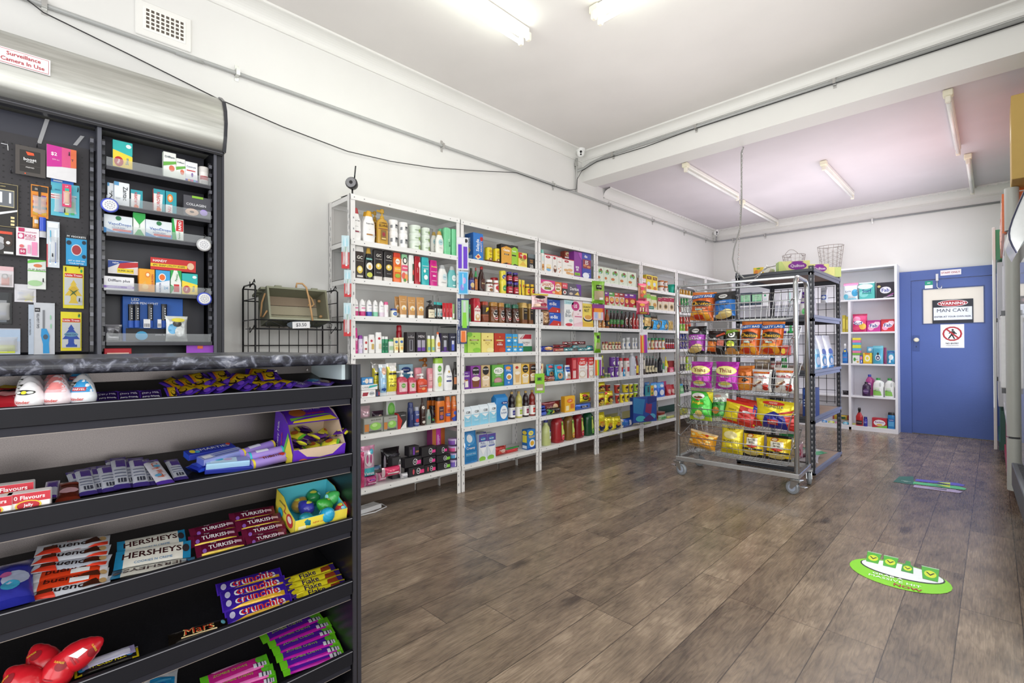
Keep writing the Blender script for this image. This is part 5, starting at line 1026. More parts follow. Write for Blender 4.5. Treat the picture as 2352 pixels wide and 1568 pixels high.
put('tampon_box','grey-black box lying beside the stack@07','box','3a383c,2a282c','e.85,.5,.12,.4,f0f0f0|e.85,.5,.09,.32,2a282c',[(-3198,1952,217,76,157,60)])
put('lip_gloss_stand','magenta cosmetics stand with orange and pink tubes@07','box','c83a9a,b03088','r.02,.35,.3,.98,c87a3a|r.34,.3,.62,.98,d83ab0|r.68,.35,.98,.98,c8682a|t.48,.65,.18,.5,BABY,f6d0ec,90|r0,0,1,.28,d848a8|r.4,.5,.5,.8,f0a0dc',[(-3297,2406,217,131,318,70)])
put('baby_bowl','purple round stacking tub in the striped tower@07','tub','8a5ab8,c0a8d8','r.42,.1,.58,.9,f0eef4',[(-3161,2475,395,78,49,78)])
put('baby_bowl','pink round stacking tub in the striped tower@07','tub','e0609a,c0a8d8','r.42,.1,.58,.9,f0eef4',[(-3161,2475,340,78,43,78)])
put('baby_bowl','light blue round stacking tub in the striped tower@07','tub','5aa8d8,c0a8d8','r.42,.1,.58,.9,f0eef4',[(-3161,2475,286,78,39,78)])
put('baby_bowl','violet round stacking tub in the striped tower@07','tub','7a62c0,c0a8d8','r.42,.1,.58,.9,f0eef4',[(-3161,2474,217,78,54,78)])
put('razor_bag','flat pack of pink disposable razors@07','bar','d83a6a,f0d4dc','r.2,.3,.8,.45,f4e8ec|r.25,.55,.75,.65,b82a50',[(-3132,1884,259,155,68,60)])
put('razor_bag','flat pack with blue and grey razors@07','bar','6a88b0,c8d0da','r.2,.35,.45,.7,2a3a5a|r.5,.3,.8,.5,d8e0ea',[(-3258,1784,286,179,34,60)])
put('razor_bag','flat purple and pink packet near the lip@07','bar','b0407a,d8a0c0','r.2,.3,.8,.4,f0d8e4|r.3,.6,.7,.75,7a2a8a',[(-3152,1723,217,101,67,70)])
put('razor_bag','flat pale pink packet near the lip@07','bar','d88aa8,eccad6','r.2,.3,.8,.4,f4e4ea|r.3,.6,.7,.75,b84a78',[(-3197,1835,217,86,66,70)])
put('comb_pack','flat white packet with silver clips near lip@07','bar','dcdce0,c8c8ce','r.2,.3,.8,.5,a8a8b0',[(-3142,1996,217,62,40,50)])
put('cracker_box','tall blue cracker box with cracker picture@11','box','2f78c8,2a62ac','t.42,.55,.28,.62,Salada,fff,90|t.8,.55,.16,.62,ARNOTTS,e8d0d0,90|e.82,.8,.16,.08,c02a30|pf0d9a0,.15,.1,.45,.02,.8,.12,.5,.24|e.48,.13,.14,.05,c8402a|t.62,.6,.1,.3,original,d0e0f4,90',[(-3177,2728,1938,113,231,110)],side='t.5,.6,.3,.5,Salada,dce8f8,90|pe8cf90,.3,.35,.5,.25,.7,.35,.5,.48|r.1,.05,.9,.18,7aa8dc')
put('drink_tin','yellow drink tin with brown base@11','can','e6cf1f,d8c84a','b0,.16,6a3a1c|e.5,.74,.24,.1,caa018|t.5,.5,.7,.07,QUIK,7a4a10|e.5,.22,.3,.08,7a4a22|e.45,.2,.14,.05,e8d4a8',[(-3156,2875,1938,68,131,68),(-3158,2969,1938,62,134,71)])
put('biscuit_box','orange and black oat biscuit box@11','box','e8962c,26241f','pe0a43c,0,.05,1,.1,1,.85,.5,.9,0,.75|p26231f,0,.8,.5,.92,1,.86,1,1,0,1|t.52,.72,.6,.13,Oaties,fff|r.28,.48,.75,.54,2a2620|t.5,.51,.4,.04,BISCUITS,f0e0c0|p2a2620,0,0,1,0,1,.05,.5,.1|e.72,.02,.2,.04,c84a3a',[(-3152,3065,1938,130,182,60)])
put('biscuit_box','lime green and black oat biscuit box@11','box','9ccb3a,26241f','p26231f,0,.84,.5,.94,1,.86,1,1,0,1|t.4,.72,.6,.12,Oaties,fff|r.05,.48,.7,.54,2a2620|p2a2620,0,0,1,0,1,.06,.5,.1',[(-3160,3181,1938,85,188,60)])
put('sauce_mix_box','yellow Mexican chip box with triangle picture@11','box','e8dc6a,d8c83a','r0,.6,.4,.98,c8321e|t.35,.8,.6,.1,OLD,fff|t.45,.58,.8,.14,SALSA,222|e.72,.72,.22,.16,c02a2a|pe0b84a,.1,.1,.5,.42,.95,.1|t.5,.46,.6,.05,DINNER KIT,3a3a2a',[(-3147,3282,1938,117,135,50)])
put('sauce_mix_box','black spice kit box with orange text@11','box','2a2a2a,1e1e1e','r0,.72,1,1,6a7478|t.5,.55,.7,.1,MILD,e89a3a|t.5,.42,.75,.08,TACO,f0b04a|t.5,.2,.6,.12,FUEL,f4f4f0|t.5,.08,.6,.09,BURN,f4f4f0',[(-3144,3401,1938,102,138,45)])
put('sauce_bottle','chocolate sauce bottle with cookie label, leftmost@12','sauce','4a2818,3a4a3a','b.02,.55,3a4aa8|t.5,.42,.7,.09,ICE MAGIC,f4e4a0|e.5,.24,.36,.12,e0c890|e.5,.08,.34,.05,7a4a2a',[(-3142,2663,1673,58,191,41)])
put('sauce_bottle','brown topping bottle with green neck@12','sauce','4a2a1a,a8342a','b.6,.85,3a9a5a|r.05,.05,.95,.5,c87a3a|t.5,.35,.7,.08,CARAMEL,f4e0b0',[(-3134,2708,1673,32,199,23)])
put('syrup_bottle','dark syrup bottle with round red cap@12','sauce','331712,c0282c','e.5,.3,.34,.2,26100c|t.5,.36,.5,.06,Maple,e0c08a|e.5,.22,.22,.07,c8843a|e.5,.3,.38,.22,4a2418|t.5,.32,.5,.08,Syrup,f0d8a0',[(-3147,2784,1673,70,218,49)])
put('spread_jar','hazelnut spread jar with white lid@12','jar','5a3220,f4f2f0','b.06,.66,f2ece4|t.4,.5,.5,.14,n,1a1a1a|t.5,.48,.75,.14,nutella,c0282c|e.55,.2,.3,.12,8a5a30',[(-3149,2876,1673,73,111,55)])
put('spread_jar','peanut butter jar with red lid behind@12','jar','c8884a,c83038','',[(-3250,3030,1699,76,127,76)])
put('spread_jar','white and red peanut jar with strawberries@12','jar','b02428,f2f0ee','b.04,.72,f0e8e4|e.35,.4,.2,.16,c02a2c|e.68,.3,.2,.16,c02a2c|e.6,.55,.16,.1,b8262a|t.5,.62,.6,.08,JAM,fff',[(-3148,2956,1673,51,112,51)])
put('chips_can','yellow mustard jar, upper of stack@12','tub','e8d63a,ece04a','e.5,.35,.36,.24,2a4a9a|t.5,.35,.5,.14,Keens,fff|e.6,.2,.2,.1,e8a83a',[(-3152,3042,1794,60,86,60)])
put('chips_can','yellow mustard jar, lower of stack@12','tub','e8d63a,ece04a','e.55,.4,.36,.24,4a9a4a|t.55,.4,.5,.14,Savora,fff|r.0,.05,1,.2,d8c83a',[(-3155,3046,1673,65,121,65)])
put('jam_jar','dark jam jar with purple lid, upper@12','jar','2e1018,4a3a9a','b.1,.6,b02438|t.5,.42,.7,.14,Cottees,f4e8e8|r.1,.16,.9,.24,f0d8d8',[(-3149,3125,1791,54,87,54),(-3150,3205,1789,55,89,55)])
put('jam_jar','dark jam jar with purple lid, lower@12','jar','260e1c,4a3a9a','b.1,.6,b02438|t.5,.42,.7,.14,Cottees,f4e8e8|r.1,.16,.9,.24,f0d8d8',[(-3152,3131,1673,59,119,59),(-3148,3209,1673,51,116,53)])
put('sauce_pouch','yellow mustard squeeze tube@12','tube','e6cc2c,d8b820','e.5,.6,.25,.12,d8a018|e.5,.62,.16,.08,c02a28|t.5,.35,.16,.4,mustard,a02a20,90',[(-3132,3250,1673,31,147,19),(-3134,3296,1673,39,146,24)])
put('honey_jar','small yellow-labelled dark spread jar@12','jar','3a2418,e8bc20','b.08,.7,e8c028|e.5,.4,.3,.2,c8382a|t.5,.4,.45,.12,VEGE,fff',[(-3145,3363,1673,46,113,46),(-3142,3427,1673,39,116,39)])
put('milo_box','green malt drink box tucked behind the post@13','box','3a9a4a,2a7a3a','t.5,.8,.6,.14,MILO,fff|e.5,.35,.35,.2,6a4a2a|t.5,.55,.5,.08,6,fff',[(-3152,2617,1408,49,144,60)])
put('creamer_jar','red creamer jar at the back@13','slabtop','c02838,b02030','',[(-3225,2702,1432,36,178,26)])
put('creamer_jar','tall red and white coffee creamer jar@13','slabtop','c0283a,b82434','pf4ece4,.08,.05,.95,.05,.95,.5,.5,.7,.1,.55|t.5,.6,.7,.12,Coffee,c02840|t.5,.48,.7,.1,mate,c02840|e.5,.2,.3,.14,e0b078|e.5,.24,.18,.07,f4e6d0',[(-3157,2718,1408,82,204,70)])
put('cocoa_jar','cylindrical brown coffee jar with red-brown lid@13','slabtop','7a3f2a,a8432e','b.38,.8,3a2a22|pe8c828,.4,.48,.95,.6,.95,.72,.5,.7|t.62,.6,.5,.09,Moccona,2a1a12|b.3,.38,9a5a3a|r.1,.08,.9,.28,8a4a30',[(-3157,2817,1408,71,181,71)])
put('coffee_jar','instant coffee jar with tan lid@13','coffee','7a4a2a,b8863e','e.6,.38,.38,.26,f0e8e0|e.6,.46,.34,.16,26201c|t.6,.48,.5,.06,NESCAFE,fff|e.58,.26,.26,.1,b0282c|e.55,.3,.2,.07,f4f0ea|e.55,.31,.15,.05,5a2f1a',[(-3160,2931,1408,94,182,75),(-3151,3018,1408,73,181,58)])
put('coffee_jar','instant coffee jar with dark green lid@13','coffee','4a2a1e,2a6a52','e.6,.38,.38,.26,f0e8e0|e.6,.46,.34,.16,26201c|t.6,.48,.5,.06,NESCAFE,fff|e.58,.26,.26,.1,b0282c|e.55,.3,.2,.07,f4f0ea|e.55,.31,.15,.05,5a2f1a',[(-3150,3102,1408,69,177,55),(-3154,3202,1408,81,175,64)])
put('coffee_jar','gold-topped coffee jar with black oval label@13','slabtop','8a6a3a,d0ac62','b.76,.84,d8b870|b.0,.2,7a4a2a|r.15,.2,.85,.74,2e241e|e.5,.48,.32,.2,1e1815|t.5,.52,.5,.08,GOLD,e0c070|t.5,.66,.6,.05,NESCAFE,e8dcc0',[(-3157,3315,1408,69,199,69),(-3149,3402,1408,54,195,54)])
put('coffee_jar','gold-topped coffee jar half hidden behind another@13','slabtop','8a6a3a,c8a45a','',[(-3224,3341,1436,44,178,44)])
put('tea_box','light green box of green tea bags@14','box','b3d95a,8ac23a','r.15,.58,.85,.66,8a7a2a|t.5,.62,.6,.06,TWININGS,f4ecd0|e.5,.8,.06,.03,8a7a2a|t.5,.48,.6,.08,Green Tea,5a8a2a|t.5,.4,.5,.05,tea,5a8a2a|e.7,.12,.3,.12,8cc63f|e.15,.9,.2,.12,7ab83a',[(-3162,2678,1147,147,170,80)])
put('tea_box','green tea carton seen edge-on next to post@14','box','8cc640,7ab430','',[(-3163,2584,1147,41,163,70)])
put('tea_box','pale yellow box of tea bags@14','box','eedc82,dcc860','r.15,.58,.85,.66,a8862a|t.5,.62,.6,.06,TWININGS,f4ecd0|e.5,.8,.06,.03,a8862a|t.5,.48,.6,.08,Earl Grey,b8902a|t.5,.4,.5,.05,tea,b8902a|e.7,.12,.3,.12,f2e6a0',[(-3162,2832,1147,144,169,80)])
put('tea_box','brick red box of breakfast tea@14','box','b8361f,9a2a18','r.15,.58,.85,.66,d0a040|t.5,.62,.6,.06,TWININGS,f4ecd0|e.5,.8,.06,.03,d0a040|t.5,.48,.6,.08,English,f4e0d0|t.5,.4,.5,.05,tea,f4e0d0|e.7,.12,.3,.12,c84a2a|t.5,.4,.7,.08,Breakfast,fff',[(-3162,2979,1147,136,168,80)])
put('tea_box','small blue tea box, upper of stack@14','box','2c92d4,2478b4','r.12,.5,.88,.66,c8a83a|t.5,.58,.6,.1,TEA,2a4a6a|e.5,.25,.25,.12,d8ecf8',[(-3152,3091,1228,85,83,60)])
put('tea_box','small blue tea box, lower of stack@14','box','2c92d4,2478b4','r.12,.5,.88,.66,c8a83a|t.5,.58,.6,.1,TEA,2a4a6a|e.5,.25,.25,.12,d8ecf8',[(-3152,3091,1147,85,80,60)])
put('tea_box','light blue tea box, upper of stack@14','box','46a8dc,2c88bc','r.12,.5,.88,.66,c8a83a|t.5,.58,.6,.1,TEA,2a4a6a|e.5,.25,.25,.12,d8ecf8',[(-3152,3173,1229,70,81,60)])
put('tea_box','light blue tea box, lower of stack@14','box','46a8dc,2c88bc','r.12,.5,.88,.66,c8a83a|t.5,.58,.6,.1,TEA,2a4a6a|e.5,.25,.25,.12,d8ecf8',[(-3152,3172,1147,68,81,60)])
put('tea_box','single small blue tea box in front of white@14','box','2f98d8,2478b4','r.12,.5,.88,.66,c8a83a|t.5,.58,.6,.1,TEA,2a4a6a|e.5,.25,.25,.12,d8ecf8',[(-3144,3244,1147,73,77,45)])
put('tea_box','white and green tea box with red corner@14','box','f0eeec,dcdad6','pc0283c,.1,.72,.95,.72,.95,.98,.4,.98|pd8d0d0,.2,.75,.3,.75,.5,.98,.4,.98|t.55,.5,.6,.12,DILMAH,4a4a4a|r.3,.0,1,.3,2a7a4a|t.6,.38,.5,.06,premium,b02a3a',[(-3209,3363,1147,191,166,70)])
put('cocoa_box','small purple instant drink box@15','box','6a2f96,52247a','t.5,.75,.8,.12,Instant,f0e4f6|pf0ece4,.3,.1,.75,.1,.7,.5,.35,.5|e.52,.5,.2,.05,a86a3a|e.25,.45,.12,.08,d8b0a0|t.5,.9,.5,.06,Cadbury,fff',[(-3152,2591,844,83,146,60)])
put('coffee_sachet_box','purple mocha sachet box with coffee cup@15','box','8a3f9a,7a3a8a','e.5,.76,.36,.2,1e1a1a|t.5,.82,.6,.06,NESCAFE,fff|p7a4428,.2,.05,.8,.05,.9,.42,.1,.42|e.5,.42,.4,.1,f2e8dc|e.5,.43,.28,.06,f0e0d0|t.5,.62,.5,.09,Mocha,fff',[(-3154,2694,844,112,190,65)],side='t.5,.7,.5,.1,Mocha,f0d8f0')
put('coffee_sachet_box','beige latte sachet box with black oval@15','box','c9ad7c,a88a5a','e.5,.76,.36,.2,1e1a1a|t.5,.82,.6,.06,NESCAFE,fff|pe6d0b0,.2,.05,.8,.05,.9,.42,.1,.42|e.5,.42,.4,.1,f6ecdc|e.5,.43,.28,.06,e8d0b0|t.5,.1,.6,.05,Latte,5a3a1a',[(-3152,2808,844,104,191,60)])
put('milo_box','green malt drink sachet box@15','box','6ab04a,3f8a3a','e.55,.72,.42,.17,f0f2ec|t.55,.72,.6,.14,MILO,2a6a2a|p3a8a3a,0,0,1,0,1,.2,.4,.3,0,.2|e.5,.26,.36,.16,a8707a|e.5,.28,.3,.1,c8989a|e.5,.12,.4,.06,5aa83a|t.5,.5,.7,.07,Cappuccino,fff',[(-3154,2954,844,143,189,65)])
put('milk_powder_box','blue flavoured milk box with steaming cup@15','box','2f7ac4,2a5a9a','e.45,.85,.3,.08,f0a03a|t.5,.72,.7,.14,Milky,fff|e.55,.42,.34,.16,e8f2fa|e.55,.4,.24,.1,d89a50|t.5,.14,.6,.1,10,fff',[(-3152,3087,844,110,185,60)])
put('coffee_sachet_box','cream sachet box with tall latte glass@15','box','ecd8b0,dcc08a','e.45,.82,.2,.07,c03a2a|pe0b87a,.3,.1,.7,.1,.85,.55,.2,.55|e.52,.55,.32,.08,f8f0e2',[(-3152,3200,844,104,192,60)])
put('coffee_sachet_box','yellow latte sachet box with black oval@15','box','e3b84e,c89a3a','e.5,.76,.36,.2,1e1a1a|t.5,.82,.6,.06,NESCAFE,fff|pe8d8b8,.2,.05,.8,.05,.9,.42,.1,.42|e.5,.42,.4,.1,fbf6ee|e.5,.43,.28,.06,e8c890|t.5,.68,.5,.07,Latte,e8c060',[(-3152,3309,844,110,185,60)])
put('coffee_sachet_box','dark brown sachet box with frothy glass@15','box','7a4a26,5a3418','e.5,.76,.36,.2,1e1a1a|t.5,.82,.6,.06,NESCAFE,fff|pe0c8a0,.2,.05,.8,.05,.9,.42,.1,.42|e.5,.42,.4,.1,fbf4ea|e.5,.43,.28,.06,e8c890|p3a2414,0,.0,1,.0,1,.12,0,.12|t.5,.66,.6,.07,Caramel,e8b860',[(-3152,3420,844,107,182,60)])
put('coffee_sachet_box','cream sachet box lying on top at the back@15','box','e8d6b0,dcc490','',[(-3267,3346,1016,464,20,70)])
put('sugar_packet','pale blue and white sugar packet@16','carton','e4eef4,d0e4ee','r0,.0,1,.58,8fd0ea|pf2f6f8,.15,.55,.95,.55,.6,.38|t.62,.72,.5,.12,CSR,3a3a42|t.55,.28,.5,.09,Caster,e8f6fc',[(-3145,2597,531,93,160,47),(-3145,2693,531,93,162,47),(-3147,2792,531,101,165,50),(-3148,2892,531,87,169,53)])
put('sugar_bag','tall blue folded sugar bag with white drop@16','carton','2f88cc,2a78ba','e.62,.32,.32,.26,eef4f8|t.62,.42,.3,.07,white,3a6a9a|t.62,.3,.5,.1,SUGAR,2a62a0|e.7,.68,.3,.06,24408a|t.7,.68,.4,.06,Home,fff',[(-3160,3007,531,143,235,75)])
put('cordial_bottle','black cordial bottle with purple label@16','cordial','1f1418,c8a45a','b.06,.42,f4f2ee|r.25,.14,.75,.32,3a3a8a|t.5,.36,.6,.04,premium,555|t.5,.22,.5,.05,CORDIAL,fff',[(-3155,3157,531,65,247,65)])
put('cordial_bottle','pale yellow lemon cordial bottle@16','cordial','c9c06a,c8a45a','b.06,.42,f4f2ee|r.25,.14,.75,.32,a8c04a|t.5,.36,.6,.04,premium,555|t.5,.22,.5,.05,CORDIAL,fff',[(-3155,3251,531,66,244,66)])
put('cordial_bottle','black cordial bottle with maroon label@16','cordial','241218,c8a45a','b.06,.42,f4f2ee|r.25,.14,.75,.32,8a2a4a|t.5,.36,.6,.04,premium,555|t.5,.22,.5,.05,CORDIAL,fff',[(-3152,3341,531,61,243,61)])
put('cordial_bottle','red raspberry cordial bottle@16','cordial','8a2a24,c8a45a','b.06,.42,f4f2ee|r.25,.14,.75,.32,c8382c|t.5,.36,.6,.04,premium,555|t.5,.22,.5,.05,CORDIAL,fff',[(-3154,3433,531,64,245,64)])
put('milk_powder_bag','large blue milk powder bag with cow@17','pouch','2f86c8,2a78b8','e.5,.72,.34,.18,4a9ad4|e.5,.74,.18,.12,e8f2f8|t.5,.45,.7,.1,Creamy,fff|t.4,.56,.4,.05,full,d8ecf8|r.15,.22,.85,.34,4aa0d8|t.5,.28,.6,.05,INSTANT MILK,e8f4fa|e.1,.6,.06,.1,f0f4f8',[(-3167,2640,218,173,273,90)])
put('milk_carton','white and purple long-life milk carton@17','box','dfe6ee,c8d0dc','p5a4a9a,0,.72,1,.72,1,1,0,1|e.5,.82,.34,.08,3a7ab0|t.5,.82,.5,.05,farmdale,fff|t.5,.66,.6,.1,FULL,5a62a0|t.5,.56,.7,.08,CREAM,5a62a0|p6a78b8,.1,.55,.9,.55,.8,.5,.2,.5|pf2f4f6,.1,.5,.9,.5,.5,.2|e.4,.06,.4,.1,8ac04a',[(-3152,2774,218,94,223,60),(-3152,2873,218,99,218,60)])
put('milk_carton','milk carton in the line behind@17','box','dfe6ee,c8d0dc','p5a4a9a,0,.72,1,.72,1,1,0,1|e.5,.82,.34,.08,3a7ab0|t.5,.82,.5,.05,farmdale,fff|t.5,.66,.6,.1,FULL,5a62a0|t.5,.56,.7,.08,CREAM,5a62a0|p6a78b8,.1,.55,.9,.55,.8,.5,.2,.5|pf2f4f6,.1,.5,.9,.5,.5,.2|e.4,.06,.4,.1,8ac04a',[(-3247,2862,251,63,186,60),(-3247,2963,243,65,174,60)])
put('snack_packet','crumpled red snack packet lying on shelf@17','bag','b8302a,a82824','r.2,.3,.8,.6,d8584a|e.6,.5,.2,.2,f0d0c0|t.5,.6,.7,.2,SNAPS,f4e4dc',[(-3157,3011,218,141,81,50)])
put('lighter','thin green gas lighter lying on black shelf@17','bar','3fb04a,2a8a3a','',[(-3194,3191,243,204,13,25)])
put('lighter','thin red gas lighter lying on black shelf@17','bar','c83030,a82424','',[(-3160,3162,218,160,31,25)])
put('cookie_box','blue and yellow cookie box with swirl@17','box','2c7cc8,2464a8','e.45,.82,.32,.12,f4e05a|t.45,.82,.4,.1,Tiny,2a5ab0|t.55,.62,.8,.18,TEDDY,f4d43a|e.6,.3,.36,.2,e8f0fa|e.6,.3,.24,.12,e8b030|p1f4aa0,0,0,1,0,1,.14,0,.06',[(-3157,3387,218,109,187,70)],side='r.1,.35,.9,.72,ece04a|r.1,.05,.9,.2,e0e6f0|e.5,.85,.4,.1,f0d84a')
# ---------------------------------------------------------------- goods (millimetres)
put('pancake_shaker','white pancake shaker with mint cap@21','slabtop','efeae2,7cc6b4','e.5,.6,.36,.12,cfe4e0|e.5,.2,.36,.16,b87838|e.5,.3,.34,.05,d89a58|e.5,.12,.3,.05,e0b070',[(-3142,3567,1928,44,213,40)])
put('cake_mix_box','white cake mix box with cupcake picture@21','box','f0ece8,d8d4d0','e.45,.84,.3,.07,b8283a|t.45,.84,.4,.05,Betty,fff|r0,.95,1,1,c0303a|pe8b04a,.3,.08,.75,.08,.8,.3,.25,.3|e.52,.36,.3,.1,f2e2b8|e.5,.14,.28,.08,7ab0d8',[(-3152,3649,1928,120,179,60)])
put('cake_mix_box','white cake mix box with chocolate drink picture@21','box','f0ece8,d8d4d0','r0,.95,1,1,c0303a|e.45,.84,.3,.07,b8283a|e.55,.25,.36,.2,6a3a28|e.55,.32,.3,.08,e8d8c8',[(-3166,3763,1928,68,184,60)])
put('cake_mix_box','white cake mix box with scattered sprinkles@21','box','f0ece8,d8d4d0','r0,.95,1,1,c0303a|t.5,.7,.7,.08,Choc,c87a6a|e.3,.3,.1,.04,d87a4a|e.6,.2,.12,.04,c89a4a|e.7,.4,.1,.04,e0a870|e.4,.12,.12,.03,d06a4a',[(-3160,3834,1928,73,179,60)])
put('cake_mix_box','wide white cookie mix box, red top edge@21','box','f0ece6,d8d4d0','r0,.95,1,1,b82c38|e.35,.84,.2,.07,b8283a|t.35,.84,.3,.05,Betty,fff|e.3,.3,.2,.08,dcae74|e.65,.34,.22,.09,e0b47c|e.5,.14,.22,.08,d8a468|e.8,.12,.18,.07,dcae74|t.6,.62,.5,.06,Cookie Mix,a08a70',[(-3152,3966,1928,191,168,60)])
put('cereal_box','fruit and nut cereal box at back on top@21','box','a84a3a,8a3a2a','e.3,.6,.24,.3,e8d8a8|e.65,.6,.26,.28,c89a5a|e.6,.62,.14,.12,e8e0b8|e.3,.5,.1,.1,b82a38|r0,.0,1,.2,e8e4de',[(-3222,4082,2123,172,75,60)])
put('cereal_box','purple sultana bran cereal box@21','box','8a2f96,7a2888','t.4,.38,.6,.08,ana,fff|t.4,.28,.5,.08,an,fff|r.05,.05,.75,.16,8ac03a|t.4,.105,.5,.06,clusters,2a4a1a|pa84ab4,.5,.98,1,.98,1,.7,.7,.8',[(-3157,4131,1928,135,267,70)])
put('cereal_box','blue and maroon wheat biscuit cereal box@21','box','3a48a8,32409a','t.4,.86,.7,.1,-Bix,fff|r.05,.38,.95,.74,8a2f44|t.5,.62,.8,.16,ES,f4f0f0|e.3,.5,.2,.05,c87a4a|e.7,.46,.2,.05,d08a5a|e.4,.1,.36,.12,e8ecf4|t.7,.2,.3,.05,WILD BERRY,fff',[(-3157,4286,1928,165,271,70)])
put('savoury_box','pink savoury biscuit box with orange letters@22','box','d8408a,a82a6a','e.5,.55,.44,.36,f4ece4|t.5,.66,.7,.3,SHAPES,c85a1e|r.3,.3,.72,.48,26241f|t.5,.39,.36,.12,BARBECUE,c8d83a|e.9,.15,.1,.1,e8c08a',[(-3152,3633,1715,234,135,60)],side='r.1,.1,.9,.9,c83a7a')
put('savoury_box','orange savoury biscuit box with red letters@22','box','e07a2c,c8602a','e.45,.55,.46,.32,f2e4d0|t.45,.66,.7,.24,apes,b8301e|r.15,.38,.7,.5,26241f|t.43,.44,.5,.09,PIZZA,d8d03a|e.75,.2,.24,.14,e8a85a',[(-3152,3803,1715,106,129,60)])
put('snack_box','small pink and black snack box@22','box','3a3436,2a2628','r0,.55,1,1,d84a5a|t.5,.78,.8,.14,BITES,f4d8d8|e.5,.25,.3,.16,f0ecec|e.5,.25,.16,.1,a8383a',[(-3147,3904,1715,89,129,50)])
put('snack_box','grey and purple corn chip dip box@22','box','5a5560,3e3a46','p6a3a9a,1,0,1,1,.6,1|t.5,.6,.8,.26,Doritos,f0eef0|pe8c86a,.5,.15,.75,.4,.85,.12|e.25,.2,.14,.1,c8b8a8',[(-3147,4066,1715,234,132,50)])
put('cereal_box','white granola cereal box half behind nut bag@23','box','e8e4e0,ccc8c4','t.45,.75,.7,.16,OH~SO,3a3638|t.45,.48,.7,.1,LOVE,3a3638|r.1,.3,.8,.42,2e2a2c|t.5,.2,.6,.1,BAKE,3a3638',[(-3152,3537,1401,57,129,60)])
put('cereal_box','blue and red wheat biscuit box, upper@23','box','2a5ac0,244aa8','pc83024,.0,.0,1,.0,1,.34,.4,.42|t.45,.68,.8,.26,et-Bix,fff|e.8,.12,.05,.07,f0d8d0|r.1,.9,.4,.95,8ab0e8',[(-3197,3779,1538,206,130,60)])
put('cereal_box','blue and red wheat biscuit box, lower@23','box','2a5ac0,244aa8','pc83024,.0,.0,1,.0,1,.34,.4,.42|t.45,.68,.8,.26,et-Bix,fff|e.8,.12,.05,.07,f0d8d0|r.1,.9,.4,.95,8ab0e8',[(-3197,3797,1401,194,135,60)])
put('nut_bag','clear brown bag of mixed nuts@23','bag','9a7250,6a4a3a','e.3,.7,.2,.08,d8b080|e.6,.6,.2,.1,7a4a2a|e.4,.45,.22,.1,c89a6a|e.7,.35,.18,.1,8a5a36|e.35,.25,.22,.1,d8b488|r.6,.05,.95,.5,5a3428|e.75,.3,.1,.05,e8dcd0',[(-3144,3620,1401,108,158,60)])
put('cereal_box','white bran cereal box with pale blue top@23','box','eef0ee,d0d6d8','r0,.84,1,1,b8dce0|t.5,.9,.7,.08,SUNDAY,5a9aa8|t.42,.56,.7,.16,All-,8a9096|t.42,.42,.7,.14,Bran,8a9096|e.5,.06,.4,.06,c83a4a|pd8b0a8,.8,.45,.95,.6,.9,.3|e.7,.22,.2,.06,a8c8c4',[(-3154,3971,1401,154,270,65)])
put('cereal_box','white and pink flake cereal box@23','box','f2dfe2,e4c4cc','e.2,.78,.45,.18,c0307a|t.2,.78,.36,.14,US,fff|t.5,.48,.7,.04,original,b85a7a|r.1,.36,.9,.4,d06a8a|e.7,.62,.1,.04,5a3a4a|pe8c4cc,0,0,1,0,1,.2,0,.1',[(-3154,4128,1401,154,274,65)])
put('cereal_box','yellow nut cereal box with black lettering@23','box','ecd45a,d8b83a','r0,.92,1,1,e8ecec|t.4,.78,.75,.13,CRUNCHY,1a1a1a|t.38,.64,.5,.12,NUT,1a1a1a|e.5,.32,.46,.12,26221e|e.5,.36,.4,.1,f4eee0|e.5,.38,.34,.09,dca040|pe0b43a,0,0,1,0,1,.14,0,.2',[(-3154,4303,1401,190,274,65)])
put('biscuit_pack','dark blue biscuit pack lying@24','bar','2a3a9a,26348a','e.6,.55,.3,.3,e0a85a|t.6,.5,.5,.4,Teddy,f0e0b0',[(-3152,3628,1140,232,58,60)])
put('biscuit_pack','red biscuit pack at the front@24','bar','a82a30,92242c','r.1,.3,.9,.5,e0c090|t.5,.6,.6,.3,Cream,f0e0d0',[(-3147,3830,1140,166,37,50)])
put('biscuit_pack','dark red chocolate biscuit pack in upper layer@24','bar','7a2228,8a2a30','t.5,.5,.7,.5,TimTam,f4f0ea|pe8e8e4,.0,.3,.15,.7,.2,.3',[(-3177,4013,1212,163,29,70),(-3177,4212,1208,234,37,70)])
put('biscuit_pack','maroon shortbread biscuit pack in middle layer@24','bar','8a2428,6a1c20','t.4,.5,.7,.4,Scotch,f2e4d8',[(-3182,3900,1178,231,33,70),(-3217,4091,1181,143,28,70)])
put('biscuit_pack','teal and white chocolate biscuit pack@24','bar','1f8a94,187078','t.5,.5,.7,.5,TimTam,f4f0ea|pe8e8e4,.0,.3,.15,.7,.2,.3',[(-3152,3992,1140,143,38,60),(-3152,4113,1171,92,30,60),(-3152,4238,1140,153,38,60),(-3152,4369,1140,102,60,60)])
put('cookie_box','tall cream box next to the post@25','box','ecd8a8,d8bc80','e.4,.8,.3,.1,b83a2a|e.5,.3,.36,.18,dca850|r0,0,1,.1,b8302a',[(-3156,3539,846,63,179,60)])
put('cookie_pack','dark red cookie packet lying at front@25','bar','8a2a2c,6a2024','t.5,.55,.7,.4,COOKIE,f0dcd0|r.1,.1,.9,.25,d8a060',[(-3147,3599,846,56,68,50),(-3147,3695,846,134,52,50)])
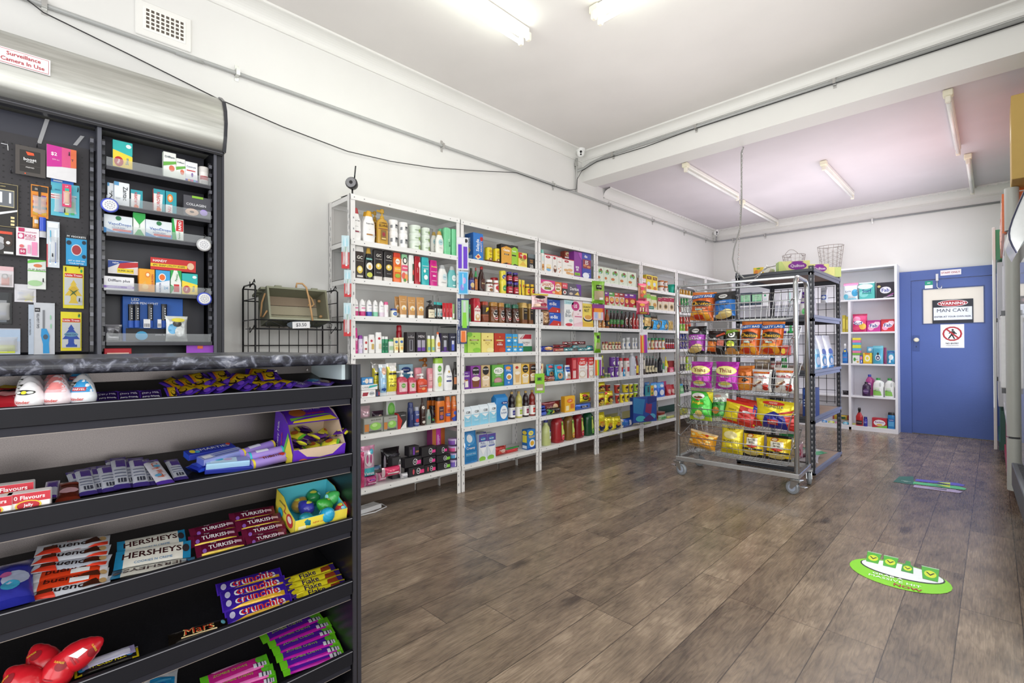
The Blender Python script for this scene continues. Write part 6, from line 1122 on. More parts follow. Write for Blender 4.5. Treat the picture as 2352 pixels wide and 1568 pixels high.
put('treat_pouch','turquoise dog treat pouch with dog picture@25','pouch','36a8c8,2a90b0','e.5,.82,.3,.1,e84a5a|t.5,.62,.7,.1,Schmackos,fff|e.5,.3,.3,.2,c89a6a|e.45,.36,.1,.08,4a3428|r0,.0,1,.1,1c6a8a',[(-3195,3750,870,115,141,45),(-3144,3828,846,133,161,45)])
put('treat_pouch','white and navy treat pouch beside oats@25','pouch','e8eef4,2a4aa8','r0,.55,1,.88,2a52b0|t.5,.72,.7,.14,Dentastix,fff|e.55,.28,.28,.18,d8b48a|e.5,.3,.1,.08,3a2a20|r0,.0,1,.08,d83a3a',[(-3190,3931,846,53,149,45),(-3144,3965,846,79,150,45)])
put('oats_box','red and white oats box, broad front@25','box','e8e0dc,b8222e','r0,.78,1,1,c82834|e.5,.74,.42,.13,d83a2a|t.5,.74,.6,.13,OATS,fff|t.5,.91,.6,.07,UNCLE,fff|r0,.42,1,.58,f2eee8|t.5,.5,.7,.05,TRADITIONAL,c85a5a|e.5,.2,.34,.18,d8c8b4|e.5,.22,.26,.12,f4f0e8|r0,.0,.12,1,c8283a',[(-3162,4197,846,178,226,80),(-3162,4356,846,126,223,80)])
put('oats_box','plain red oats box seen edge-on@25','box','b8222e,a01c28','r.2,.5,.8,.9,d86a6a|r.2,.05,.8,.4,e8c8c4',[(-3162,4060,846,84,224,80)])
put('biscuit_pack','dark red chocolate biscuit pack lying at back@26','bar','7a2024,5a181c','r.02,.2,.12,.8,2a2224|e.65,.5,.12,.3,e8c8a0|t.4,.5,.3,.3,CLASSIC,e8b8a8',[(-3212,3760,513,355,120,60)])
put('noodle_pack','blue flow-wrapped snack, upper of pile@26','bar','2a46b0,2a46b0','r.1,.3,.9,.6,4a6ad0',[(-3152,3562,587,102,26,60),(-3152,3569,557,106,28,60)])
put('noodle_pack','blue flow-wrapped snack, lowest of pile@26','bar','3a56c0,2a46b0','r.1,.3,.9,.6,5a7ad8',[(-3152,3575,513,122,42,60)])
put('snack_packet','black packet with green and yellow corner@26','bar','1f1c1c,2a2626','p3a9a3a,.0,.0,.3,.0,.25,.8,.05,.9|pe8d83a,.25,.2,.4,.3,.35,.8|r.5,.3,.7,.7,4a2a24',[(-3152,3754,513,226,59,60)])
put('cereal_bar_box','yellow cereal bar box standing upright@26','box','ecb42c,d89a20','e.5,.7,.3,.14,e8762a|r.1,.1,.4,.4,f4e4b0|r.55,.2,.9,.5,d87a2a|t.5,.7,.6,.1,LCM,fff',[(-3147,3981,513,170,162,50)])
put('snack_packet','shiny blue snack wrapper lying flat@26','bar','3a6ac8,2a4a9a','r.3,.3,.7,.7,1e2a5a|t.5,.5,.3,.35,OREO,fff',[(-3152,4230,513,319,60,60)])
put('noodle_pack','yellow two-minute noodle brick near the post@26','bag','e8d820,c8b418','e.4,.5,.26,.24,3a2a1a|e.3,.75,.2,.12,c83a2a|t.4,.5,.4,.2,MAGGI,e8c83a|r.65,.1,.95,.5,c84a2a',[(-3192,4332,575,187,107,60)])
put('lime_bottle','pale lime cordial bottle with navy cap@27','sauce','c2ca86,3a3f8a','r.55,.25,.85,.6,e4e8dc|r.6,.35,.8,.5,6a8a5a|e.7,.56,.1,.04,2a3a8a',[(-3167,3647,214,113,254,90)])
put('juice_flagon','big red cordial flagon with handle grip@27','juice','a3262e','p2a1a1a,.5,.12,.8,.04,.95,.2,.9,.42,.72,.55,.7,.85,.5,.86,.47,.5|pc8d86a,.52,.14,.78,.07,.92,.2,.87,.4,.7,.54,.67,.83,.52,.84,.5,.5|e.6,.74,.09,.06,6aa83a|e.7,.2,.2,.12,d84a5a|t.7,.22,.3,.05,CORDIAL,f4ecd8',[(-3177,3840,214,148,254,111)])
put('juice_flagon','big amber brown cordial flagon with handle grip@27','juice','7a5a2a','p2a1a1a,.5,.12,.8,.04,.95,.2,.9,.42,.72,.55,.7,.85,.5,.86,.47,.5|pc8d86a,.52,.14,.78,.07,.92,.2,.87,.4,.7,.54,.67,.83,.52,.84,.5,.5|e.6,.74,.09,.06,6aa83a|e.7,.2,.2,.12,d8a03a|t.7,.22,.3,.05,CORDIAL,f4ecd8',[(-3172,4017,214,134,251,100)])
put('juice_flagon','big dark red cordial flagon with handle grip@27','juice','7e1a22','p2a1a1a,.5,.12,.8,.04,.95,.2,.9,.42,.72,.55,.7,.85,.5,.86,.47,.5|pc8d86a,.52,.14,.78,.07,.92,.2,.87,.4,.7,.54,.67,.83,.52,.84,.5,.5|e.6,.74,.09,.06,6aa83a|e.7,.2,.2,.12,c83a4a|t.7,.22,.3,.05,CORDIAL,f4ecd8',[(-3174,4179,214,138,253,104)])
put('juice_flagon','big dark green cordial flagon with handle grip@27','juice','174a2c','p2a1a1a,.5,.12,.8,.04,.95,.2,.9,.42,.72,.55,.7,.85,.5,.86,.47,.5|pc8d86a,.52,.14,.78,.07,.92,.2,.87,.4,.7,.54,.67,.83,.52,.84,.5,.5|e.6,.74,.09,.06,6aa83a|e.7,.2,.2,.12,6ab04a|t.7,.22,.3,.05,CORDIAL,f4ecd8',[(-3177,4363,214,146,250,110)])
put('fruit_carton','pale green fruit drink carton@31','box','dde6d4,c4d0ba','e.55,.7,.3,.16,7ab05a|e.6,.8,.14,.08,8a3a3a|e.5,.62,.2,.08,4a8a3a|e.5,.6,.14,.05,b0d4e0|e.3,.3,.2,.09,c8783a|t.45,.12,.5,.05,puree,8a9a7a',[(-3157,4540,1909,138,175,70),(-3157,4673,1909,123,176,70),(-3157,4829,1909,185,175,70),(-3157,5017,1909,180,173,70),(-3157,5210,1909,198,176,70)])
put('soup_box','purple and red cup soup box@32','box','b8282e,7a2a7a','r0,.7,1,1,7a2f9a|r.1,.86,.6,.95,e8e0d8|e.5,.38,.4,.26,b8242c|e.5,.44,.34,.16,e8b45a|t.5,.32,.5,.1,Soup,fff|e.75,.1,.2,.08,a8c07a',[(-3149,4666,1657,80,150,55),(-3149,5089,1657,96,157,55),(-3149,5223,1657,161,163,55)])
put('soup_box','red cup soup box with green top@32','box','ded4c4,b8303a','r0,.7,1,1,5aa04a|r.1,.86,.6,.95,e8e0d8|e.5,.38,.4,.26,b8242c|e.5,.44,.34,.16,e8b45a|t.5,.32,.5,.1,Soup,fff|e.75,.1,.2,.08,a8c07a',[(-3149,4767,1657,115,152,55)])
put('soup_box','red cup soup box with tomato-coloured top@32','box','ded4c4,b8303a','r0,.7,1,1,c84a3a|r.1,.86,.6,.95,e8e0d8|e.5,.38,.4,.26,b8242c|e.5,.44,.34,.16,e8b45a|t.5,.32,.5,.1,Soup,fff|e.75,.1,.2,.08,a8c07a',[(-3149,4877,1657,95,153,55)])
put('soup_box','red cup soup box with maroon top@32','box','ded4c4,b8303a','r0,.7,1,1,9a2430|r.1,.86,.6,.95,e8e0d8|e.5,.38,.4,.26,b8242c|e.5,.44,.34,.16,e8b45a|t.5,.32,.5,.1,Soup,fff|e.75,.1,.2,.08,a8c07a',[(-3149,4984,1657,109,156,55)])
put('soup_box','narrow green soup box at the post@32','box','8ab86a,6a984a','',[(-3144,4604,1657,39,143,45)])
put('chutney_jar','small orange chutney bottle with printed tomatoes@33','sauce','c88a4a,e8d8b8','e.5,.3,.3,.1,c83a2a|r.1,.2,.9,.6,e8c890|e.5,.42,.2,.1,b8302a',[(-3143,4542,1397,41,93,41),(-3143,4620,1397,43,106,43)])
put('sauce_bottle','amber sauce bottle with red cap@33','sauce','9a5220,b8242a','b.1,.4,2a2420|e.5,.26,.3,.08,c8a04a',[(-3148,4706,1397,52,213,52)])
put('sauce_bottle','dark worcester bottle with green cap@33','sauce','2a1418,1f6a4a','b.08,.5,4a8a4a|b.08,.24,c85a3a|t.5,.4,.6,.08,Sauce,f0e8d0|r.2,.1,.8,.2,8a3a7a',[(-3140,4776,1397,37,205,37),(-3139,4842,1397,34,205,34),(-3142,4919,1397,39,210,39),(-3142,5012,1397,40,208,40)])
put('bbq_bottle','brown barbecue sauce bottle with tilted label@33','sauce','3a1a14,2a1410','e.5,.42,.44,.26,f0ece4|e.5,.4,.38,.2,8a3a2a|t.5,.45,.5,.07,BBQ,f4ecd8',[(-3143,5098,1397,52,202,41),(-3144,5192,1397,54,203,43)])
put('ketchup_bottle','red tomato sauce bottle with tilted label@33','sauce','a81c20,8a1418','e.5,.42,.44,.26,f0ece4|e.5,.4,.38,.2,c8302a|t.5,.45,.5,.07,TOMATO,f4ecd8',[(-3140,5273,1397,46,199,37),(-3140,5349,1397,44,201,35)])
put('sauce_jar','stubby glass sauce jar with label@34','jar','b09058,8a2a2e','b.1,.65,e8dcc0|e.5,.4,.3,.18,b0403a',[(-3137,4611,1147,30,91,30),(-3140,4679,1147,36,95,36)])
put('sauce_jar','stubby red relish jar with gold lid@34','jar','8a2a20,c8a860','b.1,.6,e8d8c0|r.2,.2,.8,.5,a83a30',[(-3141,4754,1147,38,89,38),(-3138,4882,1147,32,92,32),(-3139,4948,1147,34,91,34)])
put('sauce_jar','stubby olive jar with gold lid@34','jar','7a7a3a,c8a860','b.1,.6,e4e0c8|r.2,.2,.8,.5,4a6a3a',[(-3139,4818,1147,33,92,33)])
put('glass_jar','taller clear jar with silver lid@34','jar','b8bcb8,d0d2d4','b.1,.62,e8e6e4|e.5,.4,.3,.16,4a6a9a',[(-3141,5044,1147,37,135,37),(-3149,5149,1147,54,143,54),(-3135,5254,1147,27,140,27),(-3137,5316,1147,30,142,30)])
put('oil_bottle','olive oil bottle at the post@35','sauce','8a8a24,d8d83a','b.1,.5,5a3a7a|e.5,.3,.3,.1,c8b84a',[(-3141,4598,829,38,255,38)])
put('coconut_can','purple coconut milk can, upper of stack@35','can','6a3a9a,c8c8cc','b.0,.96,6a3a9a|e.5,.35,.3,.2,f4f2ee|e.5,.35,.16,.1,e0e4d8|t.5,.72,.7,.12,COCONUT,f0e4f4|r.62,.0,.8,1,f2f0f4',[(-3156,4820,954,68,109,68),(-3142,4904,952,40,111,40)])
put('coconut_can','purple coconut milk can, lower of stack@35','can','6a3a9a,c8c8cc','b.0,.96,6a3a9a|e.5,.35,.3,.2,f4f2ee|e.5,.35,.16,.1,e0e4d8|t.5,.72,.7,.12,COCONUT,f0e4f4|r.62,.0,.8,1,f2f0f4',[(-3155,4786,829,67,119,67),(-3147,4887,829,50,117,50),(-3182,4967,829,42,113,42)])
put('fish_can','small blue seafood can@35','can','2a7ab8,c8ccd0','b.1,.7,3a9ac8|r.2,.3,.8,.6,e8f0f4',[(-3141,5039,829,37,88,37)])
put('fish_can','tiny gold-labelled fish can@35','can','b8b08a,d0d2d0','b.2,.7,5a7a4a',[(-3143,4666,829,42,55,42),(-3138,4727,829,32,50,32)])
put('vinegar_bottle','white and red cleaning vinegar bottle@35','slabtop','ece6e2,c02a34','b.2,.62,e8dcd8|r.2,.25,.9,.5,c03a40|t.5,.7,.6,.08,SALT,b02a34',[(-3141,4979,829,48,219,39),(-3150,5116,829,71,216,57)])
put('vinegar_jug','large clear white vinegar jug@35','jug','c6cad2,f2f2f4','r.45,.22,.85,.5,e4e4ea|r.55,.28,.8,.4,8a4aa0',[(-3217,5147,841,99,266,69),(-3166,5264,829,121,278,88)])
put('sauce_bottle','dark red soy sauce bottle beside post@35','sauce','6a241c,b82a2a','b.1,.5,e8c83a',[(-3146,5347,829,44,235,48)])
put('noodle_multipack','yellow beef noodle multipack, top@36','bag','ecdc1e,dccc18','e.5,.42,.34,.26,4a2414|e.5,.3,.24,.1,e8c040|t.5,.62,.5,.14,MAGGI,e8302a|t.5,.45,.5,.12,Beef,f4dc6a|pc8302a,0,.98,.3,.98,0,.75|r.1,.02,.4,.12,e8762a',[(-3157,4569,670,188,119,70)])
put('noodle_multipack','yellow beef noodle multipack, bottom@36','bag','ecdc1e,dccc18','e.5,.42,.34,.26,4a2414|e.5,.3,.24,.1,e8c040|t.5,.62,.5,.14,MAGGI,e8302a|t.5,.45,.5,.12,Beef,f4dc6a|pc8302a,0,.98,.3,.98,0,.75|r.1,.02,.4,.12,e8762a',[(-3157,4560,518,172,138,70)])
put('noodle_multipack','yellow noodle multipack with rounded shape@36','bag','e6d41e,d4c418','e.5,.42,.34,.26,4a2414|e.5,.3,.24,.1,e8c040|t.5,.62,.5,.14,MAGGI,e8302a|t.5,.45,.5,.12,Beef,f4dc6a|pc8302a,0,.98,.3,.98,0,.75|r.1,.02,.4,.12,e8762a',[(-3157,4739,518,169,152,70)])
put('noodle_cup','red and yellow noodle cup in top line@36','cup','c83a20,f2f0ee','b.0,.93,b8382a|e.45,.5,.34,.3,2e241c|e.5,.36,.26,.12,e8c060|t.45,.72,.5,.16,MAGGI,d8302a',[(-3225,4826,656,64,86,64),(-3157,4916,635,69,104,69)])
put('noodle_cup','yellow noodle cup, top line@36','cup','e8d428,f2f0ee','b.0,.93,e8d428|e.45,.5,.34,.3,2e241c|e.5,.36,.26,.12,e8c060|t.45,.72,.5,.16,MAGGI,d8302a',[(-3162,5106,631,80,100,80),(-3147,5210,628,49,101,49)])
put('noodle_cup','green-sided noodle cup, top line end@36','cup','8ac83a,f2f0ee','b.0,.93,a8cc3a|e.45,.5,.34,.3,2e241c|e.5,.36,.26,.12,e8c060|t.45,.72,.5,.16,MAGGI,d8302a',[(-3151,5328,629,58,97,58)])
put('noodle_cup','yellow noodle cup, lower line@36','cup','ece04a,f2f0ee','b.0,.93,ecd828|e.45,.5,.34,.3,2e241c|e.5,.36,.26,.12,e8c060|t.45,.72,.5,.16,MAGGI,d8302a',[(-3148,5007,518,53,104,53),(-3149,5114,518,54,99,54),(-3148,5218,518,52,97,52)])
put('noodle_cup','red noodle cup, lower line@36','cup','c83a20,f2f0ee','b.0,.93,b8382a|e.45,.5,.34,.3,2e241c|e.5,.36,.26,.12,e8c060|t.45,.72,.5,.16,MAGGI,d8302a',[(-3145,4904,518,46,101,46)])
put('noodle_cup','green noodle cup, lower line end@36','cup','a8cc3a,f2f0ee','b.0,.93,b8d43a|e.45,.5,.34,.3,2e241c|e.5,.36,.26,.12,e8c060|t.45,.72,.5,.16,MAGGI,d8302a',[(-3146,5318,518,49,102,49)])
put('noodle_multipack','tall yellow chicken noodle multipack@37','bag','ecdc1e,dccc18','e.5,.32,.3,.2,1e2a5a|e.5,.42,.24,.1,e8b040|t.5,.55,.5,.1,MAGGI,e8302a|r.25,.03,.75,.14,2a3a7a|t.5,.09,.4,.07,Chicken,fff',[(-3162,4567,211,185,230,80)])
put('noodle_multipack','yellow chicken noodle multipack@37','bag','ecdc1e,dccc18','e.5,.32,.3,.2,1e2a5a|e.5,.42,.24,.1,e8b040|t.5,.55,.5,.1,MAGGI,e8302a|r.25,.03,.75,.14,2a3a7a|t.5,.09,.4,.07,Chicken,fff',[(-3162,4733,211,147,162,80),(-3162,4898,211,176,148,80)])
put('wrap_roll','blue and white roll pack lying on shelf@37','bar','2a5ab8,e8e0d0','r.45,.2,.6,.8,e8ecf4|r.05,.3,.35,.7,3a7ac8|r.72,.0,.9,1,e4dcc8',[(-3157,5147,211,305,105,70)])
put('dessert_cup','white and orange dessert pack at the left end@41','box','e8e2dc,c86a2a','r0,.8,1,1,c8702a|t.5,.5,.3,.3,4,b83a3a',[(-3152,5493,1987,105,63,60)])
put('dessert_cup','white and orange dessert pack under another@41','box','e8e2dc,c86a2a','r0,.8,1,1,c85a6a',[(-3152,5493,1910,107,73,60)])
put('snack_box','yellow snack box with brown label@41','box','ecd24a,dcc03a','r.1,.7,.9,.92,7a4a1e|t.5,.81,.6,.12,Tasty,f0d88a|e.4,.4,.26,.14,cfdcec|e.5,.12,.34,.12,c8782a',[(-3205,5576,1910,58,182,55),(-3149,5628,1910,146,186,55),(-3149,5774,1910,136,183,55)])
put('dessert_cup','white cup with orange rim, upper@41','tub','e8e2de,b8682a','e.5,.4,.16,.2,8a2a20',[(-3161,6011,1990,78,70,78),(-3145,6119,1992,47,68,47)])
put('dessert_cup','white cup with orange rim, lower@41','tub','e8e2de,b8682a','e.5,.4,.16,.2,8a2a20',[(-3161,6010,1910,78,81,78),(-3145,6119,1910,47,82,47)])
put('plastic_bowl','square turquoise plastic tub@41','bowl','1fb096,1fb096','e.4,.5,.08,.16,8ae0d0',[(-3169,6333,1910,119,123,95)])
put('pasta_bag','cream and green pasta sauce packet@42','pouch','e8e0bc,6ab03a','r0,.65,1,.9,8ac83a|e.5,.3,.3,.16,d8a84a|e.5,.3,.1,.05,a83a2a',[(-3142,5625,1658,133,212,40),(-3142,5773,1658,151,194,40)])
put('rice_box','beige and maroon risotto box@42','box','ddd0b8,b09a80','r0,.68,1,.96,a8244a|t.4,.86,.5,.08,rice,f0d8e0|e.55,.3,.3,.2,b89a6a|e.55,.3,.2,.12,5a4a34',[(-3152,5908,1658,106,167,60),(-3152,6055,1658,179,179,60),(-3152,6226,1658,156,185,60)])
put('price_card','dark green shelf card in front of packets@42','card','2a7a6a','t.5,.5,.7,.4,CONTINENTAL,e0ece4',[(-3118,5659,1658,153,42,3)])
put('pasta_bag','navy packet with yellow patch@43','bag','26305a,3a3a5a','pe8c84a,.2,.4,.7,.5,.9,.6,.4,.7|r.1,.1,.6,.3,e8e0d0|e.5,.88,.3,.08,c84a4a',[(-3144,5477,1395,72,183,45)])
put('pasta_bag','dark teal bag of golden pasta@43','bag','1f5a52,1a4a44','r.05,.2,.95,.72,d8b060|e.3,.6,.2,.1,e8c87a|e.6,.4,.22,.1,c89a44|e.4,.3,.2,.1,e4c070|r.3,.02,.6,.14,e8dcb0',[(-3152,5613,1395,189,215,60)])
put('bread_bag','brown bag with red label@43','bag','8a6a50,6a5a4a','r.1,.1,.7,.55,a8343a|e.4,.7,.3,.12,d0b48a',[(-3207,5885,1421,216,154,60)])
put('pasta_bag','bright blue and tan pasta bag slumped over@43','bag','b8935a,2a9ad4','p2aa0dc,0,.0,.35,.0,.6,.9,.1,.95|p2aa0dc,.75,.0,1,.0,1,.6,.6,1|e.5,.4,.2,.16,d0b070',[(-3149,5848,1395,220,129,55),(-3149,6065,1395,207,140,55)])
put('pasta_bag','plain tan pasta bag at the shelf end@43','bag','b8964a,c8b890','e.5,.4,.3,.2,d0b060',[(-3147,6241,1395,132,136,50)])
put('tall_jar','tall cream mustard jar with green lid@44','jar','d8b878,2a8a5a','b.15,.7,f0ece4|e.5,.42,.3,.2,b0403a',[(-3143,5639,1139,42,151,42)])
put('tall_jar','tall amber honey jar with green lid@44','jar','c8862a,2a8a5a','b.15,.7,e8d8b0|e.5,.42,.3,.2,b0403a',[(-3143,5740,1139,43,151,43)])
put('tall_jar','tall pink relish jar with green lid@44','jar','c86a6a,2a8a5a','b.15,.7,f4e8e4|e.5,.42,.3,.2,b0403a',[(-3144,5836,1139,43,152,43)])
put('tall_jar','tall tomato paste jar with green lid@44','jar','b85a30,2a8a5a','b.15,.7,f0ece0|e.5,.42,.3,.2,b0403a',[(-3142,5929,1139,40,152,40)])
put('tall_jar','tall yellow pickle jar with green lid@44','jar','d8b040,2a8a5a','b.15,.7,f0ece4|e.5,.42,.3,.2,b0403a',[(-3143,6026,1139,42,153,42)])
put('spice_jar','slim dark sauce jar with red label@44','jar','4a1f1a,3a2a2a','b.1,.5,c82a2c|b.5,.62,e8e4e4|r.2,.2,.8,.36,2a3a8a',[(-3137,6110,1139,30,144,30),(-3135,6173,1139,25,142,25),(-3134,6233,1139,25,141,25),(-3135,6297,1139,26,141,26)])
put('sauce_bottle','dark soy bottle with grey-green cap@45','sauce','26201e,6a8a80','b.1,.45,e8dcb8|e.5,.3,.3,.1,3a3a2a',[(-3140,5589,828,36,232,36),(-3139,5664,828,34,230,34),(-3140,5743,828,36,228,36)])
put('sauce_bottle','beige-topped bottle at the post@45','sauce','4a4038,c8c0a8','b.3,.8,e0d8c8',[(-3138,5513,828,33,229,33)])
put('sauce_bottle','short dark bottle with teal neck@45','sauce','2a2826,3a7a78','b.1,.4,d8d0b0',[(-3140,5820,828,35,188,35)])
put('wine_bottle','tall black bottle like a wine bottle@45','wine','17171a,0f0f12','b.1,.5,2a2c38|r.3,.15,.7,.4,8a909a',[(-3152,5951,828,60,271,60)])
put('lemon_bottle','slim green juice bottle@45','sauce','4ab06a,e8d820','b.0,.3,e8ece8',[(-3136,6015,828,28,147,28)])
put('lemon_bottle','yellow lemon juice squeeze bottle@45','sauce','ecd820,ecd820','b.0,.4,f0eee4|e.5,.2,.3,.1,c8d83a',[(-3137,6083,828,31,210,31),(-3159,6157,828,36,159,36)])
put('sauce_carton','dark red sauce pouch box@45','box','7a2424,5a1c1c','r0,.5,1,1,8a2a28',[(-3172,6275,828,200,149,50)])
put('sauce_carton','pink box with white lettering@45','box','d84a6a,a8344a','t.5,.6,.7,.3,MEAL,fff|r.1,.1,.9,.35,f0c8d0',[(-3125,6198,828,123,66,30)])
put('milk_powder_bag/packet','blue milk powder bag with white splash@46','pouch','2a6ad0,2a58b8','r0,.62,1,.95,5ab0e8|e.5,.3,.3,.2,f0f4f8|e.6,.75,.25,.1,e8f0f8',[(-3219,5729,549,117,163,55),(-3149,5776,511,156,198,55),(-3149,5950,511,191,192,55)])
put('milk_powder_bag/packet','pink packet between blue and red packets@46','pouch','d8508a,c83a78','r.1,.2,.9,.5,f0b0d0',[(-3206,6154,511,151,188,45)])
put('seed_bag','red packet with pale picture@46','pouch','b82430,a01c28','e.3,.4,.2,.2,e8a0a0|e.65,.35,.24,.24,e8c8b8',[(-3144,6158,511,107,150,45),(-3144,6269,511,109,142,45)])
put('hang_card','teal hang card with dark label@46','card','2f8f96','r.45,.5,.8,.9,2a4a5a|r.1,.1,.9,.3,5ab0b0',[(-3116,5564,511,130,173,3)])
put('hang_card','yellow patterned hang card@46','card','d8b83a','e.5,.7,.3,.1,c85a3a|e.5,.4,.3,.1,6a8a3a|e.5,.2,.3,.08,c83a4a',[(-3116,5675,511,79,168,3)])
put('plastic_bowl','translucent red plastic bowl upside down@47','bowl','b8504a,b8504a','',[(-3257,6101,197,187,86,149)])
put('produce_bag','clear bag with green vegetables@47','film','a8cca0,c8d8c0','e.5,.4,.3,.3,4ab05a',[(-3152,6002,197,221,65,60)])
put('produce_bag','low yellow-green packet lying on shelf@47','film','c8c86a,c8d0a0','',[(-3152,6233,197,222,34,60)])
put('produce_bag','low pale green packet under the hanging bag@47','film','b8c88a,c8d0a0','',[(-3142,5579,197,234,27,60)])
put('food_can','ochre vegetable can@51','can','b8862a,c8ccc8','b.1,.9,b8862a|e.5,.5,.3,.2,e8dcc0|t.5,.78,.6,.12,Soup,f0e8d8',[(-3139,6532,1910,35,77,35),(-3140,6620,1910,36,84,36),(-3141,6716,1910,38,91,38),(-3141,6813,1910,39,99,39)])
put('food_can','dark olive vegetable can@51','can','6a6a2a,b8bcb8','b.1,.9,6a6a2a|e.5,.5,.3,.2,e8dcc0|t.5,.78,.6,.12,Soup,f0e8d8',[(-3142,6918,1910,39,100,39),(-3141,7020,1910,38,108,38)])
put('food_can','green pea can, upper@52','can','4a9a5a,c8ccc8','b.1,.9,4a9a5a|e.5,.5,.3,.2,e8dcc0|t.5,.78,.6,.12,Soup,f0e8d8',[(-3139,6572,1758,34,104,34),(-3140,6661,1762,36,105,36),(-3139,6747,1767,34,103,34)])
put('food_can','white bean can, lower@52','can','d8dcd8,c8ccc8','b.1,.9,d8dcd8|e.5,.5,.3,.2,e8dcc0|t.5,.78,.6,.12,Soup,f0e8d8',[(-3139,6570,1658,34,100,34),(-3140,6659,1658,36,104,36),(-3139,6745,1658,34,109,34)])
put('sauce_bottle','red bottle seen just past trolley post@52','sauce','b82a24,b82a24','',[(-3135,6490,1658,27,196,27)])
put('food_can','red tomato can, upper@53','can','b82c24,d0d0cc','b.1,.9,b82c24|e.5,.5,.3,.2,e8dcc0|t.5,.78,.6,.12,Soup,f0e8d8',[(-3143,6536,1497,42,100,42),(-3141,6631,1500,38,101,38),(-3141,6726,1503,38,102,38),(-3143,6829,1505,41,103,41)])
put('food_can','lime green can, lower@53','can','8ab83a,d0d0cc','b.1,.9,8ab83a|e.5,.5,.3,.2,e8dcc0|t.5,.78,.6,.12,Soup,f0e8d8',[(-3143,6535,1395,42,99,42),(-3141,6629,1395,38,101,38)])
put('food_can','orange-red bean can, lower@53','can','c8502a,d0d0cc','b.1,.9,c8502a|e.5,.5,.3,.2,e8dcc0|t.5,.78,.6,.12,Soup,f0e8d8',[(-3141,6725,1395,38,104,38),(-3143,6828,1395,41,107,41)])
put('food_can','blue tuna can with red stripe, upper@54','can','3a4aa0,c8a84a','b.1,.9,3a4aa0|e.5,.5,.3,.2,e8dcc0|t.5,.78,.6,.12,Soup,f0e8d8',[(-3140,6513,1251,36,103,36),(-3140,6601,1251,36,104,36),(-3140,6691,1251,36,104,36)])
put('food_can','blue and red fruit can, lower@54','can','4a3a90,c8a84a','b.1,.9,4a3a90|e.5,.5,.3,.2,e8dcc0|t.5,.78,.6,.12,Soup,f0e8d8',[(-3140,6512,1139,36,104,36),(-3140,6600,1139,36,105,36),(-3140,6689,1139,36,105,36)])
put('food_can','white spotted can, upper@55','can','d8d8d4,a83a30','b.1,.9,d8d8d4|e.5,.5,.3,.2,e8dcc0|t.5,.78,.6,.12,Soup,f0e8d8',[(-3142,6539,940,40,90,40),(-3141,6633,937,38,91,38),(-3144,6926,929,44,94,44)])
put('food_can','lime spotted can, upper@55','can','a8c83a,a83a30','b.1,.9,a8c83a|e.5,.5,.3,.2,e8dcc0|t.5,.78,.6,.12,Soup,f0e8d8',[(-3141,6729,934,38,92,38)])
put('food_can','black and white can, lower@55','can','4a4a4a,b8bcb8','b.1,.9,4a4a4a|e.5,.5,.3,.2,e8dcc0|t.5,.78,.6,.12,Soup,f0e8d8',[(-3142,6538,828,40,102,40),(-3141,6632,828,38,99,38)])
put('food_can','lime and white can, lower@55','can','b8d04a,b8bcb8','b.1,.9,b8d04a|e.5,.5,.3,.2,e8dcc0|t.5,.78,.6,.12,Soup,f0e8d8',[(-3141,6727,828,38,96,38),(-3140,6820,828,36,93,36)])
put('food_can','silver pet food tin@56','can','9a9a9a,b8bcc0','b.1,.9,9a9a9a|e.5,.5,.3,.2,e8dcc0|t.5,.78,.6,.12,Soup,f0e8d8',[(-3172,6615,642,40,75,40),(-3171,6711,631,39,80,39),(-3170,6809,625,37,81,37)])
put('food_can','dark pet food tin@56','can','3a3a42,b8bcc0','b.1,.9,3a3a42|e.5,.5,.3,.2,e8dcc0|t.5,.78,.6,.12,Soup,f0e8d8',[(-3171,6709,511,39,113,39),(-3170,6807,511,37,107,37)])
put('pet_bag','green bag with blue top@56','pouch','6ab87a,3a9ac8','r0,.82,1,1,3a9ad8|e.5,.4,.3,.2,a8d8a0',[(-3152,6531,511,159,131,60)])
put('garden_bag','low olive packet on lowest shelf@57','film','a8a83a,98983a','',[(-3157,6522,197,123,88,70),(-3157,6676,197,167,98,70)])
# ---------------------------------------------------------------- goods (millimetres)
put('chip_bag','orange party-size cheese snack bag, in top trolley basket','bag','d9641c,e07a28','p2a6ab8,.0,.72,1,.8,1,.93,0,.85|t.5,.82,.86,.09,PARTY BAG,fff,6|e.5,.56,.42,.11,2a2018|t.5,.56,.8,.15,Cheetos,f2b81e|e.5,.4,.3,.06,c8501a|t.5,.4,.5,.06,Flamin Hot,f4e0c0|r.3,.33,.6,.37,b8e0d8|e.3,.2,.2,.1,f0b03a|e.6,.22,.24,.1,e89a28|e.45,.1,.24,.08,c83a20|e.78,.12,.14,.09,f0a830',[(-1931,4440,1429,228,268,100,0,-8,4)],rz=0)
put('chip_bag','black and blue sea salt chip bag, in top trolley basket','bag','2d74c4,26262a','p262629,0,.68,1,.68,1,1,0,1|e.5,.82,.2,.08,e8e8e6|t.5,.82,.34,.06,Kettle,26262a|t.5,.61,.45,.04,ORIGINAL,fff|t.5,.53,.78,.08,SEA SALT,1a1c20|e.6,.18,.3,.13,ecd490|e.4,.1,.3,.08,d8b870|e.7,.26,.2,.08,f2dc98',[(-1713,4435,1429,196,254,90,0,-8,-3)],rz=0)
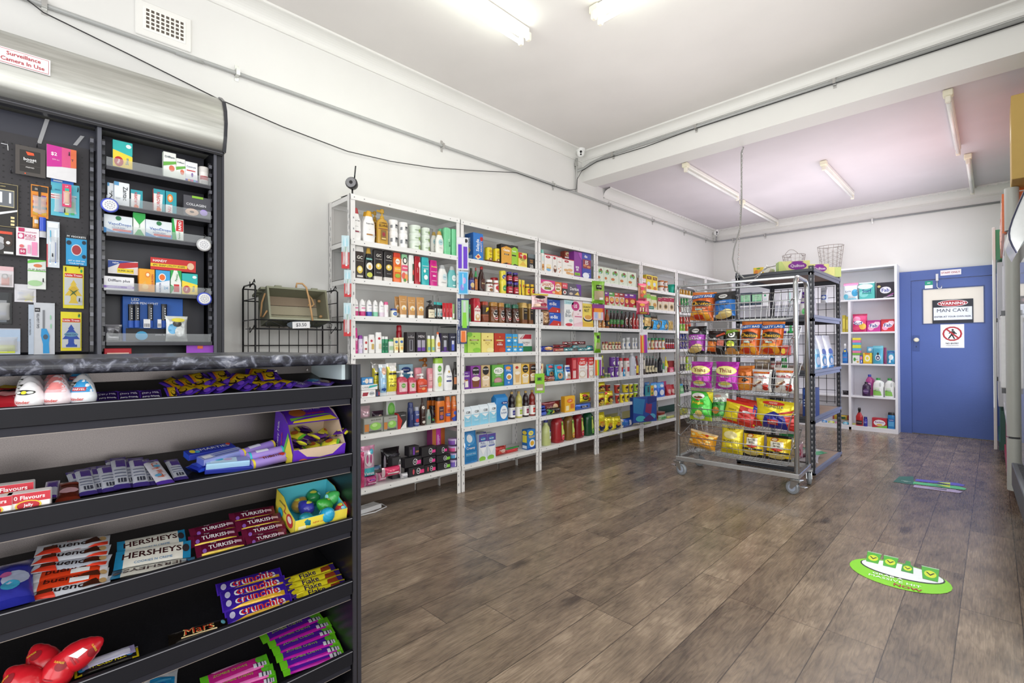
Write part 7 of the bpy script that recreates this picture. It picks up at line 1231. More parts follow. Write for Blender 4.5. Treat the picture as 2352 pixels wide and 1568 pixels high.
put('chip_bag','black and violet vinegar chip bag, in second trolley basket','bag','a83ab0,26262a','p262629,0,.68,1,.68,1,1,0,1|e.5,.82,.2,.08,e8e8e6|t.5,.82,.34,.06,Kettle,26262a|t.5,.61,.45,.04,& VINEGAR,fff|t.5,.53,.78,.08,SEA SALT,f4e8f4|e.6,.18,.3,.13,ecd490|e.4,.1,.3,.08,d8b870|e.7,.26,.2,.08,f2dc98',[(-1979,4435,1119,175,261,90,0,-8,0)],rz=0)
put('chip_bag','black corn chip bag with red bacon print, in second trolley basket','bag','201c1c,2a2422','t.42,.62,.8,.12,Doritos,f0ecea|pd8742a,.1,.1,.6,.08,.6,.5,.12,.52|e.35,.3,.2,.1,f0923a|e.4,.16,.2,.08,e0621c|pb8442a,.55,.75,.9,.95,.98,.85,.6,.7|r.65,.35,.95,.62,a84a34',[(-1799,4432,1119,169,213,85,0,-8,3)],rz=0)
put('chip_bag','black and green burger ring style chip bag, in second trolley basket','bag','2a2e20,c89048','e.5,.78,.26,.13,f0f0ea|e.5,.78,.15,.075,24261e|e.5,.78,.07,.035,f0f0ea|p8ab83a,.0,.7,.1,.95,.6,1,1,.9,.7,.88,.2,.8|e.45,.4,.3,.12,b8d03a|e.5,.34,.24,.08,e8e04a|e.5,.14,.34,.1,c88a4a|r.2,.55,.8,.6,e8e8e4',[(-1650,4430,1119,123,224,80,0,-8,0)],rz=0)
put('chip_bag','orange party-size cheese snack bag, *, in second trolley basket','bag','d9641c,e07a28','p2a6ab8,.0,.72,1,.8,1,.93,0,.85|t.5,.82,.86,.09,PARTY BAG,fff,6|e.5,.56,.42,.11,2a2018|t.5,.56,.8,.15,Cheetos,f2b81e|e.5,.4,.3,.06,c8501a|t.5,.4,.5,.06,Flamin Hot,f4e0c0|r.3,.33,.6,.37,b8e0d8|e.3,.2,.2,.1,f0b03a|e.6,.22,.24,.1,e89a28|e.45,.1,.24,.08,c83a20|e.78,.12,.14,.09,f0a830',[(-1510,4438,1119,167,289,95,0,-8,3),(-1335,4438,1119,178,283,95,0,-8,3)],rz=0)
put('snack_box','small red and yellow snack packet, in second trolley basket','box','c83028,a82420','e.3,.4,.28,.3,f0c83a|r.5,.3,.95,.6,d86a5a|r0,.8,1,1,d84a40',[(-1213,4415,1119,63,78,50)],rz=0)
put('chip_bag','magenta chip bag with yellow oval, *, in middle trolley basket','bag','b823ae,c032b8','e.5,.66,.44,.17,f0e24a|e.5,.66,.41,.155,f4ec9a|t.5,.66,.66,.15,Thins,8a2420|t.5,.42,.5,.05,Salt & Vinegar,f0d8f0|e.5,.14,.3,.09,f2f0ea|e.5,.19,.24,.07,e8dc6a',[(-1938,4438,804,204,243,95,0,-8,0),(-1704,4438,804,209,248,95,0,-8,0)],rz=0)
put('chip_bag','orange corn chip bag behind white packs, in middle trolley basket','bag','d8762a,e0842e','t.55,.55,.8,.14,Doritos,1c1a1a|p1c1a1a,.35,.38,.5,.5,.75,.4,.5,.32|e.5,.14,.3,.12,e8a040|e.6,.8,.3,.1,c8641c',[(-1545,4462,804,153,215,85,0,-8,-3)],rz=0)
put('snack_multipack','white hazelnut snack multipack with red lettering, *, in middle trolley basket','bag','eceae8,e4e0dc','r.12,.79,.9,.88,d8482a|t.5,.835,.7,.06,12 MINI PACKS,f4d84a|t.5,.64,.8,.14,nutella,c0262a|t.14,.64,.1,.12,n,1a1a1a|p8a4a2a,.1,.24,.55,.46,.6,.4,.2,.16|pf0dcc0,.12,.3,.5,.5,.55,.46,.2,.25|e.75,.25,.14,.11,c8382a|e.75,.12,.14,.07,b83024',[(-1408,4432,804,161,189,85,0,-8,0),(-1230,4432,804,164,208,85,0,-8,0)],rz=0)
put('chip_bag','bright green chip bag with yellow corner, in fourth trolley basket','bag','45c43a,b8d830','pe8dc2a,.6,1,1,1,1,.55,.85,.8|e.45,.74,.28,.1,f4f2ee|e.45,.7,.2,.04,7a4a22|t.45,.52,.74,.11,Pringles,f2d02a|r.36,.6,.54,.64,c83028|t.6,.36,.4,.09,SOUR~CREAM,e0f4dc|e.5,.12,.26,.1,ecf2f0|e.52,.2,.16,.1,e8d070',[(-1945,4442,501,215,299,105,0,-8,0)],rz=0)
put('chip_bag','white and green grain chip multipack, in fourth trolley basket','bag','4aa848,e4ece0','pe8eee4,0,.62,1,.66,1,1,0,1|t.5,.7,.76,.11,Grain,2a7a3a|t.5,.58,.76,.11,Waves,1f6a34|e.4,.36,.2,.12,c8843a|t.6,.12,.6,.1,5 PACK,f4f4f0|e.5,.84,.2,.05,d8b0a0',[(-1790,4492,501,164,272,85,0,-8,-3)],rz=0)
put('noodle_snack','yellow and red noodle snack bag lying sideways, in fourth trolley basket','bag','ecd420,d8382a','pc8302a,.5,.1,.95,.1,.95,.8,.5,.85|p3a3a9a,.9,.6,1,.5,1,.9,.85,1|t.3,.6,.3,.06,NOODLE,5a4a1a|e.72,.62,.12,.05,f0f0f0',[(-1607,4432,501,283,201,85,0,-8,10)],rz=0)
put('noodle_snack','yellow and blue noodle snack bag behind others, in fourth trolley basket','bag','e8cc20,c8302a','p3a3a8a,0,.7,1,.6,1,.8,0,.9|pc8302a,0,.8,1,.85,1,.95,0,.95',[(-1569,4490,501,214,221,70,0,-8,8)],rz=0)
put('noodle_snack','big yellow noodle snack bag with red sides, in fourth trolley basket','bag','ecd81e,e0c81c','e.45,.88,.26,.07,d8302a|t.45,.88,.4,.06,MAMEE,f4ecd0|t.48,.76,.6,.1,MONSTER,2a2a7a|pc8302a,.6,.55,1,.75,1,0,.8,0|p2e2e90,.25,.0,.85,.0,.75,.45,.5,.6,.3,.45|pf0d020,.62,.5,.95,.64,.95,.58,.66,.45|r.38,.12,.62,.3,c8302a|t.5,.2,.2,.1,25~PACKS,f4e8d8|pc8302a,0,0,.25,0,.2,.2,.05,.3',[(-1315,4440,501,331,234,100,0,-8,4)],rz=0)
put('chip_bag','orange cheese snack bag with pale spots, in bottom trolley basket','bag','eda324,e8c898','e.2,.76,.08,.07,f4dc8a|e.4,.88,.08,.05,f4dc8a|e.82,.78,.09,.07,f4dc8a|e.75,.5,.08,.06,f4dc8a|e.15,.4,.08,.06,f4dc8a|t.5,.64,.46,.12,Cheese,c8501a|t.5,.8,.3,.06,6 Pack,f8ecd0|t.6,.38,.4,.1,original,f8ecd8|e.68,.86,.06,.045,c83028',[(-1938,4438,236,264,157,95,0,-8,8)],rz=0)
put('chip_bag','tall plain yellow snack bag with arched lettering, in bottom trolley basket','bag','ebd42a,e0c826','t.5,.88,.6,.07,MESSY,2a2620|t.5,.44,.72,.08,MONKEYS,2a2620|t.5,.2,.5,.04,CHEESE,6a5a2a|e.5,.66,.3,.14,f0e2a0',[(-1662,4435,236,195,245,90,0,-8,0)],rz=0)
put('bagel_bag','yellow and black bagel chip bag, *, in bottom trolley basket','bag','ecca20,2a2826','e.4,.82,.16,.08,c8642a|e.4,.82,.11,.055,f0dca8|r.25,.46,.75,.74,f2ecd8|t.5,.66,.44,.07,BAGEL,3a3020|t.5,.56,.44,.07,BITES,3a3020|pc8342a,.25,.42,.5,.5,.75,.42,.5,.34|r.05,.27,.95,.34,24201c|t.5,.305,.7,.04,SEA SALT,f0e8d8|e.5,.14,.34,.09,e8d07a|t.68,.76,.2,.05,8 pk,b8302a',[(-1480,4435,236,175,217,90,0,-8,0),(-1284,4435,236,198,207,90,0,-8,0)],rz=0)
put('toilet_roll_pack','large purple and white toilet roll pack, on upper rack shelf','pouch','eceaf0,8a50c0','r0,.74,1,1,6a2fb8|r0,.5,1,.55,6a2fb8|e.6,.16,.3,.14,2fa848|t.5,.85,.7,.1,quilted,f0e8f8',[(-1257,5290,1476,103,232,300)],rz=0)
put('detergent_pouch','white and blue detergent pouch against wire grid, on upper rack shelf','pouch','dfe6f2,c8d4ea','r0,.2,1,.5,3a5ac0|t.5,.75,.7,.2,OMO,2a3a90|e.5,.35,.3,.1,e8f0fa',[(-1248,5870,1634,59,160,60)],rz=0)
put('paper_towel_pack','tall white and aqua paper towel pack, on middle rack shelf','pouch','dcecf4,f4f6f8','r0,.0,1,.45,4ab0dc|t.4,.8,.5,.12,x3,3a4a7a|e.5,.25,.3,.12,e8f4fa|r0,.45,1,.6,a8d8ee',[(-1240,5338,963,242,325,110)])
put('paper_towel_pack','white paper towel pack with blue swirls, *, on middle rack shelf','pouch','eef0f6,f4f6f8','e.5,.5,.3,.1,4a6ac0|e.5,.25,.34,.14,4aa0d8|e.5,.22,.2,.09,f0f6fa|r0,.4,1,.44,8ab8e0|r0,.0,1,.08,3a90d0',[(-1240,5591,963,251,326,110),(-1240,5868,963,283,330,110)])
put('cloth_pack','flat beige pack of cloths, on middle rack shelf','bar','c8b8a0,b8a890','r.3,.2,.7,.8,e8e0d4',[(-1691,5345,963,151,88,90)],rz=0)
put('candle_jar','squat red and glass jar, *, on middle rack shelf','jar','b83a3a,d0c8c4','b.1,.5,e0d4d0',[(-1581,5320,963,41,70,41),(-1530,5325,963,49,76,49)],rz=0)
put('spray_can','bright green can, *, on middle rack shelf','aero','2aa84a,2a9a44','b.3,.6,d8e8d8',[(-1487,5309,963,19,119,19),(-1463,5312,963,23,116,23)],rz=0)
put('nappy_box','big dark blue carton with white side, on lower rack shelf','box','22408a,2a5ab0','r.1,.75,.7,.95,3a6ac0|r.1,.45,.6,.5,c8d4ec|r.1,.35,.6,.4,c8d4ec|r.1,.55,.6,.6,c8d4ec|e.85,.2,.12,.15,d8e4f4',[(-1226,5230,531,97,263,180)],rz=0)
put('plate_pack','clear pack of black plates, on lower rack shelf','film','3a3a40,8a8a90','e.5,.5,.4,.3,1e1e22',[(-1542,5260,531,145,166,120)],rz=0)
put('plastic_bag/packet','crumpled clear plastic pack, *, on lower rack shelf','film','b8b8bc,d8d8dc','',[(-1686,5250,531,126,174,100),(-1412,5250,531,101,154,100)],rz=0)
put('plate_pack','white and green pack of bamboo plates, on bottom rack shelf','film','dcdcd4,4aa86a','r.1,.3,.5,.8,3aa06a|e.7,.5,.2,.3,c8a878',[(-1423,5260,46,178,284,120)],rz=0)
put('plate_pack','white and green bamboo plates pack hanging over rack edge','film','dcdcd4,4aa86a','r.1,.3,.5,.8,3aa06a|e.7,.5,.2,.3,c8a878',[(-1260,5560,95,420,330,70,75,-82,0)])
put('plate_pack','clear pack of maroon plates lying flat on bottom rack shelf','film','c8c4c8,d8d4d8','e.4,.5,.3,.4,5a1f34',[(-1330,5270,75,300,260,50,10,-84,0)])
put('plate_pack','pink and white plates pack behind the basket, on bottom rack shelf','film','d8a8b4,e8d4d8','e.5,.5,.4,.3,c83a5a',[(-1379,5370,46,100,204,100)],rz=0)
put('tissue_box','yellow tissue box with purple oval on top of metal rack','box','e6e89a,b8d88a','e.6,.55,.3,.34,8a2fa0|t.6,.55,.5,.3,Quilton,f6eef8|e.6,.9,.2,.08,8a2fa0|pcfe08a,0,0,.3,0,.1,1,0,1',[(-1400,5330,1906,270,110,120,28,0,0)])
put('tissue_box','yellow tissue box behind first one at rack edge','box','e6e89a,d0dc90','e.6,.55,.3,.34,8a2fa0|t.6,.55,.5,.3,Quilton,f6eef8|e.6,.9,.2,.08,8a2fa0|pcfe08a,0,0,.3,0,.1,1,0,1',[(-1290,5660,1906,230,105,110,40,0,0)])
put('tissue_box','half-hidden plain yellow tissue box farthest back on rack','box','e2e694,d4dc8c','r.7,.0,1,1,c8dc86',[(-1235,5950,1906,220,100,100,45,0,0)])
put('lolly_pack','little yellow and orange fruit pack on rack top','box','f0d03a,d8a828','e.3,.4,.24,.3,e88a2a|e.65,.4,.24,.3,f0a83a|e.5,.85,.2,.1,6aaa3a',[(-1690,5260,1906,90,78,50,10,0,0)])
put('paper_roll','white paper roll lying on top of metal rack','roll_stick','e8e6dc,e8e6dc','',[(-1580,5290,1940,64,150,64,0,90,70)])
put('detergent_pouch','white and aqua detergent pouch with pink top, on top bookcase shelf','pouch','dfeaf2,e8a8c8','r0,.84,1,1,e090bc|t.4,.5,.5,.2,OMO,24306a|e.8,.4,.22,.22,3aa0d0|e.2,.2,.16,.14,6ac0dc|r0,.0,1,.08,8ad0e4',[(-1424,8220,1821,176,238,90)],rz=0)
put('detergent_box','teal detergent box with white wave, on top bookcase shelf','box','58c0bc,48aaa8','e.4,.75,.5,.16,e8f6f6|e.3,.3,.3,.2,8adcd8|t.5,.48,.6,.2,Surf,2a3a90|r.2,.3,.8,.36,2a9a94|r0,.92,1,1,e4f2f2',[(-1235,8220,1821,174,228,90)],rz=0)
put('detergent_box','black detergent box with white oval, on top bookcase shelf','box','26222e,1e1a24','e.52,.5,.32,.22,e8e8f0|t.52,.5,.5,.22,Fab,2a3a9a|pa84aa0,.6,.1,.98,.3,.98,.24,.6,.05|e.15,.75,.1,.08,d0c07a|pc8c0d0,.4,.04,.95,.16,.95,.12,.4,.01',[(-1033,8220,1821,189,209,90)],rz=0)
put('liquid_tub','green and navy tub of washing balls, *, on top bookcase shelf','box','3a4a5a,2e3a48','r.05,.3,.95,.86,8ad0a0|r.1,.4,.9,.8,a8dcb4|t.5,.7,.6,.08,natural,4a6a5a|t.5,.55,.6,.07,laundry,4a6a5a|t.5,.22,.7,.1,LAUNDRY,d8e0e0',[(-2828,8225,1821,165,206,100),(-2658,8225,1821,157,198,100)],rz=0)
put('detergent_box/box','white box with small green emblem, on top bookcase shelf','box','e8eaec,d4d8da','e.5,.72,.2,.08,2a9a6a|r.2,.4,.8,.46,b8d4dc',[(-2536,8215,1821,74,200,80)],rz=0)
put('jug_bottle','white jug with dark handle beside white box, on top bookcase shelf','jug','e4e4e6,e8e8ea','r.2,.3,.7,.9,5a4a44',[(-2460,8198,1821,77,205,46)],rz=0)
put('slim_bottle','slim aqua bottle behind wire grid, on top bookcase shelf','slabtop','b8dcd8,dfeeee','',[(-2188,8183,1821,25,190,15)],rz=0)
put('detergent_pouch','pink floral detergent pouch, on second bookcase shelf','pouch','d83a78,c82f6a','e.3,.7,.26,.16,f08ab0|e.7,.3,.24,.18,f0c04a|e.3,.2,.24,.12,e8507a|t.4,.5,.6,.18,Surf,2a2a8a|e.4,.5,.34,.12,f4e8f0|t.4,.5,.6,.18,Surf,2a2a8a|r0,.92,1,1,b8285a',[(-1321,8215,1368,169,249,80)],rz=0)
put('detergent_box','small magenta detergent box with white flowers, on second bookcase shelf','box','d2409a,b83288','e.3,.3,.22,.2,f8b0d0|e.75,.7,.22,.2,f4d0e0|e.5,.52,.36,.22,f4ecf4|t.5,.52,.56,.3,Fab,2a2a8a|r0,.85,1,1,b83288',[(-1162,8210,1368,149,156,70)],rz=0)
put('detergent_box','small red floral detergent box, on second bookcase shelf','box','d83a48,b82c3a','e.3,.3,.22,.2,f8b0d0|e.75,.7,.22,.2,f4d0e0|e.5,.52,.36,.22,f4ecf4|t.5,.52,.56,.3,Fab,2a2a8a|r0,.85,1,1,c02c3c',[(-1008,8210,1368,145,163,70)],rz=0)
put('cleaner_box','slim yellow-green cleaner box, *, on second bookcase shelf','box','b8a83a,9a8c2a','r.2,.2,.8,.8,e0d05a',[(-1503,8205,1368,38,239,60),(-1466,8205,1368,30,218,60)],rz=0)
put('shampoo_bottle','green bottle behind the wire grid, on second bookcase shelf','slabtop','2aa85a,3ab86a','',[(-2182,8188,1368,37,126,26)],rz=0)
put('soap_bar_box','small purple soap box behind wire grid, on second bookcase shelf','box','5a3a9a,4a2f84','',[(-2293,8200,1368,83,35,50)],rz=0)
put('soap_bar_box','small green soap box behind wire grid, *, on second bookcase shelf','box','3aa04a,2a8a3a','',[(-2220,8200,1368,33,33,50),(-2146,8200,1368,27,32,50)],rz=0)
put('cleaning_sponge','topmost yellow sponge in striped stack, on middle bookcase shelf','box','f0e04a,f0e04a','',[(-1358,8210,1252,92,32,70)],rz=0)
put('cleaning_sponge','upper pink sponge in striped stack, on middle bookcase shelf','box','e87ab0,e87ab0','',[(-1359,8210,1218,92,32,70)],rz=0)
put('cleaning_sponge','upper blue sponge in striped stack, on middle bookcase shelf','box','5ab8d8,5ab8d8','',[(-1359,8210,1187,92,30,70)],rz=0)
put('cleaning_sponge','middle yellow sponge in striped stack, on middle bookcase shelf','box','d8e04a,d8e04a','',[(-1359,8210,1140,92,45,70)],rz=0)
put('cleaning_sponge','lower blue sponge in striped stack, on middle bookcase shelf','box','58b4dc,58b4dc','',[(-1359,8210,1107,92,32,70)],rz=0)
put('cleaning_sponge','lower pink sponge in striped stack, on middle bookcase shelf','box','e880a8,e880a8','',[(-1359,8210,1073,92,32,70)],rz=0)
put('cleaning_sponge','lowest green sponge in striped stack, on middle bookcase shelf','box','7ac84a,7ac84a','',[(-1360,8210,1047,92,24,70)],rz=0)
put('tablet_box','white and green tablet box under sponges, on middle bookcase shelf','box','e8ece4,d8e0d4','e.3,.5,.16,.24,4aa84a|t.5,.5,.5,.3,ORG,5a8a4a|r.6,.1,.9,.3,d8a84a',[(-1364,8210,928,83,112,70)],rz=0)
put('tablet_box','narrow blue and pink tablet box, on middle bookcase shelf','box','3a5ab8,d86a8a','r.1,.5,.9,.9,e88a9a|t.5,.25,.5,.3,3,fff',[(-1304,8210,928,32,109,70)],rz=0)
put('scent_box','yellow lemon freshener box with white flower, on middle bookcase shelf','box','ecd43a,d8b82a','e.5,.5,.3,.3,f6f2e0|e.5,.5,.16,.16,f0e04a|r.2,.85,.8,1,d87a2a|r0,.0,1,.14,d8a82a',[(-1235,8205,928,97,147,60)],rz=0)
put('freshener_pack','sky blue freshener pack with round dial, on middle bookcase shelf','pouch','58b0cc,48a0c0','e.5,.35,.26,.18,e8eef2|e.5,.33,.18,.12,2a3a6a|e.5,.55,.1,.08,3a3a3a|e.5,.32,.1,.06,f0f0f4|r0,.85,1,1,7ac8dc',[(-1118,8200,928,114,246,50)],rz=0)
put('freshener_pack','blue freshener pack tucked behind the dial pack, on middle bookcase shelf','pouch','6ab4e0,4a94cc','e.4,.6,.2,.2,d8ecf8',[(-1208,8270,1051,93,111,40)],rz=0)
put('freshener_pack','purple packet behind the blue packs, on middle bookcase shelf','pouch','8a3a6a,6a2a54','',[(-1041,8195,928,29,221,40)],rz=0)
put('freshener_pack','blue and white freshener pack by the upright, on middle bookcase shelf','pouch','3a9ac8,2a84b4','e.5,.5,.3,.2,e4f0f6|r.1,.8,.9,.95,2a5a9a|pe8f4fa,.2,.1,.5,.1,.4,.5',[(-977,8200,928,85,181,50)],rz=0)
put('trigger_spray','blue glass cleaner with white trigger and yellow collar, on middle bookcase shelf','sprayer','2a6ab8,e8eaec','r.1,.1,.9,.45,3a8ad8|t.5,.3,.7,.08,Windex,e86a6a|e.5,.62,.2,.05,f0d84a',[(-1493,8195,928,66,276,40)],rz=0)
put('softener_bottle','dark purple fabric softener bottle, on fourth bookcase shelf','jug','3a2244,26202a','e.5,.35,.34,.18,5a3a70|t.5,.36,.6,.1,Fabulon,d8c8e0',[(-1255,8206,478,90,195,63)],rz=0)
put('softener_bottle','magenta softener bottle with blue cap behind, on fourth bookcase shelf','jug','b84a90,3a4ab0','e.5,.5,.3,.14,8a3a9a|e.5,.52,.2,.08,e8b0d0',[(-1226,8272,490,95,284,67)],rz=0)
put('detergent_jug','white detergent jug with green cap and handle, *, on fourth bookcase shelf','jug','eef0ec,3aa048','p8ac85a,.05,.08,.85,.08,.75,.3,.05,.36|t.42,.34,.6,.08,ECO,4a8a3a|e.4,.44,.26,.06,d8e8d0|e.72,.66,.1,.12,c4c8c4',[(-1121,8210,478,116,255,70),(-998,8207,478,105,257,63)],rz=0)
put('glove_pack','dark rubber glove pack, on fourth bookcase shelf','bar','26222a,3a3440','',[(-1495,8205,478,68,62,60)],rz=0)
put('trigger_spray','red spray bottle with black trigger head, on bottom bookcase shelf','sprayer','b82c30,1c1a1c','r.1,.06,.9,.3,3a2024|t.5,.2,.7,.07,MOULD,e8d0c8',[(-1334,8200,61,82,250,49)],rz=0)
put('spray_can','dark blue-purple aerosol can, on bottom bookcase shelf','aero','3a3a9a,2c2c80','b.3,.6,5a5ac0|t.5,.42,.5,.08,FLY,e8e8f4',[(-1264,8197,61,45,131,45)],rz=0)
put('soap_tablet','flat yellow-green soap pack, on bottom bookcase shelf','box','c8cc7a,b0b464','r.2,.3,.8,.7,e4e4b0',[(-1368,8255,61,105,20,60)],rz=0)
put('detergent_box','red detergent box with white and purple oval, on bottom bookcase shelf','box','b8283a,981c2e','e.5,.5,.4,.34,f0eef0|t.5,.58,.6,.2,Radiant,8a2a90|p7ac04a,.1,.0,1,.0,1,.3,.6,.14|e.5,.3,.2,.1,f0c04a',[(-1107,8215,61,162,128,80)],rz=0)
put('bleach_bottle','blue cleaner bottle with black cap, on bottom bookcase shelf','slabtop','2f84c4,26262a','r.12,.15,.88,.6,58a8dc|r.12,.45,.88,.62,2a5aa8|t.5,.53,.6,.08,CLEAN,e8f0f8',[(-981,8198,61,78,217,47)],rz=0)
put('gel_freshener','blue cone gel air freshener, on bottom bookcase shelf','oval','3a8ad0,e4e8ea','e.5,.3,.3,.14,f0f2f0',[(-1755,8202,61,67,37,54)],rz=0)
put('gel_freshener','lime cone gel air freshener, on bottom bookcase shelf','oval','c8d04a,e4e8ea','e.5,.3,.3,.14,f0f2f0',[(-1670,8207,61,79,32,63)],rz=0)
put('gel_freshener','pink cone gel air freshener, on bottom bookcase shelf','oval','d85aa0,e4e8ea','e.5,.3,.3,.14,f0f2f0',[(-1598,8192,61,43,32,34)],rz=0)
put('gel_freshener','aqua cone gel air freshener, on bottom bookcase shelf','oval','58b8d8,e4e8ea','e.5,.3,.3,.14,f0f2f0',[(-1494,8204,61,72,39,58)],rz=0)
put('brush_pack','yellow and red brush pack behind gel fresheners, on bottom bookcase shelf','bar','c8a83a,a83a3a','r.4,.2,.8,.7,3a6a4a',[(-1566,8275,109,203,73,60)],rz=0)
# ---------------------------------------------------------------- goods (millimetres)
put('chocolate_egg','white chocolate egg with dark oval logo, *, top counter shelf','egg','f4f2f4','e.5,.66,.34,.08,24241e|e.5,.66,.1,.05,e8d82a|e.3,.66,.1,.04,d8dcd8|e.7,.66,.1,.04,d8dcd8|t.5,.36,.6,.1,kinder,c8382c|e.2,.22,.05,.04,2a2a2a|e.25,.2,.07,.05,3a7ac8|e.42,.19,.07,.05,e0662a|e.6,.19,.07,.05,6ab04a|e.78,.2,.06,.05,c83a4a',[(-1546,5,1067,51,71,51,62,0,0),(-1596,5,1077,51,71,51,62,0,0),(-1646,7,1088,51,71,51,62,0,0)],order='from the front')
put('chocolate_egg','white and pink chocolate egg, *, top counter shelf','egg','f4e6ea','r.1,.62,.9,.72,f0b0b4|e.5,.82,.4,.12,e88a88|t.5,.36,.6,.1,kinder,c8382c|e.2,.22,.05,.04,2a2a2a|e.25,.2,.07,.05,3a7ac8|e.42,.19,.07,.05,e0662a|e.6,.19,.07,.05,6ab04a|e.78,.2,.06,.05,c83a4a',[(-1546,50,1067,51,71,51,62,0,0),(-1596,51,1077,51,71,51,62,0,0),(-1646,51,1088,51,71,51,62,0,0)],order='from the front')
put('chocolate_egg','white chocolate egg with logo in the third column, top counter shelf','egg','f4f2f4','e.5,.66,.34,.08,24241e|e.5,.66,.1,.05,e8d82a|e.3,.66,.1,.04,d8dcd8|e.7,.66,.1,.04,d8dcd8|t.5,.36,.6,.1,kinder,c8382c|e.2,.22,.05,.04,2a2a2a|e.25,.2,.07,.05,3a7ac8|e.42,.19,.07,.05,e0662a|e.6,.19,.07,.05,6ab04a|e.78,.2,.06,.05,c83a4a',[(-1596,96,1077,51,71,51,62,0,0)],order='from the front')
put('chocolate_egg','blue and white chocolate egg with red name panel, *, top counter shelf','egg','eef2f6','r.0,.58,1,.98,3a9ad4|r.24,.62,.76,.74,b8303a|t.5,.68,.48,.09,MARVEL,f4f4f4|t.5,.36,.6,.1,kinder,c8382c|e.2,.22,.05,.04,2a2a2a|e.25,.2,.07,.05,3a7ac8|e.42,.19,.07,.05,e0662a|e.6,.19,.07,.05,6ab04a|e.78,.2,.06,.05,c83a4a',[(-1546,95,1067,51,71,51,62,0,0),(-1646,94,1088,51,71,51,62,0,0)],order='from the front')
put('foil_bag','red foil chocolate bag with yellow top, top counter shelf','bag','c8303a,b82430','e.5,.75,.3,.12,e8c040|e.5,.4,.3,.1,f0a0a0|r.2,.5,.8,.56,1e1a1c',[(-1523,-30,1078,62,185,32,91,-78,0)])
put('chocolate_bar','small dark purple chocolate bar, *, top counter shelf','bar','5a2fb0,6a3ac8','r.02,.1,.98,.9,2c1a52|t.5,.64,.8,.24,Dairy Milk,f0e8f8|t.5,.32,.8,.28,Furry Friends,fff',[(-1603,146,1070,42,42,10,89,-48,0),(-1597,189,1069,45,42,10,89,-48,0),(-1593,235,1068,46,42,10,89,-48,0)])
put('chocolate_bar','yellow chocolate bar in front of pile, *, top counter shelf','bar','3d2488,5b35b8','pe8c21e,.1,.05,.62,.05,.78,.95,.2,.95|pe08a24,.1,.05,.2,.05,.3,.95,.2,.95|e.5,.4,.2,.24,3a2a1a|e.48,.45,.14,.16,d8b02a|t.45,.8,.4,.16,CARAMELLO,6a2a14|e.85,.5,.1,.2,7a4ad0',[(-1599,289,1069,31,52,9,97,-54,-1),(-1631,294,1075,79,52,9,17,-63,11),(-1628,336,1075,75,52,9,32,-60,10),(-1641,371,1078,86,52,9,24,-61,11),(-1647,442,1079,102,52,9,25,-61,11),(-1635,492,1076,80,52,9,31,-60,10),(-1636,531,1076,82,52,9,31,-60,10),(-1623,566,1074,69,52,9,34,-59,10)])
put('chocolate_bar','yellow chocolate bar midway in pile, *, top counter shelf','bar','3d2488,5b35b8','pe8c21e,.1,.05,.62,.05,.78,.95,.2,.95|pe08a24,.1,.05,.2,.05,.3,.95,.2,.95|e.5,.4,.2,.24,3a2a1a|e.48,.45,.14,.16,d8b02a|t.45,.8,.4,.16,CARAMELLO,6a2a14|e.85,.5,.1,.2,7a4ad0',[(-1668,319,1094,81,50,9,146,-59,-10),(-1666,348,1092,57,50,9,129,-57,-7),(-1656,346,1092,66,50,9,39,-59,9),(-1665,394,1095,82,50,9,38,-59,9),(-1643,426,1091,90,50,9,30,-60,10),(-1650,517,1093,71,50,9,112,-55,-4)])
put('chocolate_bar','yellow chocolate bar on top of pile, *, top counter shelf','bar','4a2a98,5b35b8','pe8c21e,.1,.05,.62,.05,.78,.95,.2,.95|pe08a24,.1,.05,.2,.05,.3,.95,.2,.95|e.5,.4,.2,.24,3a2a1a|e.48,.45,.14,.16,d8b02a|t.45,.8,.4,.16,CARAMELLO,6a2a14|e.85,.5,.1,.2,7a4ad0',[(-1670,370,1108,64,46,9,115,-59,-5),(-1683,432,1112,62,46,9,108,-59,-4),(-1640,458,1103,73,46,9,54,-60,7),(-1683,530,1114,83,46,9,72,-59,4),(-1645,557,1104,65,46,9,97,-58,-1)])
put('chocolate_bar','lilac milk chocolate bar beside the pile, top counter shelf','bar','7a58c0,6a46b4','t.55,.5,.6,.5,Milk,efe8f6|r.05,.1,.15,.9,8a6ad0',[(-1615,605,1083,87,62,10,41,-82,9)])
put('chocolate_bar','purple and blue chocolate block by end panel, top counter shelf','bar','6a48b8,7a58c8','e.28,.55,.2,.34,3a9ad8|e.72,.6,.2,.28,6a3a22|t.5,.15,.3,.16,family,e8e0f4',[(-1611,681,1083,93,72,10,50,-81,8)])
put('jelly_bean_box','red and white jelly bean box in front, second counter shelf','box','f2ece8,c02436','r0,.62,1,1,c02436|t.5,.82,.75,.2,10 Flavours,f8f0f0|e.5,.48,.3,.22,e8c83a|e.5,.48,.26,.18,b8202c|t.5,.48,.4,.16,Jelly,fff|e.2,.25,.05,.07,e8b02a|e.35,.2,.05,.07,5ab04a|e.7,.22,.05,.07,3a6ac0|e.85,.3,.05,.07,d83a3a|e.5,.18,.14,.1,7a3a30|r0,0,1,.08,c02436',[(-1536,4,840,71,52,36,84,0,0)])
put('jelly_bean_box','red and white jelly bean box at picture edge, second counter shelf','box','f2ece8,c02436','r0,.62,1,1,c02436|t.5,.82,.75,.2,10 Flavours,f8f0f0|e.5,.48,.3,.22,e8c83a|e.5,.48,.26,.18,b8202c|t.5,.48,.4,.16,Jelly,fff|e.2,.25,.05,.07,e8b02a|e.35,.2,.05,.07,5ab04a|e.7,.22,.05,.07,3a6ac0|e.85,.3,.05,.07,d83a3a|e.5,.18,.14,.1,7a3a30|r0,0,1,.08,c02436',[(-1536,-54,840,66,52,36,84,0,0)])
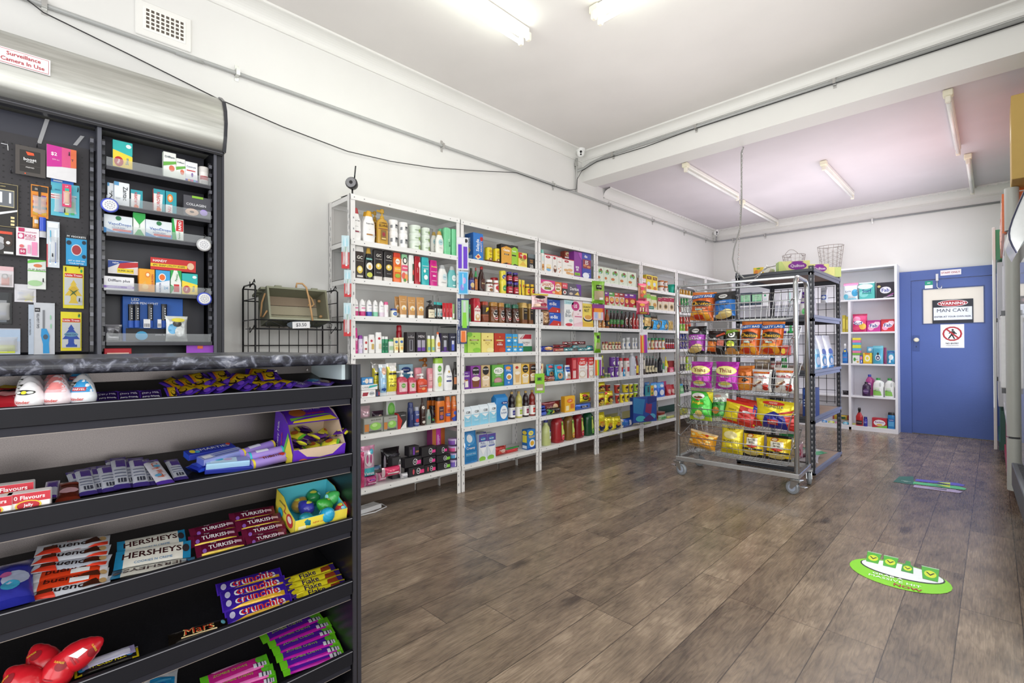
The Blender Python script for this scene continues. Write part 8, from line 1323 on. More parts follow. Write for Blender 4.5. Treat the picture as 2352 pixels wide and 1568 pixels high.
put('jelly_bean_box','red and white jelly bean box at the back, second counter shelf','box','f2ece8,c02436','r0,.62,1,1,c02436|t.5,.82,.75,.2,10 Flavours,f8f0f0|e.5,.48,.3,.22,e8c83a|e.5,.48,.26,.18,b8202c|t.5,.48,.4,.16,Jelly,fff|e.2,.25,.05,.07,e8b02a|e.35,.2,.05,.07,5ab04a|e.7,.22,.05,.07,3a6ac0|e.85,.3,.05,.07,d83a3a|e.5,.18,.14,.1,7a3a30|r0,0,1,.08,c02436',[(-1588,-27,851,79,54,34,84,0,0)])
put('chocolate_bar','narrow purple bar beside jelly bean boxes, second counter shelf','bar','5a3a9a,c8c4d8','r.1,.1,.9,.5,c8c8d8',[(-1577,39,857,26,101,12,86,-78,1)])
put('chocolate_bar','brown chocolate bar standing by white bars, second counter shelf','bag','5a2418,7a3020','e.5,.4,.4,.14,d8a8b0|r.1,.7,.9,.8,8a3a2a',[(-1551,68,852,44,106,14,85,-78,1)])
put('chocolate_bar','white-backed purple chocolate bar leaning in a line, *, second counter shelf','bag','cfd2e2,4a3a8a','r.1,.12,.9,.88,dfe2ee|r.3,.62,.9,.86,5a3f9a|r.15,.4,.85,.44,8a90a8|r.15,.3,.85,.33,8a90a8|r.15,.5,.85,.53,8a90a8|r.3,.13,.8,.24,4a4c5a|r.42,.13,.46,.24,dfe2ee|r.6,.13,.63,.24,dfe2ee',[(-1575,96,852,34,157,8,93,-78,-1),(-1557,106,856,34,165,8,91,-78,0),(-1572,131,853,34,170,8,91,-78,0),(-1556,148,856,34,169,8,90,-78,0),(-1572,164,854,34,201,8,88,-78,0),(-1552,169,859,34,205,8,87,-78,1),(-1565,192,854,34,196,8,89,-78,0),(-1545,207,858,34,192,8,87,-78,1),(-1561,229,852,34,181,8,89,-78,0),(-1568,297,852,34,148,8,90,-78,0)])
put('chocolate_bar','white chocolate bar with red and blue wavy lettering, second counter shelf','bag','e4e2ec,5a3aa8','t.5,.5,.5,.75,Curly Wurly,d8622a,-90|e.5,.88,.2,.04,3a2a6a|e.35,.3,.2,.05,6ab0d8|e.6,.65,.2,.05,6ab0d8',[(-1528,256,857,38,170,9,94,-78,-1)])
put('smarties_box','dark blue sweets tube box at the back, second counter shelf','box','2c3aa4,2a50c8','r.02,.1,.98,.9,2a3aa8|t.55,.55,.7,.55,SMARTIES,f4f4f8|e.12,.5,.06,.3,e8d83a|e.2,.3,.05,.2,4ab0d8|e.9,.7,.05,.2,d84a3a',[(-1669,397,891,130,42,18,98,-78,-2)])
put('smarties_box','blue-white sweets tube box lying across others, second counter shelf','box','8a94cc,5a6ac0','r.05,.1,.95,.9,a8b0dc|r.3,.2,.9,.4,5a66b8|r.05,.2,.25,.7,e8eaf4|r.3,.55,.9,.65,6a76c4',[(-1608,413,885,121,38,18,106,-79,-3)])
put('smarties_box','light blue and white sweets tube box at the front, second counter shelf','box','a9d0ea,3a50c0','r.1,.1,.7,.9,c4e0f2|r.7,.1,.98,.9,8a94d0|e.3,.7,.1,.2,3ab0c8|e.5,.6,.1,.2,c8b0d8',[(-1573,412,869,111,38,18,80,-78,2)])
put('smarties_box','blue sweets tube box at the lip, second counter shelf','box','2c3aa4,2a50c8','r.02,.1,.98,.9,2a3aa8|t.55,.55,.7,.55,SMARTIES,f4f4f8|e.12,.5,.06,.3,e8d83a|e.2,.3,.05,.2,4ab0d8|e.9,.7,.05,.2,d84a3a',[(-1570,416,854,126,40,14,77,-79,3)])
put('smarties_box','crumpled dark blue sweets wrapper, second counter shelf','bar','2434a0,2a50c8','r.2,.2,.8,.8,3a50c0',[(-1609,330,865,57,40,20,25,-85,11)])
put('sweets_tube','lilac sweets tube with yellow ends at the front, second counter shelf','roll_stick','a48ad8','b0,.06,e8d040|b.94,1,e8d040|t.5,.55,.55,.5,m&ms,6a2f22,90|e.5,.82,.34,.08,b8282a|t.5,.28,.3,.16,minis,d8642a,90',[(-1568,471,861,30,112,30,10,-88,12)])
put('sweets_tube','lilac sweets tube with yellow end leaning at the back, second counter shelf','roll_stick','a48ad8','b0,.06,e8d040|b.94,1,e8d040|r.2,.2,.8,.55,d8d8e8',[(-1618,458,887,30,111,30,22,-86,11)])
put('sweets_tube','lilac sweets tube with turquoise ends, second counter shelf','roll_stick','a48ad8','b0,.06,3ab4c8|b.94,1,3ab4c8|r.2,.2,.8,.55,d8d8e8',[(-1592,469,879,30,105,30,9,-88,12)])
put('wafer_bag','crumpled blue and purple sweets bag at picture edge, third counter shelf','bag','3c3fae,2a2f9a','e.6,.5,.3,.16,c8d0ec|e.5,.35,.2,.1,4ab0d8|r.1,.75,.9,.85,2a2a8a|e.4,.6,.12,.06,d86aa8',[(-1534,-27,643,80,187,30,90,-78,0)])
put('chocolate_bar','white wafer bar high in pile, *, third counter shelf','bar','e8eaf2,e4e6ee','t.45,.45,.5,.4,bueno,26181a|t.5,.78,.2,.18,Kinder,c8302c|pe2402a,.0,.05,.35,.0,.3,.3,.1,.35|p5a2a1a,.1,.3,.28,.3,.28,.55,.1,.6|p4a2418,.66,.2,.9,.35,.8,.8,.66,.5|e.9,.55,.05,.2,d8b078|pe2402a,.7,.0,.98,.0,.98,.3',[(-1683,83,689,144,52,14,82,-78,2),(-1648,77,678,146,52,14,77,-79,3)])
put('chocolate_bar','white wafer bar with greyed face in mid pile, third counter shelf','bar','cfd2de,e4e6ee','t.45,.45,.5,.4,bueno,26181a|t.5,.78,.2,.18,Kinder,c8302c|pe2402a,.0,.05,.35,.0,.3,.3,.1,.35|p5a2a1a,.1,.3,.28,.3,.28,.55,.1,.6|p4a2418,.66,.2,.9,.35,.8,.8,.66,.5|e.9,.55,.05,.2,d8b078|pe2402a,.7,.0,.98,.0,.98,.3',[(-1620,73,665,148,50,14,73,-79,4)])
put('chocolate_bar','orange-red wafer bar, *, third counter shelf','bar','e0421f,e8e6e8','t.4,.5,.5,.4,bueno,5a1a10|r.5,.1,.75,.4,f0f0f0|p5a2a1a,.6,.4,.9,.3,.85,.8,.7,.7|e.93,.55,.05,.2,d8b078',[(-1598,74,655,141,48,14,81,-78,2),(-1566,70,645,143,48,14,81,-78,2)])
put('chocolate_bar','white wafer bar with dark lettering at the lip, third counter shelf','bar','e8eaf2,e4e6ee','t.45,.45,.5,.4,bueno,26181a|t.5,.78,.2,.18,Kinder,c8302c|pe2402a,.0,.05,.35,.0,.3,.3,.1,.35|p5a2a1a,.1,.3,.28,.3,.28,.55,.1,.6|p4a2418,.66,.2,.9,.35,.8,.8,.66,.5|e.9,.55,.05,.2,d8b078|pe2402a,.7,.0,.98,.0,.98,.3',[(-1536,68,634,146,52,15,78,-79,2)])
put('chocolate_bar','white cookie chocolate bar with blue ends at the back, third counter shelf','bar','e6e2d6,2a8ab8','t.48,.58,.78,.5,HERSHEYS,3a1a1c|t.5,.18,.5,.2,COOKIES N CREME,2a7ab0|e.93,.55,.05,.22,3a3438',[(-1635,244,656,153,60,12,85,-66,1)])
put('chocolate_bar','white cookie chocolate bar with blue ends, lettering upright, third counter shelf','bar','ece8dc,2a8ab8','t.48,.58,.78,.5,HERSHEYS,3a1a1c|t.5,.18,.5,.2,COOKIES N CREME,2a7ab0|e.93,.55,.05,.22,3a3438',[(-1579,236,640,165,64,12,79,-65,2)])
put('chocolate_bar','white cookie chocolate bar turned upside down at the lip, third counter shelf','bar','ece8dc,2a8ab8','t.48,.58,.78,.5,HERSHEYS,3a1a1c|t.5,.18,.5,.2,COOKIES N CREME,2a7ab0|e.93,.55,.05,.22,3a3438',[(-1590,242,635,176,64,12,-101,-87,-2)])
put('chocolate_bar','dark red chocolate bar, left heap, *, third counter shelf','bar','5e1430,6a1a38','t.52,.5,.55,.48,TURKISH,f6f0f4|t.36,.82,.2,.18,Frys,d8c4d0|r.1,.0,.95,.14,d8b83a|e.16,.3,.04,.16,8a5ab0|r.78,.4,.92,.6,c8a0b0',[(-1630,393,660,121,42,13,91,-58,0),(-1598,384,646,124,42,13,86,-58,1),(-1556,392,630,124,42,13,87,-58,1)])
put('chocolate_bar','dark red chocolate bar, right heap, *, third counter shelf','bar','5e1430,6a1a38','t.52,.5,.55,.48,TURKISH,f6f0f4|t.36,.82,.2,.18,Frys,d8c4d0|r.1,.0,.95,.14,d8b83a|e.16,.3,.04,.16,8a5ab0|r.78,.4,.92,.6,c8a0b0',[(-1644,501,671,128,42,13,84,-58,1),(-1605,508,656,128,42,13,85,-58,1),(-1567,511,640,121,42,13,87,-58,1),(-1534,508,626,112,42,13,86,-58,1)])
put('chocolate_bar','purple and gold honeycomb chocolate bar, *, fourth counter shelf','bar','4526b0,5430c0','r.02,.1,.98,.9,3f22a0|pd8a82a,.1,.0,.95,.0,.95,.4,.3,.2|t.54,.55,.7,.62,crunchie,f4f0f4|t.54,.54,.66,.54,crunchie,d8202c|e.1,.5,.04,.25,d0c8e8',[(-1647,495,463,184,44,14,85,-62,1),(-1612,496,450,182,44,14,84,-62,1),(-1582,490,438,178,44,14,84,-62,1),(-1539,489,421,180,44,14,84,-62,1)])
put('chocolate_bar','thin yellow flaky chocolate bar, *, fourth counter shelf','bar','e4d62c,3a2470','t.42,.5,.5,.55,Flake,2a1a4a|p8a3a20,.68,.2,.9,.3,.88,.8,.7,.7|e.1,.5,.06,.2,c8b820|r.0,.85,1,1,c8b424',[(-1596,666,447,161,34,13,90,-62,0),(-1567,664,437,172,34,13,87,-62,1),(-1544,662,428,170,34,13,86,-62,1),(-1523,665,419,162,34,13,84,-62,1)])
put('chocolate_bar','single black chocolate bar with red lettering, fourth counter shelf','bar','17130f,17130f','t.5,.56,.62,.6,Mars,f0d890|t.5,.56,.59,.54,Mars,c83a20|r.2,.12,.8,.2,e8d0a0|e.92,.6,.04,.2,6ab0c0',[(-1530,331,427,137,44,16,83,-78,1)])
put('plastic_egg','glossy red plastic egg tilted behind the front egg, fourth counter shelf','egg','c81e2a','e.6,.7,.16,.1,8a1420|r.3,.3,.6,.34,9a1c28|r.3,.38,.6,.41,9a1c28|t.5,.78,.3,.05,SURPRISE,e8b83a',[(-1582,43,435,66,88,66,70,-20,-32)])
put('plastic_egg','glossy red plastic egg lying on its side with white patch, fourth counter shelf','egg','c81e2a','e.6,.7,.16,.1,8a1420|r.3,.3,.6,.34,9a1c28|r.3,.38,.6,.41,9a1c28|t.5,.78,.3,.05,SURPRISE,e8b83a|pf0eef4,.2,.3,.42,.42,.4,.66,.24,.6',[(-1557,52,463,66,88,66,70,-20,66)])
put('plastic_egg','glossy red plastic egg with white sticker at the front, fourth counter shelf','egg','c81e2a','e.6,.7,.16,.1,8a1420|r.3,.3,.6,.34,9a1c28|r.3,.38,.6,.41,9a1c28|t.5,.78,.3,.05,SURPRISE,e8b83a|r.3,.06,.75,.2,e4dede',[(-1551,34,419,66,88,66,62,-14,20)])
put('plastic_egg','glossy red plastic egg cut by the picture edge, fourth counter shelf','egg','c81e2a','e.6,.7,.16,.1,8a1420|r.3,.3,.6,.34,9a1c28|r.3,.38,.6,.41,9a1c28|t.5,.78,.3,.05,SURPRISE,e8b83a',[(-1536,17,433,66,88,66,62,-14,-50)])
put('fizz_bar','black and yellow chewy bar at the lip, fourth counter shelf','bar','26241e,c8b41e','r.04,.1,.96,.9,1c1a1e|t.5,.34,.6,.4,WICKED FIZZ,e8d82a|e.12,.5,.07,.3,4aa0d8|e.85,.55,.07,.3,4aa0d8|e.4,.75,.04,.1,d8a0c0|e.6,.78,.04,.1,c8c8d0|r0,.9,1,1,c8c8d4',[(-1547,141,428,122,34,12,88,-78,0)])
put('fizz_bar','silver-backed chewy bar leaning behind black one, fourth counter shelf','bar','b8b8d0,9a90b8','r.1,.2,.9,.6,d0d0e0',[(-1553,145,438,102,30,10,90,-78,0)])
put('chew_bar','purple chewy bar with lime green ends, *, lowest counter shelf','bar','5a22a8,7ad82a','pc01fa8,.1,.0,.9,.0,.9,.25,.1,.15|t.42,.58,.5,.5,ZOMBIE CHEWS,b8d83a|e.86,.65,.06,.26,6ac83a|r.75,.1,.95,.4,e8e4f0|r.8,.1,.82,.4,3a3a4a|r.86,.1,.88,.4,3a3a4a|r.91,.1,.92,.4,3a3a4a|pd83ac0,.2,.75,.7,.95,.6,1,.15,.9',[(-1685,642,247,201,50,9,90,-78,0),(-1654,654,236,202,50,9,87,-78,1),(-1623,654,225,196,50,9,86,-78,1),(-1588,649,214,191,50,9,81,-78,2),(-1558,651,203,189,50,9,82,-78,2),(-1537,650,195,187,50,9,82,-78,2)])
put('chew_bar','pink chewy bar with lime green ends, *, lowest counter shelf','bar','d0268c,6ad02a','pf07ac0,.1,.0,.9,.0,.9,.25,.1,.15|t.42,.58,.5,.5,ZOMBIE CHEWS,b8d83a|e.86,.65,.06,.26,6ac83a|r.75,.1,.95,.4,e8e4f0|r.8,.1,.82,.4,3a3a4a|r.86,.1,.88,.4,3a3a4a|r.91,.1,.92,.4,3a3a4a|pf0a0d0,.2,.75,.7,.95,.6,1,.15,.9',[(-1613,446,222,181,50,9,85,-78,1),(-1581,452,210,172,50,9,80,-78,2),(-1557,466,199,141,50,9,78,-79,2)])
put('mint_pack','white and blue mint packet standing up, lowest counter shelf','bag','e6e8ee,d8dce6','p2a9ad8,.15,.0,.9,.0,.9,.6,.2,.7|e.5,.35,.2,.12,3a5ab0|r.2,.5,.8,.56,5ab8e8',[(-1651,259,228,84,114,22,78,-79,3)])
put('medicine_box','tall teal and yellow sinus tablet box, top cabinet tray','box','3ab8b4,2a8a90','p2ab4b0,0,.7,1,.55,1,1,0,1|pf0d43a,0,0,1,0,1,.5,0,.66|e.3,.26,.24,.18,b8282c|t.3,.26,.4,.16,Nyal,fff,80|t.72,.3,.16,.5,Sinus,2a7ab0,90|e.8,.85,.14,.07,e8f0f0',[(-2980,324,2067,74,134,28)])
put('medicine_box','white and green throat spray box, *, top cabinet tray','box','f0f2ec,d0d8cc','r0,.0,1,.42,eef2ea|t.5,.82,.75,.12,Difflam,3a4a5a|p6ab04a,0,.45,1,.6,1,.7,0,.6|e.65,.4,.22,.12,d8745a',[(-2981,512,2067,54,134,30),(-2981,559,2067,40,114,30)])
put('medicine_box','white vitamin box with rainbow base, top cabinet tray','box','eef0f2,6a4aa8','t.48,.76,.75,.14,Centrum,2a3a6a|r0,.0,1,.16,5a3ab0|e.3,.1,.1,.07,e8a03a|e.55,.1,.1,.07,d84a8a|e.75,.1,.1,.07,4ab0d8|r.1,.55,.8,.6,c84a4a|e.55,.38,.08,.1,6a3a9a',[(-2986,606,2067,55,109,40)])
put('medicine_bottle','white pill bottle with dark red label, top cabinet tray','tub','e8e4e0,d8d4d0','r.1,.3,.9,.5,a83a40|r.2,.1,.8,.25,b8b4b0',[(-2989,665,2067,47,101,47)])
put('medicine_box','white reflux tablet box with vertical lettering, *, second cabinet tray','box','e8ecf0,c8d0d8','t.72,.55,.3,.75,Zantac,2a3038,-90|r.0,.85,.3,1,5a9ac8|r.1,.3,.4,.35,a8b0b8',[(-2992,280,1886,23,109,24),(-2978,321,1886,58,117,24)])
put('medicine_box','small teal and white painkiller box, second cabinet tray','box','e6e4e2,2a8a98','r.0,.8,1,1,2a9aa8|p2a9aa8,.7,.0,1,.0,1,1,.85,1|t.42,.5,.34,.75,NUROFEN,c82c34,90|e.45,.12,.2,.1,e8702a',[(-2977,378,1886,46,92,22)])
put('medicine_box','small teal painkiller box with red lettering, second cabinet tray','box','e6e4e2,c83a3a','r.0,.8,1,1,2a9aa8|p2a9aa8,.7,.0,1,.0,1,1,.85,1|t.42,.5,.34,.75,NUROFEN,c82c34,90|e.45,.12,.2,.1,e8702a',[(-2977,468,1886,47,116,22)])
put('medicine_box','small teal painkiller box with orange sun, second cabinet tray','box','2a9aa8,2a8a98','e.4,.7,.26,.18,e8842a|e.4,.7,.14,.1,f6d8b0|t.5,.3,.6,.3,NUROF,c83434,90|r.0,.0,.6,.4,e8e4e2|t.35,.2,.3,.3,NU,c83434,90',[(-2977,518,1886,47,116,22)])
put('cosmetic_box','dark grey eye mask box with lilac sticker, second cabinet tray','box','4a4a52,3a3a40','t.45,.6,.7,.16,COLLAGEN,d8d8dc|e.3,.25,.24,.16,d8b8a0|e.3,.26,.08,.05,4a3a30|e.72,.3,.14,.14,a890d8|r.3,.9,.7,1,8ac03a',[(-2978,633,1886,126,115,24)])
put('lozenge_box','pale blue and white throat drops box, *, third cabinet tray','box','dfe6ea,5a8ac0','p3a8ac8,.0,.3,.4,.1,1,.3,1,.0,0,0|t.55,.5,.8,.22,VapoDrops,2a5aa8|r.3,.15,.95,.26,d8443a|e.5,.85,.1,.12,2a7a4a|t.5,.32,.5,.1,+COUGH,2a5a98',[(-2981,308,1753,108,88,30),(-2981,467,1753,109,91,30)])
put('medicine_box','green and white upright painkiller box, third cabinet tray','box','e8eee6,2a8a4a','p2aa84a,0,.8,.5,.5,1,.8,1,1,0,1|p2aa84a,0,.0,1,.0,.6,.3,.4,.3|t.5,.45,.3,.2,Panadol,3a8a4a,90',[(-2978,388,1753,48,115,24)])
put('medicine_box','green and red upright painkiller box, third cabinet tray','box','e8eee6,2a9a4a','p2aa84a,0,.0,.4,.0,.1,1,0,1|pc8282c,.3,.45,.95,.45,.95,.95,.4,.95|t.65,.7,.3,.4,RAPID,fff,90|t.6,.25,.3,.3,Panadol,3a8a4a,90',[(-2978,547,1753,49,115,24)])
put('glue_pack','red and blue super glue pack at the back, fourth cabinet tray','card','e4e0e0','pc02830,.3,.35,1,.6,1,.95,.4,.85|p2a4a9a,0,.4,.4,.8,.9,1,0,.95|r.3,.08,.85,.42,ecd42a|t.58,.25,.5,.26,SUPER GLUE,1a1a1a|t.25,.8,.2,.16,NEW,fff',[(-2994,329,1565,114,65,3)])
put('knife_pack','red and yellow snap knife pack lying on boxes, fourth cabinet tray','card','c82a28','r0,.25,.8,.52,ecc82a|t.4,.38,.7,.24,6PC SNAP UTILITY KNIFE,3a2a1a|t.2,.75,.3,.24,HANDY,fff|e.88,.5,.08,.3,e8c0a0',[(-2992,533,1602,194,60,3)])
put('medicine_box','white and purple throat tablet box, fourth cabinet tray','box','ecebee,9a90a8','t.5,.7,.9,.24,Difflam plus,4a4a58|r.0,.2,1,.36,8a68c0|e.85,.3,.1,.14,c8b8e0|t.35,.28,.5,.08,ANAESTHETIC,e8e0f4',[(-2983,311,1479,114,69,34)])
put('medicine_box','large orange painkiller box, fourth cabinet tray','box','eea62a,d88a1e','e.55,.76,.16,.12,e8842a|e.55,.76,.1,.07,f8e8c8|t.85,.55,.14,.6,NUROFEN,b8402a,90|pe8b04a,.1,.05,.6,.05,.4,.5,.1,.3|e.4,.25,.2,.1,f4d080',[(-2983,418,1479,64,118,34)])
put('medicine_box','blue and white painkiller box with orange sun, fourth cabinet tray','box','e4e8ee,3a9ad0','p3aa0d8,0,.45,1,.6,1,1,0,1|e.45,.7,.26,.17,f0f0f0|e.45,.7,.2,.13,e8702a|t.3,.25,.2,.4,NUROFEN,3a4a8a,90|t.7,.25,.3,.3,24,3a9ad0',[(-2982,483,1479,59,117,32)])
put('medicine_box','green, white and red painkiller box, fourth cabinet tray','box','e6ece4,2a8a4a','p2aa44a,0,.6,.0,1,.3,1|p2aa44a,1,.5,1,1,.6,1|p2aa44a,0,0,.4,.3,.0,.4|pc82a30,.3,.1,.8,.1,.8,.42,.3,.42|t.55,.7,.3,.3,Panadol,3a8a4a,80',[(-2981,538,1479,46,123,30)])
put('medicine_box','teal and yellow sinus box on tray, fourth cabinet tray','box','3ab8b4,2a8a90','p2ab4b0,0,.7,1,.55,1,1,0,1|pf0d43a,0,0,1,0,1,.5,0,.66|e.3,.26,.24,.18,b8282c|t.3,.26,.4,.16,Nyal,fff,80|t.72,.3,.16,.5,Sinus,2a7ab0,90|e.8,.85,.14,.07,e8f0f0',[(-2981,598,1479,69,112,30)])
put('display_box','bright blue counter display box of pen lights, fifth cabinet tray','box','1f5fb8,1a4a98','t.2,.94,.3,.06,LED,f0f4f8|t.35,.86,.5,.05,COB PEN LIGHT,e8ecf4|r.05,.02,.95,.3,1c1c24|e.3,.14,.1,.1,4ab0e0|t.65,.16,.4,.04,pocket clip light,c8c8d0',[(-3056,454,1236,249,225,70)])
put('pen_light','first black and blue pen light in display box from the left, fifth cabinet tray','roll_stick','1a1a1e','b.0,.3,2a5ab8|b.9,1,2a2a30|e.6,.7,.1,.03,e8ecf4|e.6,.6,.1,.03,e8ecf4|e.6,.5,.1,.03,e8ecf4|e.6,.4,.1,.03,e8ecf4|e.6,.8,.1,.03,e8ecf4',[(-3005,360,1306,22,115,18)])
put('pen_light','second black and blue pen light in display box from the left, fifth cabinet tray','roll_stick','1a1a1e','b.0,.3,2a5ab8|b.9,1,2a2a30|e.6,.7,.1,.03,e8ecf4|e.6,.6,.1,.03,e8ecf4|e.6,.5,.1,.03,e8ecf4|e.6,.4,.1,.03,e8ecf4|e.6,.8,.1,.03,e8ecf4',[(-3005,384,1307,22,116,18)])
put('pen_light','third black and blue pen light in display box from the left, fifth cabinet tray','roll_stick','1a1a1e','b.0,.3,2a5ab8|b.9,1,2a2a30|e.6,.7,.1,.03,e8ecf4|e.6,.6,.1,.03,e8ecf4|e.6,.5,.1,.03,e8ecf4|e.6,.4,.1,.03,e8ecf4|e.6,.8,.1,.03,e8ecf4',[(-3005,437,1308,23,118,18)])
put('pen_light','fourth black and blue pen light in display box from the left, fifth cabinet tray','roll_stick','1a1a1e','b.0,.3,2a5ab8|b.9,1,2a2a30|e.6,.7,.1,.03,e8ecf4|e.6,.6,.1,.03,e8ecf4|e.6,.5,.1,.03,e8ecf4|e.6,.4,.1,.03,e8ecf4|e.6,.8,.1,.03,e8ecf4',[(-3005,494,1309,24,120,19)])
put('price_label','white barcode tag hanging in the display box, *, fifth cabinet tray','card','e8e8ea','r.1,.1,.9,.5,8a8a90|r.3,.1,.35,.5,f0f0f0|r.6,.1,.65,.5,f0f0f0',[(-2988,421,1306,27,43,3),(-2988,472,1308,16,42,3)])
put('candy_packet','clear packet of small blue and white items, fifth cabinet tray','bag','b8bcbc,d0d4d0','e.3,.5,.2,.2,4a90b8|e.6,.4,.2,.2,e0e4e4|e.5,.7,.2,.12,3a3a3a|e.55,.85,.3,.08,e0d44a',[(-2981,543,1236,96,132,30)])
put('sunglasses_pack','pack of grey and black bits at tray end, fifth cabinet tray','bag','6a6a70,8a8a90','e.5,.5,.3,.2,2a2a2e|r.2,.1,.8,.3,c8c8cc',[(-2986,289,1236,69,83,40)])
put('notebook_box','flat red box just above the worktop, lowest cabinet tray','box','b82430,a01c28','r.1,.7,.9,.8,e8c0b0|r.3,.3,.35,.6,e8d8c8',[(-2996,307,1101,102,104,60)])
put('marker_pack','purple pack of coloured mini pens, lowest cabinet tray','card','a04ac8','r.05,.1,.95,.6,e8e4f0|e.16,.35,.05,.18,6ab04a|e.3,.35,.05,.18,3a6ac8|e.44,.35,.05,.18,4ab0a0|e.58,.35,.05,.18,5a5ac8|e.72,.35,.05,.18,6ab04a|e.86,.35,.05,.18,3a3a9a|r.4,.85,.6,.98,e8762a',[(-2968,644,1101,122,117,3)])
put('hanging_sim_pack','dark grey prepaid sim pack with orange logo, on the pegboard','card','4c4642','r.14,.12,.82,.86,26221f|pf0562a,.34,.82,.6,.8,.62,.72,.4,.7|t.48,.56,.5,.1,boost,f4f4f4|t.48,.48,.28,.05,mobile,e8e8e8|r.16,.34,.82,.345,6a6460|t.48,.28,.34,.04,PREPAID,d8d4d0|e.32,.06,.03,.02,e85a2a',[(-2994,10,1965,94,127,3)])
put('hanging_sim_pack','pink, orange and white two-dollar sim pack, on the pegboard','card','e8e6e8','pd02f9a,0,.32,.5,.4,.5,1,0,1|pe0568a,.5,.4,.8,.42,.8,1,.5,1|pe8744a,.8,.42,1,.44,1,1,.8,1|t.24,.74,.2,.14,$2,fff|t.3,.58,.24,.05,SIM kit,f4d0e4|t.86,.66,.1,.07,T,2a2448',[(-2994,110,1971,100,149,3)],rz=97)
put('hanging_sim_pack','blue card peeping out under the pink sim pack, on the pegboard','card','2a6ac8','r.1,.1,.5,.3,c8d0d8',[(-3014,113,1962,76,33,3)])
put('hanging_cable_pack','black and gold audio cable box, on the pegboard','card','1f1c1a','r.0,.0,1,1,b0a070|r.02,.01,.98,.99,1f1c1a|r.05,.46,.84,.86,c8bc90|r.07,.48,.82,.84,6a6e74|r.2,.55,.3,.8,e8e8ea|r.6,.55,.7,.8,e8e8ea|pe4e4e6,.0,.3,.98,.42,.98,.38,.0,.24|r.68,.2,.85,.25,e8d8a0|r.68,.12,.85,.17,e8d8a0|r.68,.04,.85,.09,e8d8a0|t.3,.93,.3,.04,AUDIO,c8b880',[(-3014,-63,1732,67,186,3)])
put('hanging_fuse_pack','orange blister of car fuses with black lighter cord, on the pegboard','card','e08a24','r.05,.8,.95,.97,2a2422|t.3,.88,.4,.06,Car~fuse,f0ece4|r.1,.62,.35,.7,b8601c|r.6,.62,.85,.7,6a2a8a|r.1,.44,.9,.52,b82a24|r.1,.28,.4,.35,2a6a7a|r.6,.28,.9,.35,2a6a7a|r.42,.24,.56,.98,1a1816|r.1,.08,.4,.18,c89a2a|r.6,.08,.9,.18,c89a2a',[(-3016,39,1789,56,146,8)])
put('hanging_balm_pack','aqua lip balm card with red stripes, on the pegboard','card','58b8cc','r.0,.5,.3,.66,e8e4e4|r.0,.52,.3,.55,b83a40|r.0,.59,.3,.62,b83a40|r.28,.1,.42,.52,3a7ac8|r.48,.06,.62,.3,c8d83a|r.68,.08,.82,.48,3ab06a|t.22,.78,.2,.1,ZINC,2a6a90|e.82,.6,.1,.02,2a8a9a',[(-3016,123,1810,96,152,8)])
put('hanging_balm_pack','narrow pink lip balm card in front, on the pegboard','card','d8386a','r.3,.12,.75,.82,e8a83a|r.3,.7,.75,.82,2ab0a0|t.5,.9,.8,.06,LIP,f4d0dc|r.3,.08,.75,.14,f0e8e0',[(-2997,127,1853,31,103,10)])
put('hanging_torch','hanging gold pocket torch, on the pegboard','roll_stick','c8881c','b.0,.12,a86a14|r.3,.4,.9,.7,d8d8dc',[(-2998,26,1738,20,54,12)])
put('hanging_torch','hanging royal blue torch with silver head, on the pegboard','roll_stick','1f48c0','b.0,.28,c0c0c4|b.28,.32,8a8a90',[(-2998,48,1700,22,90,13)])
put('hanging_bandage_pack','white and pink kids plasters card, on the pegboard','card','ece6ea','t.62,.72,.5,.1,KIDS,c0306a|t.62,.64,.44,.04,ADHESIVE,c05a80|t.62,.59,.44,.04,BANDAGES,c05a80|r.08,.6,.34,.8,c82a68|e.2,.7,.1,.08,f0dce4|r.1,.85,.36,.98,c02a60|e.24,.34,.1,.06,d86a70|r.14,.05,.42,.26,c02a60|t.28,.16,.2,.1,50,fff|r.68,.05,.92,.52,e890b8|r.5,.1,.62,.4,e8a0c0|t.65,.85,.5,.04,BANDAGES,c05a80',[(-2994,1,1611,71,124,3)])
put('hanging_razor_pack','black and white card with silver bulbs, on the pegboard','card','26221f','r.0,.76,.9,.86,d84a30|t.4,.81,.8,.08,HANDAID,e85a3a|e.3,.5,.26,.16,b8b8bc|e.7,.5,.22,.2,3a2a22|e.7,.45,.1,.06,e8e8e8|r.5,.04,.95,.12,e4e4e4|e.3,.3,.22,.14,8a8a8e',[(-2994,-71,1609,63,116,3)])
put('hanging_toothbrush_pack','clear pack of two toothbrushes with red edge, on the pegboard','card','d4dce4','r.0,.0,.08,.5,c82a34|r.2,.06,.36,.8,f0f4f6|r.22,.1,.32,.5,7ab0d0|r.6,.06,.78,.82,e8f0f8|r.64,.1,.74,.55,2a6ac0|r.1,.86,.9,.97,e8ecee|p5ab0d0,.25,.55,.36,.55,.34,.8,.24,.8',[(-2998,82,1571,42,207,12)])
put('hanging_phone_grip','sky blue phone grip card with red disc, on the pegboard','card','2aa0d8','r0,.82,1,1,26262a|t.5,.88,.9,.08,POPSOCKETS,f0f4f4|e.5,.47,.26,.18,d8dce0|e.5,.47,.22,.15,a83038|e.14,.68,.12,.07,1a2a3a|e.86,.72,.1,.06,1a2a3a|e.86,.28,.1,.06,1a2a3a|t.5,.13,.8,.07,GET A GRIP ON,f0f8fc|t.5,.05,.7,.07,YOUR PHONE,f0f8fc',[(-3014,161,1592,72,149,3)])
